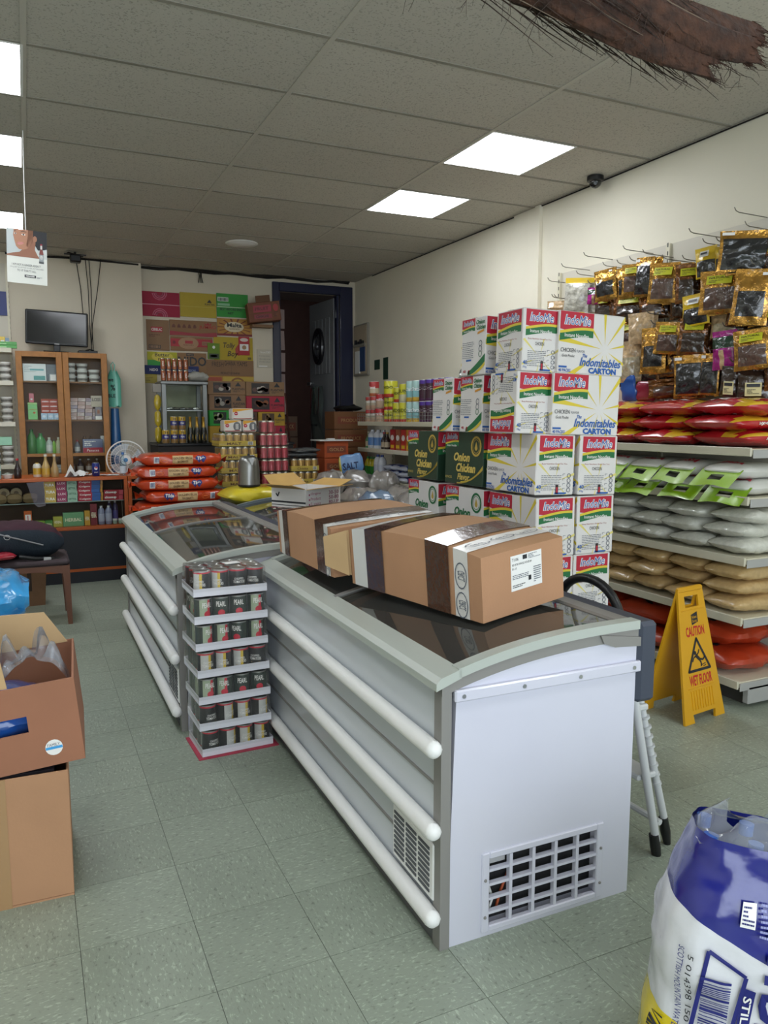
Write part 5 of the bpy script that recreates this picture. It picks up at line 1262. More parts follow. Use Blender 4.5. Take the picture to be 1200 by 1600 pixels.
# television
t = thing('television', 'small black flat television on top of the oak cabinet', 'television', (.315, 8.38, KH), (0, R(2.5), R(-6)))
MB().box((-.285,-.015,.075),(.285,.03,.405),M_black,.008).build('bezel', t)
MB().box((-.268,-.0165,.098),(.268,-.015,.39),mat('screen_black','#0a0b0e',.12,coat=.6)).build('screen', t)
m = MB().box((-.022,-.017,.080),(.022,-.015,.092),mat('badge_grey','#8a8a8a',.4)); m.build('badge', t)
MB().box((-.12,-.08,0),(.12,.09,.012),M_black,.006).build('foot', t); MB().box((-.03,-.0,.012),(.03,.025,.09),M_black,.004).build('neck', t)
t = thing('set_top_box', 'flat black receiver box beside the television', 'receiver', (.60, 8.32, KH)); MB().box((-.09,0,0),(.09,.14,.03),M_black,.004).build('case', t); MB().tube([(-.02,.05,.03),(.02,.06,.045),(.06,.05,.035)],.008,M_black,6).build('coiled_lead', t)
for k, (xa, xb, zb) in enumerate(((.54,.60,2.42), (.63,.645,2.13), (.665,.66,2.13), (.78,.64,2.13))):
    MB().tube([(xa, 8.57, ZC), (xa*.6+xb*.4+.01, 8.56, 2.75), (xa*.2+xb*.8, 8.52, 2.4), (xb, 8.45, min(zb, 2.4))], .004, M_black, 5).build('hanging_cable', label='thin black cable dropping from the ceiling to the television', cat='cable', group='black cables above the television')
# bag hanging beside the cabinet
t = thing('carrier_bag', 'mint green carrier bag hanging beside the oak cabinet', 'bag', (.835, 8.40, 1.57), (0,0,R(-20)))
m = MB(); m.grid(lambda a, b: ((.07*(1-.55*max(0,b-.75)/.25))*math.cos(2*PI*a)*(1+.08*math.sin(a*25)), .03*math.sin(2*PI*a), .36*b+.01*math.sin(a*31)), 24, 8, mat('mint_plastic','#6cc4ae',.35,coat=.4,bump=.3,bscale=20))
p = Pr(m, (0,-.035,0), (1,0,0), (0,0,1)); p.text('we', -.04,.25,.05,.03,I_blk,.02); p.text('%', -.02,.16,.045,.06,I_blk,.02); p.text('BLE', -.045,.09,.07,.035,I_blk,.02); m.build('bag_body', t)
MB().tube([(-.01,0,.36),(-.02,.0,.42),(0,.01,.45),(.02,0,.42),(.012,0,.36)],.006,MATS['mint_plastic'],6).build('bag_handle', t)
m = MB(); m.grid(lambda a, b: (.05*math.cos(PI*a)*(1.3-.5*b), -.03*math.sin(PI*a), .75*b), 8, 8, mat('blue_plastic','#1f5f9a',.35,coat=.4,bump=.3,bscale=20)); m.build('blue_bag', None, (.84,8.42,.80), label='narrow blue plastic bag hanging under the mint green bag', cat='bag')
# left shelving
t = thing('shelving_unit', 'white shelving with small tubs left of the oak cabinet', 'shelving', (-.09, 8.25, 0))
MB().box((-1.1,.33,0),(0,.34,2.95),mat('back_panel')).build('back_panel', t)
u = MB().box((-.02,.30,0),(.0,.33,2.95),M_cream)
for k in range(58): u.box((-.0005,.302,.02+.05*k),(.0012,.328,.045+.05*k),M_black); 
u.build('upright', t)
for z in (1.41,1.80,2.11,1.0): 
    s = MB().box((-1.1,.0,z-.035),(-.0,.30,z),M_cream,.003).build('shelf', t); MB().box((-1.1,-.01,z-.038),(.0,.0,z+.004),mat('price_strip')).build('price_strip', s)
tubs('white lidded tub on the white shelving beside the oak cabinet', 'tubs on the left shelving', [(-.155-.115*i, 8.31, z+.061*k+.001) for z, n in ((1.41,4),(1.80,3)) for i in range(2) for k in range(n)])
tubs('pale tub low on the white shelving', 'low tubs on the left shelving', [(-.17-.115*i, 8.31, 1.001+.0605*k) for i in range(2) for k in range(3)])
MB().box((-.42,8.565,2.45),(-.105,8.575,2.68),mat('poster_blue','#2f3c7a',.5)).build('poster', label='dark blue poster panel above the left shelving', cat='poster')
for k, (x, w, h, c, lab) in enumerate(((-.30,.05,.13,'#a8262c','red tall carton'), (-.24,.05,.15,'#8a1f2c','crimson tall carton'), (-.185,.045,.11,'#d8b42c','yellow pack'), (-.14,.035,.10,'#6a88a0','grey blue pack'))): carton_small('shelf_box', lab + ' on the top of the left shelving', None, (x, 8.30, 2.111), w, .06, h, c, lambda p, ww, hh: (p.rect(ww*.15,hh*.5,ww*.7,hh*.2,I_wht),))
for k in range(2): carton_small('incense_box', 'long green box at the front of the left top shelf', 'long green boxes', (-.24, 8.255, 2.111+.031*k), .20, .04, .03, '#3f9a38', lambda p, w, h: (p.rect(w*.05,h*.2,w*.5,h*.3,ink('#a8d49a')),))
carton_small('food_box', 'mint green carton low on the left shelving', None, (-.33, 8.27, 1.001-.0+.19), .2, .1, .08, '#7fc49a')
# hanging poster
t = thing('hanging_poster', 'white card poster of a woman and a bottle hanging from the ceiling', 'poster', (.055, 5.0, 2.365), (0, R(2), R(4)))
m = MB().box((-.105,-.002,-.15),(.105,.002,.15),mat('poster_card','#d9dad2',.45,coat=.2)); m.build('card', t)
m = MB(); p = Pr(m, (-.105,-.002,-.15), (1,0,0), (0,0,1), .0004); I_sk = ink('#a8745c'); W_, H_ = .21, .30
p.rect(0,.148,W_,.152,ink('#b5bcbc')); p.nx(); p.poly([(.125,.30),(W_,.30),(W_,.205),(.165,.19),(.14,.23)],ink('#17171c')); p.poly([(W_*.60,.19),(W_,.20),(W_,.148),(W_*.7,.148)],ink('#c4c8c4')); p.nx()
p.poly([(0,.156),(.03,.166),(.065,.174),(.085,.195),(.10,.235),(.138,.250),(.150,.235),(.146,.195),(.160,.165),(.172,.148),(0,.148)],ink('#8f5f48'))
p.nx(); p.poly([(.038,.30),(.034,.265),(.040,.235),(.048,.205),(.062,.190),(.085,.188),(.112,.20),(.130,.225),(.138,.262),(.138,.30)],ink('#a9775c')); p.poly([(.112,.30),(.108,.25),(.100,.215),(.112,.20),(.130,.225),(.138,.262),(.138,.30)],ink('#986850')); p.ell(.147,.255,.011,.017,ink('#986850'),10)
p.nx(); p.ell(.087,.272,.011,.0045,ink('#e4dcd4'),10); p.ell(.045,.274,.006,.004,ink('#e4dcd4'),10); p.line([(.073,.286),(.086,.291),(.103,.287)],.003,ink('#3a241c')); p.line([(.038,.288),(.048,.291)],.003,ink('#3a241c')); p.poly([(.058,.246),(.066,.243),(.074,.247),(.066,.251)],I_sk); p.poly([(.052,.222),(.063,.229),(.078,.230),(.092,.227),(.078,.216),(.062,.213)],ink('#c4807a'))
p.nx(); p.ell(.087,.272,.0045,.0045,I_blk,10); p.ell(.046,.274,.003,.004,I_blk,8); p.line([(.053,.222),(.075,.223),(.092,.227)],.0012,ink('#7a4038'))
p.rect(.168,.130,.024,.042,ink('#9aa0a0')); p.poly([(.168,.172),(.192,.172),(.189,.192),(.184,.202),(.176,.202),(.171,.192)],ink('#7a3a34')); p.rect(.175,.202,.010,.022,ink('#c9c4c0')); p.rect(.1745,.222,.011,.010,ink('#8a2030')); p.rect(.167,.122,.026,.012,ink('#4a4e50')); p.ell(.18,.155,.009,.012,I_wht,10)
p.text('I AM NOT A GINGER ADDICT', .025,.098,.150,.0115,I_blk,.0); p.text("I'M JUST A LITTLE OVER-ATTACHED", .016,.082,.175,.0100,ink('#8a8a88'),0); p.text("TO IT THAT'S ALL.", .052,.066,.100,.0115,I_blk,.0)
p.rect(.09,.036,.06,.014,I_blk); p.nx(); p.text('GINGER', .096,.039,.048,.008,I_wht,.02); p.lines(.155,.034,.04,.01,2,I_grey); m.build('printed_art', t)
MB().tube([(-.005,0,.15),(-.01,0,.40),(-.012,0,.695)],.0025,M_white,5).build('string', t)
# ================================================================== CHAIR, BACKPACK, BOXES ON THE LEFT
M_wood = mat('chair_wood', '#6e4430', .45, var=.12, scale=14, coat=.15)
t = thing('dining_chair', 'brown wooden chair with a dark padded seat holding a backpack', 'chair', (-.02, 5.97, 0))
MB().box((-.26,-.24,.425),(.25,.24,.468),mat('seat_grey','#43383c',.85,var=.1,scale=40),.016).build('seat', t)
m = MB()
for s_ in (-1, 1): m.prism([(-.24,.36),(-.24,.425),(.24,.425),(.24,.36)]+[(.24-.48*i/10, .36+.028*math.sin(PI*i/10)) for i in range(1,10)], s_*.215-.012, s_*.215+.012, M_wood)
m.prism([(-.215,.36),(-.215,.425),(.215,.425),(.215,.36)]+[(.215-.43*i/10, .36+.028*math.sin(PI*i/10)) for i in range(1,10)], .215, .239, M_wood, 'x')
m.build('seat_frame', t)
for x, y in ((.225,-.21),(.225,.21),(-.235,-.21),(-.235,.21)):
    l = MB(); a, b = .024, .015
    l.add([(x-a,y-a,.425),(x+a,y-a,.425),(x+a,y+a,.425),(x-a,y+a,.425),(x-b+.012,y-b,0),(x+b+.012,y-b,0),(x+b+.012,y+b,0),(x-b+.012,y+b,0)],[(0,1,2,3),(4,7,6,5),(0,4,5,1),(1,5,6,2),(2,6,7,3),(3,7,4,0)],M_wood); l.build('leg', t)
m = MB().box((-.262,-.235,.46),(-.235,.235,.9),M_wood,.008); m.build('backrest', t)
t = thing('backpack', 'navy and maroon backpack lying on the chair', 'backpack', (-.08, 5.95, .47), (0, R(6), R(12)))
S = bagfn(.50, .36, .26, e=2.6, k=3, wr=.014, seed=41, edge=.35); M_bn = mat('navy_cloth','#15222e',.8,var=.15,scale=30,bump=.2,bscale=80); M_bm = mat('maroon_cloth','#3a1726',.8,var=.15,scale=30)
m = bag(MB(), S, M_bn, 16, 22, lambda a, b: M_bm if (.12 < b < .40 and .15 < a) else M_bn); m.build('main_bag', t)
m = MB(); fnp = bagside(S, -1); pts = [fnp(-.22+.04*k, .06-.010*k, .004) for k in range(9)]; m.tube(pts, .005, mat('zip_grey','#8a8a8c',.5), 6); m.build('zip', t)
MB().tube([(-.05,-.185,.03),(.05,-.215,.02),(.16,-.20,.02),(.22,-.19,.01)],.014,M_black,8).build('shoulder_strap', t); MB().box((.10,-.225,.0),(.15,-.205,.03),mat('buckle_grey','#b4b4b4',.4),.004).build('buckle', t)
m = MB(); q = Pr(m, fn=fnp); q.ring(-.13,.03,.022,.018,.004,ink('#b8b8b8'),14); m.build('badge', t)
S = bagfn(.17,.15,.05,seed=44); bag(MB(), S, gloss('#9a2030'), 8, 12).build('red_pouch', None, (-.20,5.70,.50),(0,0,.4),label='small dark red pouch on the chair edge',cat='pouch')
m = MB(); m.prism([(-.14,0),(.12,0),(.14,.30),(-.16,.30)],-.09,.09,mat('kraft_paper','#7a5a40',.85,var=.15,scale=9,bump=.2,bscale=20)); m.box((.0,-.094,.12),(.03,-.088,.26),mat('kraft_dark','#3a2c22',.8)); m.build('paper_sack', None, (-.06,6.52,0),(0,0,.1),label='brown kraft paper sack on the floor behind the chair',cat='sack')
M_bl = mat('blue_sheet_plastic','#3f9fdc',.2,coat=.6,var=.18,scale=7,bump=.4,bscale=14)
for k, (x, y, z, L_, W_, T_, lab) in enumerate(((-.25,3.95,.50,.44,.40,.25,'glossy light blue plastic bundle, the upper one'), (-.20,3.85,.0,.46,.44,.50,'glossy light blue plastic bundle, the lower one'))):
    S = bagfn(L_,W_,T_,e=2.3,k=3,wr=.035,seed=60+k,edge=.35); o = bag(MB(), S, M_bl, 18, 24).build('plastic_bundle', None, (x,y,z),(0,0,R(0)),label=lab+' on the floor',cat='bundle')
# two brown cartons at the left edge
t = thing('cardboard_box', 'tall open brown carton on the floor, below the carton with the round sticker', 'cardboard box', (-.190, 2.60, 0), (0,0,R(-2)))
w, d, h, th = .52, .42, .40, .006
m = MB(); m.box((-w/2,-d/2,0),(w/2,d/2,th),M_card2).box((-w/2,-d/2,th),(w/2,-d/2+th,h),M_card2,.002).box((-w/2,d/2-th,th),(w/2,d/2,h),M_card2).box((-w/2,-d/2+th,th),(-w/2+th,d/2-th,h),M_card2).box((w/2-th,-d/2+th,th),(w/2,d/2-th,h),M_card2,.002); m.build('box', t)
MB().box((.02,-d/2-.0015,.0),(.09,-d/2,h),mat('clear_brown_tape','#a8845c',.2,coat=.6)).build('tape', t)
MB().box((-.2,-.15,.27),(.22,.16,.385),mat('box_filling','#3a3238',.6,var=.5,scale=14)).build('box_filling', t)
t = thing('cardboard_box', 'open brown carton with a round sticker and hand hole, on top of the taller carton', 'cardboard box', (-.155, 2.61, .405), (R(0),R(-5),R(-3)))
w, d, h = .56, .44, .255
M_c3 = mat('cardboard_red','#9c6a50',.8,var=.08,scale=5)
m = MB(); m.box((-w/2,-d/2,0),(w/2,d/2,th),M_c3); hx0, hx1, hz0, hz1 = .02, .14, .115, .165
m.box((-w/2,-d/2,th),(hx0,-d/2+th,h),M_c3).box((hx1,-d/2,th),(w/2,-d/2+th,h),M_c3).box((hx0,-d/2,th),(hx1,-d/2+th,hz0),M_c3).box((hx0,-d/2,hz1),(hx1,-d/2+th,h),M_c3)
m.box((-w/2,d/2-th,th),(w/2,d/2,h),M_c3).box((-w/2,-d/2+th,th),(-w/2+th,d/2-th,h),M_c3).box((w/2-th,-d/2+th,th),(w/2,d/2-th,h),M_c3); m.build('box', t)
m = MB(); p = Pr(m, (w/2-.08,-d/2,.055),(1,0,0),(0,0,1)); p.ell(0,0,.024,.024,I_wht); p.nx(); p.rect(-.023,-.005,.046,.008,ink('#3f9fdc')); p.text('FAMILY',-.017,.004,.034,.009,I_grey); m.build('round_sticker', t)
m = MB(); m.prism([(-w/2,h),(.10,h),(.09,h+.13),(-w/2-.02,h+.16)],-d/2+.01,-d/2+.016,M_cardin); m.build('box_flap', t, (0,0,0),(R(0),0,0))
m = MB(); m.prism([(-.25,h-.005),(.26,h-.005),(.20,h+.11),(-.25,h+.15)],d/2-.012,d/2-.006,M_cardin); m.build('box_flap', t)
S = bagfn(.40,.32,.16,seed=77,wr=.02,e=2.2); bag(MB(), S, mat('blue_wrap','#1f4f9c',.2,coat=.6,bump=.3,bscale=20), 14, 18).build('blue_wrapping', t, (-.02,-.02,.05))
MB().grid(lambda a, b: (-.10+.2*a, .10*(b-.5)+.06*noise.noise(V((a*4, b*4, 1))), .10*math.sin(PI*a)**.6+.16*max(0, noise.noise(V((a*3.5, b*3.5, 5))))), 22, 22, glassy('film_crumple','#e9ebee',haze=.30,hazecol='#c4c7cc',ior=1.5,rough=.15)).build('crumpled_film', t, (.16,-.02,.19))

# ================================================================== ORANGE RICE SACKS
M_til = mat('tilda_orange','#c2401a',.3,coat=.45,var=.06,scale=5,bump=.22,bscale=18); I_bei = ink('#c9a878'); I_til = ink('#22337e'); I_or2 = ink('#e0763a')
TL, TW, TT = .64, .42, .104
def mk_til(k, rev=False):
    S = bagfn(TL, TW, TT, e=4.2, k=12, wr=.009, seed=k+120, edge=.35); b = bag(MB(), S, M_til, 18, 22)
    for s_ in (-1, 1):   # crimped ends
        b.grid(lambda a, c: (s_*(TL/2 + .05*a), -.19+.38*c, .052 + .03*a*math.sin(c*7+k+s_) + .012*math.sin(c*17)*a), 4, 12, M_til)
    q = MB(); f0 = bagside(S, -1); f = (lambda x, y, l: f0(x, y, l)) 
    p = Pr(q, fn=f, cell=.012); sx = -1 if rev else 1
    def X(x0, w): return x0 if not rev else -x0-w
    def sub(x0, y0, w, h, m, n=6):
        for i in range(n): p.rect(X(x0, w)+w*i/n, y0, w/n, h, m)
    sub(-.23, -.026, .042, .052, I_wht, 3); sub(-.085, -.034, .165, .070, I_bei)
    p.nx(); p.bars(X(-.226, .034)+.001, -.018, .034, .038, I_til, seed=4); p.ring(X(-.15, 0), -.002, .034, .024, .003, I_or2, 18); p.ring(X(-.15, 0), -.008, .024, .014, .003, I_or2, 14); p.rect(X(-.17,.04), -.004, .04, .006, I_or2)
    p.text('GOLDEN SELLA', X(-.078, .15), .006, .15, .017, ink('#5a3a1c'), .02); p.text('BASMATI', X(-.045, .085), -.022, .085, .017, ink('#5a3a1c'), .02)
    cx = X(.145, 0); pts = [(-.046, .012), (-.038, .028), (-.022, .036), (-.006, .030), (0, .026), (.006, .030), (.022, .036), (.038, .028), (.042, .012), (.022, -.018), (0, -.040), (-.022, -.018)]
    for a, b2 in zip(pts, pts[1:]+pts[:1]): p.poly([(cx, 0), (cx+a[0], a[1]), (cx+b2[0], b2[1])], I_til)
    p.nx(); p.text('Tilda', cx-.034, -.002, .068, .028, I_wht, .03, .1)
    return b, q
base = [mk_til(k) for k in range(2)] + [mk_til(2, True)]
bm = [(b.mesh('rice_sack'), q.mesh('printed_side')) for b, q in base]
order = ['sixth from the top', 'fifth from the top', 'fourth from top with reversed print', 'third from the top', 'second from the top', 'topmost']
zb = .555
MB().box((-.36,-.24,0),(.36,.24,zb-.02),mat('pallet_wood','#7a6248',.8,var=.2,scale=12)).box((-.38,-.26,zb-.02),(.38,.26,zb),mat('pallet_wood')).build('plinth', None, (1.12,6.62,0), label='wooden plinth under the orange rice sacks', cat='plinth')
for k in range(6):
    b, q = bm[2] if k == 2 else bm[k % 2]
    o = put('rice_sack', b, None, (1.12+(.03,-.0,.05,-.0,-.01,.035)[k], 6.60, zb+TT*.965*k+.001), (0,0,R((1,-1,2,-2,1,-1)[k])), label='orange rice sack with blue heart badge, %s of the stack' % order[k], cat='rice sack')
    put('printed_side', q, o)

# ================================================================== YELLOW SACK, KETTLE, WHITE BOX
M_yl = mat('yellow_sack','#d2c02c',.35,coat=.3,var=.08,scale=8,bump=.2,bscale=30)
S = bagfn(.58,.40,.15,e=2.6,k=4,wr=.012,seed=140,edge=.12); b = bag(MB(), S, M_yl, 16, 20, lambda a, c: mat('olive_sack','#8f8a2a',.4,coat=.3) if (.55 < c < .95) else M_yl)
p = Pr(b, fn=bagtop(S)); p.text('LONG GRAIN', .0, -.12, .2, .03, ink('#c0381f'), .03, 0, 2); p.text('PARBOILED RICE', .0, -.08, .2, .02, ink('#c0381f'), .01, 0, 2); p.text('BAG 20 KG', -.18, -.115, .11, .025, ink('#3a4a2a'), .02, 0, 2)
MB().box((-.34,-.24,0),(.34,.24,.76),mat('crate_grey','#6a6a64',.7,var=.1)).box((-.35,-.25,.745),(.35,.25,.765),mat('crate_grey')).build('plinth', None, (1.70,6.05,0), label='grey stand under the yellow rice sack', cat='stand')
b.build('rice_sack', None, (1.66,5.98,.768),(0,0,R(3)), label='yellow rice sack lying under the steel kettle', cat='rice sack')
t = thing('kettle','brushed steel electric kettle standing on the yellow rice sack','kettle',(1.575,5.93,.915))
m = MB(); m.lathe([(.075,0,M_black),(.086,.004,M_black),(.086,.016),(.084,.03),(.082,.15),(.078,.195),(.066,.225),(.045,.238),(.0,.242)],mat('brushed_steel','#8f8f8c',.32,metal=.9,var=.05,scale=30),28); m.build('body', t)
MB().prism([(-.022,.225),(.022,.225),(.004,.17),(-.004,.17)],-.095,-.07,M_steel).build('spout', t)
MB().tube([(.0,.07,.215),(.0,.12,.20),(.0,.125,.12),(.0,.085,.04)],.011,M_black,8).build('handle', t); MB().ball((0,0,.245),.012,M_black,8).build('lid_knob', t)
t = thing('fish_box','open white carton with pink print and raised flaps, on the dark-rimmed freezer','carton',(1.70,4.92,.862),(0,0,R(30)))
w, d, h, th = .36, .30, .125, .005
m = MB(); m.box((-w/2,-d/2,0),(w/2,d/2,th),M_cw).box((-w/2,-d/2,th),(w/2,-d/2+th,h),M_cw).box((-w/2,d/2-th,th),(w/2,d/2,h),M_cw).box((-w/2,-d/2+th,th),(-w/2+th,d/2-th,h),M_cw).box((w/2-th,-d/2+th,th),(w/2,d/2-th,h),M_cw); m.build('box', t)
m = MB(); p = Pr(m,(-w/2,-d/2,0),(1,0,0),(0,0,1)); I_pk = ink('#a8386a')
for j in range(3): p.rect(.03,.075-.032*j+.006,.012,.012,I_pk); p.text(('Origine','Product','S. cases')[j],.05,.075-.032*j+.006,.10,.020,I_pk,.0); p.text(('30-50','50-80','80-UP')[j],.235,.075-.032*j+.002,.105,.026,ink('#8a2050'),.01)
p.rect(0,.0,w,.004,I_pk); m.build('printed_front', t)
m = MB(); p = Pr(m,(-w/2,d/2,0),(0,-1,0),(0,0,1)); p.rect(0,.03,d,.012,I_blk); p.rect(0,.012,d,.005,I_blk); p.line([(.04,.09),(.055,.07),(.07,.1)],.01,I_blk); m.build('printed_side', t)
for nm, o, u, v in (('a',(-w/2,-d/2,h),(w,0,0),(0,-.13,.02)),('b',(-w/2,d/2,h),(w,0,0),(0,.10,.075)),('c',(w/2,-d/2,h),(0,d,0),(.16,0,.035)),('d',(-w/2,-d/2,h),(0,d,0),(-.10,0,.03))):
    o, u, v = V(o), V(u), V(v); n_ = u.cross(v).normalized()*.004
    a = [o+u*.02, o+u*.98, o+u*.92+v, o+u*.08+v]; MB().add(a+[q+n_ for q in a],[(0,1,2,3),(7,6,5,4),(0,4,5,1),(1,5,6,2),(2,6,7,3),(3,7,4,0)],mat('kraft_flap','#c09a58',.8,var=.08)).build('box_flap', t)
t = thing('string_bundle','teal plastic bundle with white cords beside the yellow sack','bundle',(1.95,5.9,.765)); S = bagfn(.20,.16,.14,seed=150,wr=.03,e=2.0); bag(MB(), S, mat('teal_plastic','#1f8a7a',.4,coat=.3,bump=.4,bscale=20), 12, 14).build('plastic', t)
m = MB()
for k in range(10): a = k*.63; m.tube([(.03*math.cos(a),.03*math.sin(a),.11),(.06*math.cos(a),.05*math.sin(a),.19+.02*math.sin(k)),(.10*math.cos(a+.4),.07*math.sin(a+.4),.10)],.004,M_white,5)
m.build('cords', t)

# ================================================================== DRINK CANS IN PACKS
M_canlid = mat('can_lid','#c9c4b4',.25,metal=.8); M_cgold = mat('can_gold','#b08a3a',.25,metal=.5,coat=.4); M_cred = mat('can_red','#a82336',.25,metal=.3,coat=.4); M_cpale = mat('can_pale','#b8a888',.25,metal=.5,coat=.4)
def can_mesh(m): 
    b = MB(); b.lathe([(.025,0,M_canlid),(.033,.008),(.033,.100,M_canlid),(.027,.112,M_canlid),(.027,.115,M_canlid)],m,12); return b.mesh('can')
CANS = {'gold': can_mesh(M_cgold), 'red': can_mesh(M_cred), 'pale': can_mesh(M_cpale)}
def pack(label, loc, nx, ny, kind, tray=None, rot=0, film=True, word=None, grp=None):
    t = thing('can_pack', label, 'can pack', loc, (0,0,R(rot)), group=grp); s = .0675
    for i in range(nx):
        for j in range(ny):
            if 0 < i < nx-1 and j > 0: continue
            put('can', CANS[kind], t, (.035+s*i, .035+s*j, .002))
    w, d = s*nx+.003, s*ny+.003
    if tray:
        m = MB(); h = .048; m.box((-.001,-.002,0),(w,d,.002),tray).box((-.001,-.003,.002),(w,-.001,h),tray).box((-.003,-.001,.002),(-.001,d,h),tray).box((w,-.001,.002),(w+.002,d,h),tray)
        p = Pr(m,(0,-.003,0),(1,0,0),(0,0,1)); 
        if word: p.text(word,w*.2,.012,w*.4,.022,ink('#5a3a1c'),.02)
        p.rect(w*.78,.008,w*.14,.032,I_wht); p.nx(); p.bars(w*.79,.01,w*.12,.028,I_blk,seed=3); m.build('tray', t)
    if film:
        m = MB(); z1 = .117; m.add([(-.004,-.004,.01),(w+.003,-.004,.01),(w+.003,d+.003,.01),(-.004,d+.003,.01),(.004,.004,z1),(w-.006,.004,z1),(w-.006,d-.006,z1),(.004,d-.006,z1)],[(0,1,5,4),(1,2,6,5),(2,3,7,6),(3,0,4,7),(4,5,6,7)],M_film); m.build('shrink_film', t)
    return t
M_ty = mat('tray_yellow','#b8a040',.6,var=.06)
YD = 7.0; Z0 = .822
MB().box((1.55,6.95,0),(2.62,7.45,Z0-.002),mat('crate_grey')).build('plinth', None, label='grey stand under the drink packs at the back', cat='stand')
on = ('bottom','second from the bottom','third from the bottom','topmost')
for k in range(4): pack('film-wrapped yellow tray of gold drink cans, %s of its stack' % on[k], (1.615-.008*k, YD, Z0+.124*k), 5, 4, 'gold', M_ty, rot=-1+k*.8, word='MALT')
for k in range(4): pack('film-wrapped pack of red cans, %s of its stack' % on[k], (1.99-.005*k, YD+.01, Z0+.121*k+.004), 4, 3, 'red', None, rot=1-k*.5)
pack('small wrapped pack of red cans on top of the red can stack', (1.99, YD+.02, Z0+.121*4+.004), 2, 2, 'red')
for k in range(2): pack('yellow tray of gold drink cans, %s of the low stack by the foil bags' % ('lower','upper')[k], (2.275, YD, Z0+.002+.124*k), 4, 3, 'gold', M_ty, word='Chivita')
def milk_pack(label, loc, w, d, h, hole=True):
    b = MB().box((0,0,0),(w,d,h),gloss('#d9d6ce'),.012); o = b.build('milk_carton_pack', None, loc, label=label, cat='milk pack')
    m = MB(); p = Pr(m,(0,0,0),(1,0,0),(0,0,1)); p.band(w*.02,w*.98,lambda a: h*(.95-.30*(1-a)),lambda a: h*.97,ink('#d9a02c')); p.nx(); p.ell(w*.18,h*.55,.018,.016,I_red,14); p.nx(); p.text('Alpro',w*.12,h*.5,w*.14,h*.1,I_wht,.02); p.line([(w*.05,h*.12),(w*.4,h*.1),(w*.9,h*.14)],.006,ink('#b03a34')); m.build('printed_front', o)
    if hole:
        m = MB(); p = Pr(m,(0,0,0),(1,0,0),(0,0,1),.0014); p.ell(w*.72,h*.48,.035,.042,ink('#6b6e70'),18); p.nx(); p.bars(w*.64,h*.25,w*.16,h*.45,I_wht,seed=9); m.build('window', o)
z = Z0+.124*4+.002
milk_pack('white and yellow wrapped milk pack on the gold cans, left one', (1.645,YD+.03,z), .165, .16, .112); milk_pack('white wrapped milk pack on the gold cans beside the red cans', (1.82,YD+.03,z), .13, .16, .11)
milk_pack('white and yellow wrapped milk pack on the very top', (1.725,YD+.04,z+.114), .20, .14, .105, False)
S = bagfn(.30,.22,.05,seed=160,wr=.016,e=2.1)
for k in range(2): bag(MB(), S, mat('foil_grey','#8f9294',.22,metal=.7,bump=.5,bscale=24), 12, 14).build('foil_pack', None, (2.40+.03*k,YD+.12,Z0+.252+.043*k),(0,0,.3*k),label='crumpled grey foil pack on the yellow can tray, %s one' % ('lower','upper')[k],cat='pack')

# ================================================================== BACK COUNTER: FOOD WARMER, BOTTLES, BOXES
MB().box((1.20,8.0,.62),(2.62,8.55,1.17),mat('table_dark','#2a2624',.7)).box((1.19,7.98,1.17),(2.63,8.55,1.195),M_black,.004).build('back_table', None, label='low black table at the back wall under the food warmer', cat='table')
ZB = 1.196
t = thing('food_warmer','steel and glass food warmer cabinet at the back wall','food warmer',(1.27,8.12,ZB))
w, d, h = .46, .36, .60
M_st2 = mat('dull_steel', '#7d7f7e', .4, metal=.8)
for x in (0,w-.045):
    for y in (0,d-.03): MB().box((x,y,0),(x+.045,y+.03,h),M_st2,.003).build('post', t)
MB().box((-.01,-.01,h),(w+.01,d+.01,h+.03),M_st2,.004).build('top', t); MB().box((0,0,0),(w,d,.02),M_steel).build('floor_plate', t); MB().box((.02,.03,.33),(w-.02,d-.02,.335),M_steel).build('rack', t); MB().box((0,d-.005,.02),(w,d,h),mat('warmer_back','#8f9478',.5,var=.1)).build('back_plate', t)
MB().add([(.045,.012,.33),(w-.045,.012,.33),(w-.045,.012,h),(.045,.012,h)],[(0,1,2,3)],M_glass).build('front_glass', t)
MB().box((-.085,.02,h-.085),(.0,.04,h),mat('grey_trim'),.003).build('side_hood', t)
for k in range(5): S = bagfn(.09,.06,.03,seed=170+k,wr=.012); bag(MB(), S, mat('foil_bright','#b0b2b0',.2,metal=.8,bump=.5,bscale=30), 8, 10).build('foil_parcel', None, (1.35+.07*k,8.22,ZB+.336),(0,0,k*.7),label='small foil wrapped parcel on the rack of the food warmer',cat='foil parcel',group='foil parcels in the warmer')
S = bagfn(.22,.17,.10,seed=180,wr=.02,e=2.1); bag(MB(), S, mat('grey_cloth','#a5a49c',.8,bump=.3,bscale=30), 12, 16).build('cloth_bundle', None, (1.65,8.2,ZB+.631),label='crumpled pale grey cloth bundle on the food warmer',cat='cloth')
for i in range(5):
    for k in range(2):
        t = thing('drink_can','slim bronze drink can stacked on the food warmer','can',(1.30+.057*i,8.17,ZB+.631+.117*k),group='bronze cans on the warmer'); m = MB(); m.lathe([(.02,0,M_canlid),(.026,.006),(.026,.104,M_canlid),(.021,.115,M_canlid)],mat('can_bronze','#9a5a3a',.3,metal=.4,coat=.3),12); m.build('body', t); m = MB(); p = Pr(m, fn=lambda x,y,l: V(((.0266+l)*math.sin(x/.026),-(.0266+l)*math.cos(x/.026),y))); p.text('malt',-.012,.03,.018,.05,I_wht,.01,0,1); m.build('printed_word', t)
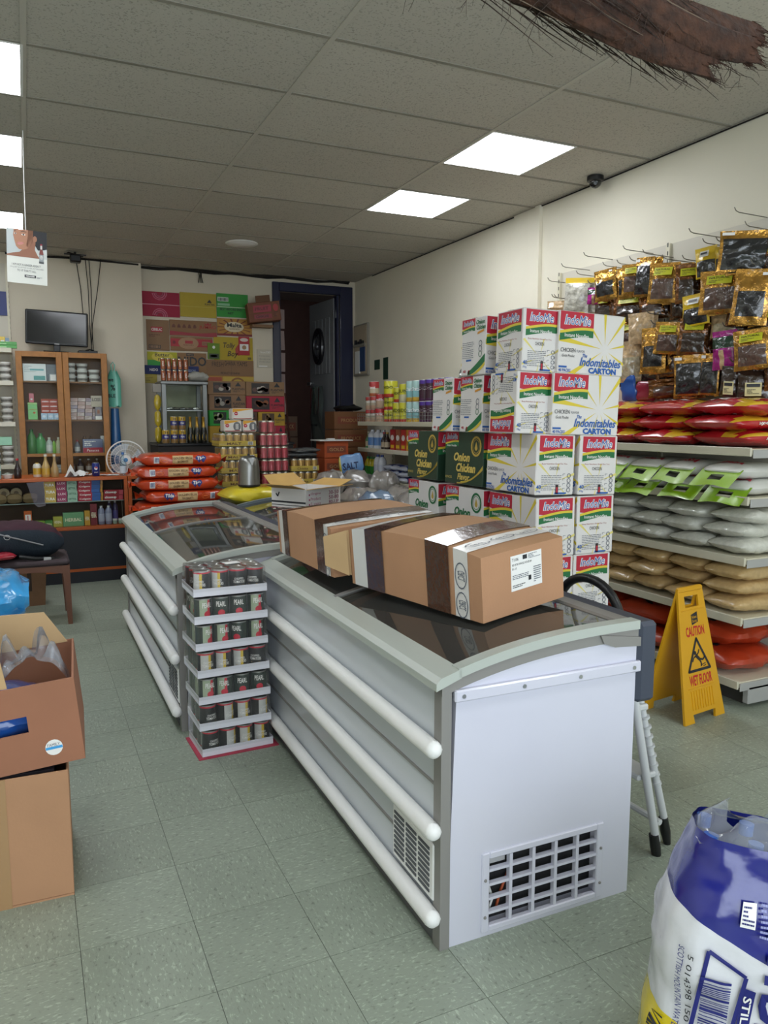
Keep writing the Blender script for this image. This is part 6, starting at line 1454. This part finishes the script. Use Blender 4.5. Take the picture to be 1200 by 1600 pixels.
def milk_tin(label, loc, grp):
    t = thing('milk_tin', label, 'tin', loc, group=grp); m = MB(); y_, b_, br = gloss('#b8962c'), gloss('#2a2f7a'), gloss('#8a6a3c')
    m.lathe([(.036,0,M_tin),(.037,.004,br),(.037,.045,b_),(.037,.09,y_),(.037,.132,M_tin),(.035,.135,M_tin)],y_,16); m.build('body', t)
    m = MB(); p = Pr(m, fn=lambda x,y,l: V(((.0375+l)*math.sin(x/.037),-(.0375+l)*math.cos(x/.037),y))); p.rect(-.012,.098,.024,.024,ink('#4a3a14')); p.text('PEAK',-.02,.058,.04,.018,I_wht,.02); m.build('printed_word', t)
for x, z in ((1.285,0),(1.37,0),(1.45,0),(1.37,.137),(1.45,.137)): milk_tin('yellow and navy milk tin in front of the food warmer', (x,8.05,ZB+z), 'yellow and navy milk tins')
for k in range(3):
    t = thing('sparkling_bottle','dark bottle with gold foil neck in front of the food warmer','bottle',(1.535+.068*k,8.06,ZB),group='gold-necked dark bottles'); m = MB(); m.lathe([(.03,0),(.032,.01),(.032,.12),(.022,.16),(.013,.19)],gloss('#121410'),14); m.build('body', t); MB().lathe([(.0225,.158),(.0135,.19),(.0128,.255),(.0155,.258),(.0155,.268)],mat('gold_neck','#c49a3c',.3,metal=.6),12).build('foil_neck', t)
    m = MB(); p = Pr(m, fn=lambda x,y,l: V(((.0325+l)*math.sin(x/.032),-(.0325+l)*math.cos(x/.032),y))); p.poly([(0,.105),(.02,.085),(.026,.055),(.02,.03),(0,.02),(-.02,.03),(-.026,.055),(-.02,.085)],ink('#b8963c')); p.nx(); p.rect(-.012,.05,.024,.014,I_blk); m.build('printed_badge', t)
def disp(label, x0, x1, z0, z1, base, y=8.22, win=True, word='PLANTAIN', pal=('#5a4038','#b5aca0','#2e2622')):
    w, h = x1-x0, z1-z0; b = MB().box((0,0,0),(w,.28,h-.002),mat('box'+base,base,.65,var=.05,scale=5),.003); o = b.build('snack_carton', None, (x0,y,z0), label=label, cat='carton')
    m = MB(); p = Pr(m,(0,0,0),(1,0,0),(0,0,1),.0012)
    if win:
        p.rect(w*.14,h*.14,w*.46,h*.74,ink(pal[2])); p.nx(); rn = random.Random(len(label))
        for k in range(7): p.ell(w*(.2+.34*rn.random()),h*(.3+.42*rn.random()),w*.07,h*.15,ink(pal[k % 2]),9)
    c = I_blk; p.nx(); p.poly([(w*.72,h*.62),(w*.88,h*.62),(w*.80,h*.92)],c); p.text(word,w*.64,h*.34,w*.33,h*.16,c,.01); p.lines(w*.66,h*.2,w*.28,h*.1,2,c); m.build('printed_front', o)
disp('brown snack carton with a picture window, top left of the back stack',1.76,2.165,1.70,1.845,'#8a6a4a'); disp('brown snack carton with a picture window, top right beside the doorway',2.17,2.60,1.69,1.845,'#8a6a4a')
disp('brown snack carton with a dark window, middle of the back stack',1.77,2.165,1.535,1.70,'#86664a',pal=('#8f8a80','#6a4a30','#241c1a')); disp('crimson snack carton with a picture window beside the doorway',2.17,2.60,1.52,1.69,'#a8283c',pal=('#8a4a20','#4a2a1c','#2a1a18'))
disp('bright green snack carton in the back stack',1.77,2.07,1.37,1.535,'#2f9a3a',pal=('#6a8a3a','#b5b5a0','#1a2a1a')); disp('mustard snack carton in the back stack',2.30,2.60,1.37,1.52,'#b5902c',pal=('#8a6a3a','#6a4a2a','#4a3420')); disp('dark brown carton between the green and mustard cartons',2.08,2.29,1.37,1.52,'#5a3a2a',win=False)
disp('mustard carton at the bottom of the back stack',1.77,1.90,ZB,1.37,'#b5902c',win=False); disp('crimson carton at the bottom of the back stack beside the doorway',2.36,2.60,ZB,1.37,'#a8283c',win=False); disp('plain brown carton at the bottom of the back stack',2.0,2.355,ZB,1.37,'#7a5c40',win=False)
carton_small('malt_drink_pack','green pack with a crimson lid standing beside the green snack carton',None,(1.90,8.14,ZB),.095,.06,.17,'#1f7a3a',lambda p,w,h:(p.rect(0,h*.85,w,h*.15,ink('#b82a3a')),p.nx().text('MILO',w*.15,h*.55,w*.7,h*.18,I_wht,.03)))
# tall yellow packs left of the warmer
for k in range(3): S = bagfn(.17,.09,.07,seed=190+k,wr=.008); bag(MB(), S, gloss('#c9b02c'), 8, 12).build('noodle_pack', None, (1.215,8.3,1.28+.165*k),(0,R(90),0),label='yellow pack hanging at the left of the food warmer',cat='pack',group='yellow packs by the warmer')

# ================================================================== FLATTENED CARTONS ON THE BACK WALL
def flat(label, x0, x1, z0, z1, base, draw, off=0, rot=0, cat='carton panel'):
    w, h = x1-x0, z1-z0; b = MB().box((0,0,0),(w,.008,h),mat('flat'+base,base,.65,var=.05,scale=4),.001); o = b.build('flattened_carton', None, (x0,YB-.012-off,z0),(0,R(rot),0), label=label, cat=cat)
    m = MB(); p = Pr(m,(0,0,0),(1,0,0),(0,0,1),.0012); draw(p,w,h); m.build('printed_front', o); return o
def lace(p, x, y, r, c, h):
    for k in range(3):
        n = 18; rr = r*(1-.25*k)
        for i in range(n):
            a0 = PI*i/n; 
            p.ell(x+rr*math.cos(a0), y+h*rr*math.sin(a0), .006, .006, c, 6)
def d_red(p,w,h): p.rect(0,h*.47,w,h*.03,ink('#d49aa8')); c = ink('#c46a84'); lace(p,w*.48,h*.97,.075,c,-1); lace(p,w*.48,h*.03,.075,c,1)
def d_yel(p,w,h): p.poly([(w*.74,h*.62),(w*.88,h*.62),(w*.81,h*.76)],I_blk); p.text('PLANTAIN',w*.68,h*.51,w*.27,h*.08,I_blk,.01); p.rect(0,h*.42,w,h*.015,ink('#c9bc5a'))
def d_grn(p,w,h): p.rect(w*.03,h*.66,w*.34,h*.18,ink('#cfe0cf')); p.nx(); p.bars(w*.05,h*.68,w*.3,h*.13,I_blk); p.rect(w*.03,h*.48,w*.38,h*.1,ink('#8fc49a')); p.rect(0,h*.41,w,h*.03,ink('#c9dcc0')); p.text('BEST BEFORE END',w*.1,h*.28,w*.7,h*.1,I_blk,.01); p.text('NET',w*.35,h*.12,w*.18,h*.09,I_blk,.01)
flat('crimson printed carton panel with lace circles on the back wall',1.18,1.585,2.54,2.80,'#9c1a3a',d_red); flat('yellow printed carton panel between the crimson and green panels',1.59,1.985,2.555,2.815,'#b8a234',d_yel); flat('bright green printed carton panel on the back wall',1.99,2.345,2.575,2.83,'#3a9a3f',d_grn)
def d_cer(p,w,h): p.rect(w*.2,h*.60,w*.5,h*.17,ink('#a8202c')); p.nx(); p.text('CERELAC',w*.22,h*.64,w*.46,h*.09,I_wht,.02); p.lines(w*.1,h*.44,w*.7,h*.1,2,ink('#6a3a2a')); p.rect(w*.08,h*.06,w*.52,h*.12,I_blk); p.nx(); p.bars(w*.1,h*.075,w*.48,h*.09,ink('#a9805c'))
flat('plain brown carton panel with a small red label on the back wall',1.225,1.465,2.18,2.505,'#8a6a4c',d_cer)
def d_jum(p,w,h):
    p.text('JUMBO',w*.62,h*.46,w*.36,h*.26,ink('#b0141e'),.01); p.poly([(w*.75,h*.74),(w*.87,h*.74),(w*.89,h*.9),(w*.84,h*.8),(w*.81,h*.92),(w*.78,h*.8),(w*.73,h*.9)],ink('#a8202c'))
    for k in range(5): p.rect(w*(.05+.11*k),h*.52,w*.07,h*.12,ink('#6a3a2a')); p.ell(w*(.085+.11*k),h*.68,w*.025,h*.07,ink('#6a3a2a'),8)
    p.band(0,w,lambda a: h*(.04+.03*math.sin(a*6)),lambda a: h*(.26+.05*math.sin(a*5+2)),ink('#9c2634'))
flat('brown carton panel reading JUMBO in red on the back wall',1.47,1.985,2.345,2.515,'#8f6a48',d_jum)
def d_r2(p,w,h): p.rect(0,h*.30,w,h*.55,ink('#a8202c')); p.nx(); p.ell(w*.42,h*.55,w*.24,h*.42,ink('#a9805c'),20); p.nx(); p.rect(w*.34,h*.52,w*.18,h*.2,ink('#a8202c')); p.text('biscuits',w*.3,h*.38,w*.24,h*.1,ink('#6a2a24')); p.rect(w*.74,h*.42,w*.2,h*.28,ink('#8f6a48')); p.nx(); p.text('30 PCS',w*.76,h*.48,w*.15,h*.14,ink('#8a2028')); p.ell(w*.08,h*.58,w*.035,h*.12,ink('#7a1a24'),10)
flat('brown and red carton panel with an oval badge on the back wall',1.475,1.935,2.185,2.34,'#8f6a48',d_r2)
def d_malta(p,w,h):
    for k in range(14): a = PI*2*k/14; p.poly([(w*.5,h*.5),(w*.5+w*.5*math.cos(a-.06),h*.5+h*.5*math.sin(a-.06)),(w*.5+w*.5*math.cos(a+.06),h*.5+h*.5*math.sin(a+.06))],ink('#7a3a20'))
    p.nx(); p.ell(w*.48,h*.52,w*.28,h*.30,ink('#d9ccac'),20); p.rect(0,0,w,h*.12,ink('#7a1a22')); p.nx(); p.text('Malta',w*.28,h*.50,w*.42,h*.24,I_blk,.03); p.text('GUINNESS',w*.34,h*.36,w*.3,h*.09,ink('#6a4a2a'),.01)
flat('gold sunburst carton panel reading Malta on the back wall',1.99,2.385,2.37,2.56,'#b8863a',d_malta)
def d_tolly(p,w,h): p.text('Tolly',w*.24,h*.46,w*.3,h*.30,ink('#3a2a1a'),.02,.25); p.text('Boy',w*.34,h*.10,w*.28,h*.30,ink('#3a2a1a'),.02,.25); p.poly([(w*.56,h*.25),(w*.64,h*.2),(w*.7,h*.5),(w*.62,h*.7),(w*.54,h*.5)],ink('#a8342a')); p.bars(w*.86,h*.05,w*.1,h*.1,I_blk)
flat('yellow carton panel reading Tolly Boy on the back wall',1.945,2.39,2.10,2.355,'#b8a02c',d_tolly,.001)
def d_yams(p,w,h): p.text('FRESH',w*.12,h*.58,w*.24,h*.30,ink('#1e1612'),.0); p.text('GHANA',w*.38,h*.66,w*.23,h*.28,ink('#1e1612'),.0); p.text('YAMS',w*.64,h*.64,w*.22,h*.28,ink('#1e1612'),.0); p.text('PRODUCT OF GHANA',w*.3,h*.1,w*.4,h*.14,ink('#2e221a'),.01); p.rect(w*.52,h*.0,w*.01,h,ink('#7a5c40'))
flat('brown carton panel reading Fresh Ghana Yams on the back wall',1.855,2.395,1.925,2.10,'#8a6848',d_yams,.002)
def d_but(p,w,h): p.poly([(0,0),(w,0),(w,h*.45),(w*.75,h*.3),(w*.3,h*.5),(0,h*.5)],ink('#2f9a3a')); p.nx(); p.ell(w*.5,h*.70,w*.36,h*.30,ink('#d8c84a'),18); p.nx(); p.text('Butter',w*.25,h*.72,w*.5,h*.22,I_blk,.01); p.text('mint',w*.36,h*.46,w*.36,h*.22,I_blk,.01)
flat('green and yellow carton panel reading Butter mint on the back wall',1.225,1.54,1.99,2.165,'#b8b42c',d_but,.001)
def d_nido(p,w,h): p.rect(w*.30,h*.89,w*.26,h*.09,I_blk); p.nx(); p.text('NESTLE',w*.32,h*.91,w*.22,h*.05,ink('#b99a74')); p.text('NIDO',w*.02,h*.52,w*.97,h*.34,I_blk,.02)
flat('brown carton panel reading NIDO in black on the back wall',1.545,1.86,1.87,2.165,'#8f6c48',d_nido)
def d_blue(p,w,h): p.text('NIDO',w*.1,h*.35,w*.15,h*.3,I_wht,.02); p.text('NESTLE ACESSONS',w*.62,h*.35,w*.32,h*.28,ink('#9aa6c4'),.02)
flat('narrow navy carton panel on the back wall',1.185,1.77,1.925,2.02,'#1f2f66',d_blue,.010)
flat('narrow orange and yellow sunburst panel under the yam carton panel',1.86,2.395,1.845,1.925,'#b5823a',lambda p,w,h:(p.rect(w*.03,h*.2,w*.28,h*.6,ink('#a8482c')),p.rect(w*.34,0,w*.66,h*.9,ink('#c4a43c')),p.nx().ring(w*.65,h*.0,w*.15,h*.8,.02,ink('#8a5a2a'))))
flat('square yellow panel at the left edge of the back wall display',1.185,1.32,1.83,1.925,'#b8a850',lambda p,w,h:(p.lines(w*.1,h*.2,w*.8,h*.5,3,ink('#8a7a3a')),),.002)
def pk(p,w,h): p.rect(w*.1,h*.05,w*.8,h*.3,ink('#2e3a24')); p.ell(w*.5,h*.75,w*.12,h*.1,I_wht,10); p.ell(w*.5,h*.2,w*.3,h*.08,ink('#c9c4b4'),10)
flat('green pouch pinned on the yellow carton panel',1.875,2.01,2.105,2.28,'#6a8a24',pk,.012,cat='pouch'); flat('red and white pouch pinned on the yellow carton panel',2.225,2.35,2.16,2.365,'#b0323a',lambda p,w,h:(p.rect(w*.1,h*.25,w*.8,h*.35,I_wht),p.nx().ell(w*.5,h*.42,w*.2,h*.12,ink('#a8805a'),12),p.ell(w*.5,h*.83,w*.38,h*.1,ink('#d9c8c0'),14)),.012,cat='pouch')
def d_note(p,w,h): p.text('We are SORRY',w*.2,h*.78,w*.7,h*.12,I_wht,.01); p.text('it is very sorry',w*.12,h*.58,w*.7,h*.1,ink('#8a8a80')); p.text('the toilet is not',w*.14,h*.42,w*.72,h*.1,ink('#8a8a80')); p.text('of order please',w*.12,h*.26,w*.75,h*.1,ink('#8a8a80')); p.rect(w*.1,h*.04,w*.55,h*.06,I_wht)
flat('pale paper notice taped beside the doorway',2.44,2.62,2.03,2.235,'#c9c2b0',d_note,cat='notice')
t = thing('tilted_carton','brown and red fruit carton tilted against the wall above the cartons','carton',(2.30,8.50,2.50),(0,R(-7),R(-8))); MB().box((0,0,0),(.36,.20,.21),mat('carton_brown','#7a4a34',.7,var=.06),.004).build('box', t)
m = MB(); p = Pr(m,(0,0,0),(1,0,0),(0,0,1),.0012); p.rect(.06,.10,.20,.075,ink('#9c2a38')); p.rect(.06,.03,.20,.05,ink('#8a2a30')); p.nx(); p.text('FRUIT',.08,.12,.15,.035,ink('#5a1a22'),.02); p.text('CHICHI',.08,.04,.14,.03,ink('#4a1a1c'),.02); p.ell(.31,.14,.03,.04,ink('#a83030'),12); p.lines(.28,.04,.07,.06,3,ink('#5a2a22')); m.build('printed_front', t); MB().box((.10,.0,.21),(.26,.004,.28),mat('carton_brown2','#6a4a34',.8)).build('box_flap', t)
MB().box((2.36,8.60,2.47),(2.60,8.73,2.50),mat('bracket_wood','#8a6a4c',.7)).build('wall_ledge', label='small wooden ledge under the tilted fruit carton', cat='ledge')

# ================================================================== BOXES BY THE DOORWAY, FAR SHELF GOODS, STORE ROOM
def brown(label, loc, w, d, h, base='#8a5634', word=None, rot=0, tape=True):
    b = MB().box((0,0,0),(w,d,h),mat('brown'+base,base,.75,var=.06,scale=5),.003); o = b.build('brown_carton', None, loc, (0,0,R(rot)), label=label, cat='carton')
    m = MB(); p = Pr(m,(0,0,0),(1,0,0),(0,0,1),.001); p.rect(w*.1,h*.3,w*.8,h*.4,ink('#7a3a24')); p.nx(); p.text(word or 'FRESH',w*.2,h*.4,w*.6,h*.2,ink('#b08a5a'),.01); m.build('printed_front', o); return o
brown('orange-brown carton with a paper on it, standing before the doorway',(2.72,7.30,.885),.26,.24,.16,'#a84a20','GOLD'); brown('orange-brown carton topped with white paper before the doorway',(2.72,7.30,1.05),.26,.24,.17,'#a84a20','GOLD')
MB().box((2.70,7.25,0),(3.02,7.58,.882),mat('crate_grey')).build('plinth', None, label='grey stand under the orange-brown cartons', cat='stand')
MB().box((2.66,7.27,1.222),(3.02,7.55,1.232),mat('paper_white')).box((2.78,7.36,1.232),(2.86,7.42,1.245),mat('paper_white'),.004).build('paper_stack', label='white paper sheets on the orange-brown carton', cat='paper')
for k in range(3): brown('dull brown carton in the stack beside the doorway, %s' % ('lowest','middle','topmost')[k],(3.10,8.0,.93+.20*k) if k else (3.10,8.0,.73+.20),.40,.30,.195,'#7a5030','PRODUCE')
MB().box((3.08,7.98,.622),(3.52,8.32,.928),mat('crate_grey')).build('plinth', None, label='grey stand under the dull brown cartons', cat='stand')
S = bagfn(.30,.22,.06,seed=210,wr=.02); bag(MB(), S, M_black, 10, 12).build('black_bag', None, (3.32,8.15,1.532),label='crumpled black bag on the dull brown cartons',cat='bag')
def can_s(label, loc, r, h, bands, grp, lid='#b8b8b4', word=None, wc='#ffffff'):
    t = thing('food_tin', label, 'tin', loc, group=grp); m = MB(); pr = [(r*.97,0)]
    for f, c in bands: pr.append((r, h*f, gloss(c)))
    pr.append((r, h*.97, gloss(lid))); pr.append((r*.97, h, gloss(lid))); m.lathe(pr, gloss(bands[0][1]), 16); m.build('body', t)
    if word:
        m = MB(); p = Pr(m, fn=lambda x,y,l: V((-(r*1.012+l)*math.cos(x/r)*.82-(r*1.012+l)*math.sin(x/r)*-.57*1, -(r*1.012+l)*math.sin(x/r)*.82-(r*1.012+l)*math.cos(x/r)*.57, y))); p.text(word,-r*.8,h*.5,r*1.6,h*.18,ink(wc),.02); m.build('printed_word', t)
    return t
FX = 3.25
def fy(px): return px
for k, (y, z, r, h, bands, w_, wc, lab, grp) in enumerate([
  (7.42,.0,.05,.13,[(.02,'#c9a48a'),(.3,'#c4b8a0'),(.7,'#b53a3c')],'milk','#ffffff','pink and cream tin','pink and cream tins'), (7.30,.0,.05,.13,[(.02,'#c9a48a'),(.3,'#c4b8a0'),(.7,'#b53a3c')],'milk','#ffffff','pink and cream tin','pink and cream tins'),
  (7.42,.132,.05,.13,[(.02,'#c9a48a'),(.3,'#c4b8a0'),(.7,'#b53a3c')],'milk','#ffffff','pink and cream tin','pink and cream tins'), (7.30,.132,.05,.13,[(.02,'#c9a48a'),(.3,'#c4b8a0'),(.7,'#b53a3c')],'milk','#ffffff','pink and cream tin','pink and cream tins'),
  (7.32,.264,.052,.15,[(.02,'#b8603c'),(.2,'#d0c4a8'),(.55,'#c43a3c')],'Best','#ffffff','tall pink tin standing highest on the far shelf',None),
  (7.14,.0,.065,.14,[(.02,'#c4a890'),(.5,'#b8202c')],'milk','#ffffff','red topped tin','red topped tins'), (7.12,.142,.065,.14,[(.02,'#c4a890'),(.5,'#b8202c')],'milk','#ffffff','red topped tin','red topped tins'),
  (6.98,.0,.042,.12,[(.02,'#b83a2c'),(.25,'#c8c42c')],'NIDO','#2a3a1a','small yellow milk powder tin','small yellow milk tins'), (6.89,.0,.042,.12,[(.02,'#b83a2c'),(.25,'#c8c42c')],'NIDO','#2a3a1a','small yellow milk powder tin','small yellow milk tins'),
  (6.98,.122,.042,.12,[(.02,'#b83a2c'),(.25,'#c8c42c')],'NIDO','#2a3a1a','small yellow milk powder tin','small yellow milk tins'), (6.89,.122,.042,.12,[(.02,'#b83a2c'),(.25,'#c8c42c')],'NIDO','#2a3a1a','small yellow milk powder tin','small yellow milk tins'),
  (6.92,.244,.07,.16,[(.02,'#b83a2c'),(.2,'#d0cc2c')],'NIDO','#2a3a1a','large yellow milk powder tin standing on small tins',None),
  (6.74,.0,.06,.19,[(.02,'#b83a2c'),(.15,'#c8c42c')],'NIDO','#2a3a1a','medium yellow milk powder tin','medium yellow milk tins'), (6.60,.0,.06,.19,[(.02,'#b83a2c'),(.15,'#c8c42c')],'NIDO','#2a3a1a','medium yellow milk powder tin','medium yellow milk tins'),
  (6.74,.192,.05,.14,[(.02,'#b83a2c'),(.2,'#c8c42c')],'NIDO','#2a3a1a','yellow milk powder tin in the second layer',None), (6.60,.192,.06,.17,[(.02,'#c9c4a0'),(.4,'#c8c42c')],'SUN','#2a3a1a','yellow and cream tin in the second layer',None),
  (6.46,.0,.055,.19,[(.02,'#c9a43c'),(.2,'#7fb4b8'),(.6,'#a8ccc8')],'Oats','#ffffff','pale blue tin','pale blue tins'), (6.34,.0,.055,.19,[(.02,'#c9a43c'),(.2,'#7fb4b8'),(.6,'#a8ccc8')],'Oats','#ffffff','pale blue tin','pale blue tins'),
  (6.46,.192,.055,.19,[(.02,'#c9a43c'),(.2,'#7fb4b8'),(.6,'#a8ccc8')],'Oats','#ffffff','pale blue tin','pale blue tins'), (6.34,.192,.055,.19,[(.02,'#c9a43c'),(.2,'#7fb4b8'),(.6,'#a8ccc8')],'Oats','#ffffff','pale blue tin','pale blue tins')]
  + [(6.20-.115*i, .192*j, .053, .19, [(.02,'#4a1f4a'),(.12,'#3a1a2e'),(.8,'#4a2a8a')], 'S', '#e8e0e8', 'dark purple tin with a white swirl','purple tins') for i in range(5) for j in range(2)]):
    can_s(lab + (' on the far right shelf' if grp else ''), (FX+.03, y, 1.411+z), r, h, bands, (grp + ' on the far shelf') if grp else None, word=w_, wc=wc)
m = MB()
for z in (.03,.06,.09): m.tube([(3.19,5.5,1.41+z),(3.19,7.55,1.41+z)],.0018,M_steel,4)
for k in range(40): m.tube([(3.19,5.5+.0525*k,1.41),(3.19,5.5+.0525*k,1.50)],.0012,M_steel,4)
m.build('shelf_guard', label='thin wire guard along the front of the tin shelf', cat='wire guard')
for k, y in enumerate((7.36,7.22,7.27,7.15)): bottle('sauce_jar', 'white and blue plastic jar on the middle far shelf', (3.28+.03*(k > 1), y, 1.141+(.0 if k < 2 else .0)), .05, .19, '#c9ccd4', '#d0d4dc', 'white and blue jars', .15, '#5a86c0')
for k, y in enumerate((7.44,7.05,6.98)): bottle('sauce_bottle', ('green capped jar','dark sauce bottle beside the red cartons','slim dark sauce bottle')[k]+' on the middle far shelf', (3.27, y, 1.141), .035, .17, ('#3a7a4a','#241a18','#2e1c18')[k], ('#b8b09a','#a8303a','#c49a3c')[k], None, .4, '#b8a890')
for k, (y, c) in enumerate(((6.80,'#a82a2c'),(6.68,'#9a5a3c'),(6.56,'#b8342c'),(6.45,'#c4862c'),(6.32,'#b03030'),(6.2,'#8a3a2a'))):
    carton_small('food_box', ('red','brown','bright red','amber','crimson','rust brown')[k]+' upright food carton on the middle far shelf', None, (3.24,y+.05,1.141), .10, .09, .20, c, lambda p,w,h:(p.ell(w*.5,h*.6,w*.35,h*.14,I_wht,12),p.rect(w*.15,h*.1,w*.7,h*.15,ink('#d9b42c'))), rot=-PI/2)
for k, y in enumerate((7.44,7.36,7.28)): bottle('bleach_bottle','yellow and green tall bottle on the lower far shelf',(3.26,y,.831),.035,.22,'#c8b82c','#2f7a3a','yellow and green bottles',.2,'#3a8a3a')
for k, y in enumerate((7.18,7.08)): bottle('bleach_bottle','white bottle with blue cap on the lower far shelf',(3.26,y,.831),.045,.25,'#cfd2d8','#2a4a9a','white blue-capped bottles',.15,'#c4c8d4')
for k in range(9): S = bagfn(.20,.15,.055,seed=230+k,wr=.012); bag(MB(), S, gloss('#c4c8d6'), 8, 12, lambda a,c: gloss('#2a3a8a') if .3 < a < .5 else gloss('#c4c8d6')).build('tissue_pack', None, (3.32,6.92-.17*(k % 3),.831+.054*(k//3)),(0,0,.15*(k % 2)),label='white and blue soft pack piled on the lower far shelf',cat='pack',group='white and blue soft packs')
# see-through and foil bags in front of the far shelf, and a blue salt sack
S = bagfn(.24,.07,.20,seed=250,wr=.008,e=5,k=14,edge=.5); b = bag(MB(), S, gloss('#6a93c4'), 10, 14, lambda a,c: gloss('#c8b84a') if a < .12 else gloss('#6a93c4')); p = Pr(b, fn=bagside(S,-1)); p.text('SALT',-.09,-.05,.16,.07,ink('#1f2f5a'),.03); b.build('salt_sack', None, (2.92,7.05,.90),(0,R(-8),R(-15)),label='pale blue salt sack leaning at the end of the far shelf',cat='sack')
MB().box((2.66,6.98,0),(3.10,7.2,.895),mat('crate_grey')).build('plinth', None, label='grey stand under the salt sack and clear bags', cat='stand')
M_clr = mat('clear_bag_grey','#8f8a84',.2,coat=.6,var=.25,scale=14,bump=.5,bscale=18)
for k, (x, y, z, s_, lab, c) in enumerate(((2.58,5.70,.602,.36,'blue grey plastic bag beside the fish box','#6a7f96'), (2.90,5.66,.602,.38,'greyish clear bag piled below the far shelf',None), (2.96,6.02,.602,.40,'clear plastic bag behind the blue grey bag',None), (2.60,6.10,.602,.40,'pale grey bag at the back of the bag pile',None), (2.83,6.76,.702,.40,'large clear bag in front of the salt sack',None), (3.02,6.50,.702,.34,'dull grey clear bag against the far shelf',None), (2.56,6.68,.702,.34,'clear bag beside the yellow can trays',None))):
    S = bagfn(s_*.74,s_*.70,.24,seed=260+k,wr=.028,e=2.1); bag(MB(), S, mat('bag_bluegrey','#6a7f96',.25,coat=.5,bump=.4,bscale=16) if c else M_clr, 16, 18).build('plastic_bag', None, (x,y,z+.02),(0,R(-4),k*1.1),label=lab,cat='bag')
MB().box((2.45,6.47,0),(3.12,6.92,.70),mat('crate_grey')).build('plinth', None, label='taller grey stand under the clear bags by the salt sack', cat='stand')
MB().box((2.42,5.5,0),(3.12,6.45,.60),mat('crate_grey')).build('plinth', None, label='grey stand under the pile of clear bags', cat='stand')
# silver cups standing on the onion cartons' far end shelf
for k in range(5):
    t = thing('foil_cup','round silver foil lid in the bundle left of the top onion carton','foil cup',(2.20+.03*(k % 2),3.62+.075*(k//2),1.62+.055*(k % 2)+.0),(R(90)*0,R(-70),R(25)),group='silver foil lids'); MB().lathe([(.030,0),(.036,.012),(.037,.05),(.034,.052)],mat('foil_bright'),16).build('cup', t); MB().ring if False else None
# goods inside the dark store room
for k, (x, y, z, w, h) in enumerate(((2.62,9.3,.935,.26,.28),(2.62,9.3,1.22,.26,.27),(2.90,9.4,.935,.24,.28),(2.90,9.4,1.22,.24,.26),(2.75,9.45,1.485,.22,.22))): brown(('brown carton at the bottom left of the store room stack','brown carton upper left of the store room stack','brown carton at the bottom right of the store room stack','brown carton upper right of the store room stack','small brown carton on top of the store room stack')[k],(x,y,z),w,.3,h-.004,'#6e5644','STOCK')
carton_small('grey_case','grey case standing on the store room cartons',None,(2.64,9.32,1.492),.16,.2,.30,'#8a8c8c')
for k in range(5): MB().box((0,0,0),(.09,.02,.22),mat('pink_paper','#a89490',.8)).build('paper_notice', None, (2.745+.0*k,8.87,1.50+.25*k),(0,R((2,-1,1,-2,0)[k]),R(20)),label='pinkish paper sheet pinned inside the doorway',cat='paper',group='pink papers inside the doorway')
m = MB(); m.grid(lambda a,b: (2.735+.03*math.cos(PI*a)*1.4, 8.80-.05*math.sin(PI*a)+.1, .95+.95*b), 10, 8, mat('coat_dark','#241a1a',.9,var=.2)); m.build('dark_coat', label='dark coat hanging inside the doorway', cat='coat')
for k in range(3): MB().tube([(2.80+.06*k,8.98,.935),(2.76+.05*k,8.93,1.4),(2.74+.04*k,8.90,1.75)],.012,mat('broom_stick','#5a2f24',.6),8).build('broom_stick', label='reddish wooden broom stick leaning inside the doorway', cat='stick', group='broom sticks in the doorway')
# things hung on the open door
t = thing('round_clock','round black studded ring hanging on the open door','ring',(3.365,9.22,2.34),(0,0,R(-86)))
MB().tube([(.12*math.cos(2*PI*k/24),0,.20*math.sin(2*PI*k/24)) for k in range(25)],.030,mat('ring_dark','#18181c',.35,coat=.4),8,False).build('rim', t)
MB().tube([(.07*math.cos(2*PI*k/24),-.01,.12*math.sin(2*PI*k/24)) for k in range(25)],.012,mat('ring_grey','#6a6a70',.35,metal=.6),6,False).build('inner_ring', t); MB().ball((0,-.01,0),.04,MATS['ring_grey'],10).build('hub', t)
t = thing('clear_bag','long clear plastic bag with printed strips hanging on the open door','bag',(3.36,9.18,1.0),(0,0,R(-86)))
m = MB(); m.grid(lambda a,b: (-.20+.36*a, -.03-.02*math.sin(PI*a)+.012*math.sin(b*9+a*7), .05+.80*b), 10, 12, glassy('door_bag','#c4cccc',haze=.35,hazecol='#9aa8a0',ior=1.6,rough=.12)); m.build('film', t)
m = MB(); p = Pr(m,(-.20,-.058,.05),(1,0,0),(0,0,1)); 
for k in range(4): p.poly([(.03+.08*k,.45),(.05+.08*k,.45),(.09+.08*k,.78),(.06+.08*k,.78)],ink(('#7a3a3a','#3a5a44','#8a8a80','#5a3030')[k]))
p.text('EKOMI',.06,.30,.2,.03,I_blk,.01); m.build('printed_strips', t)
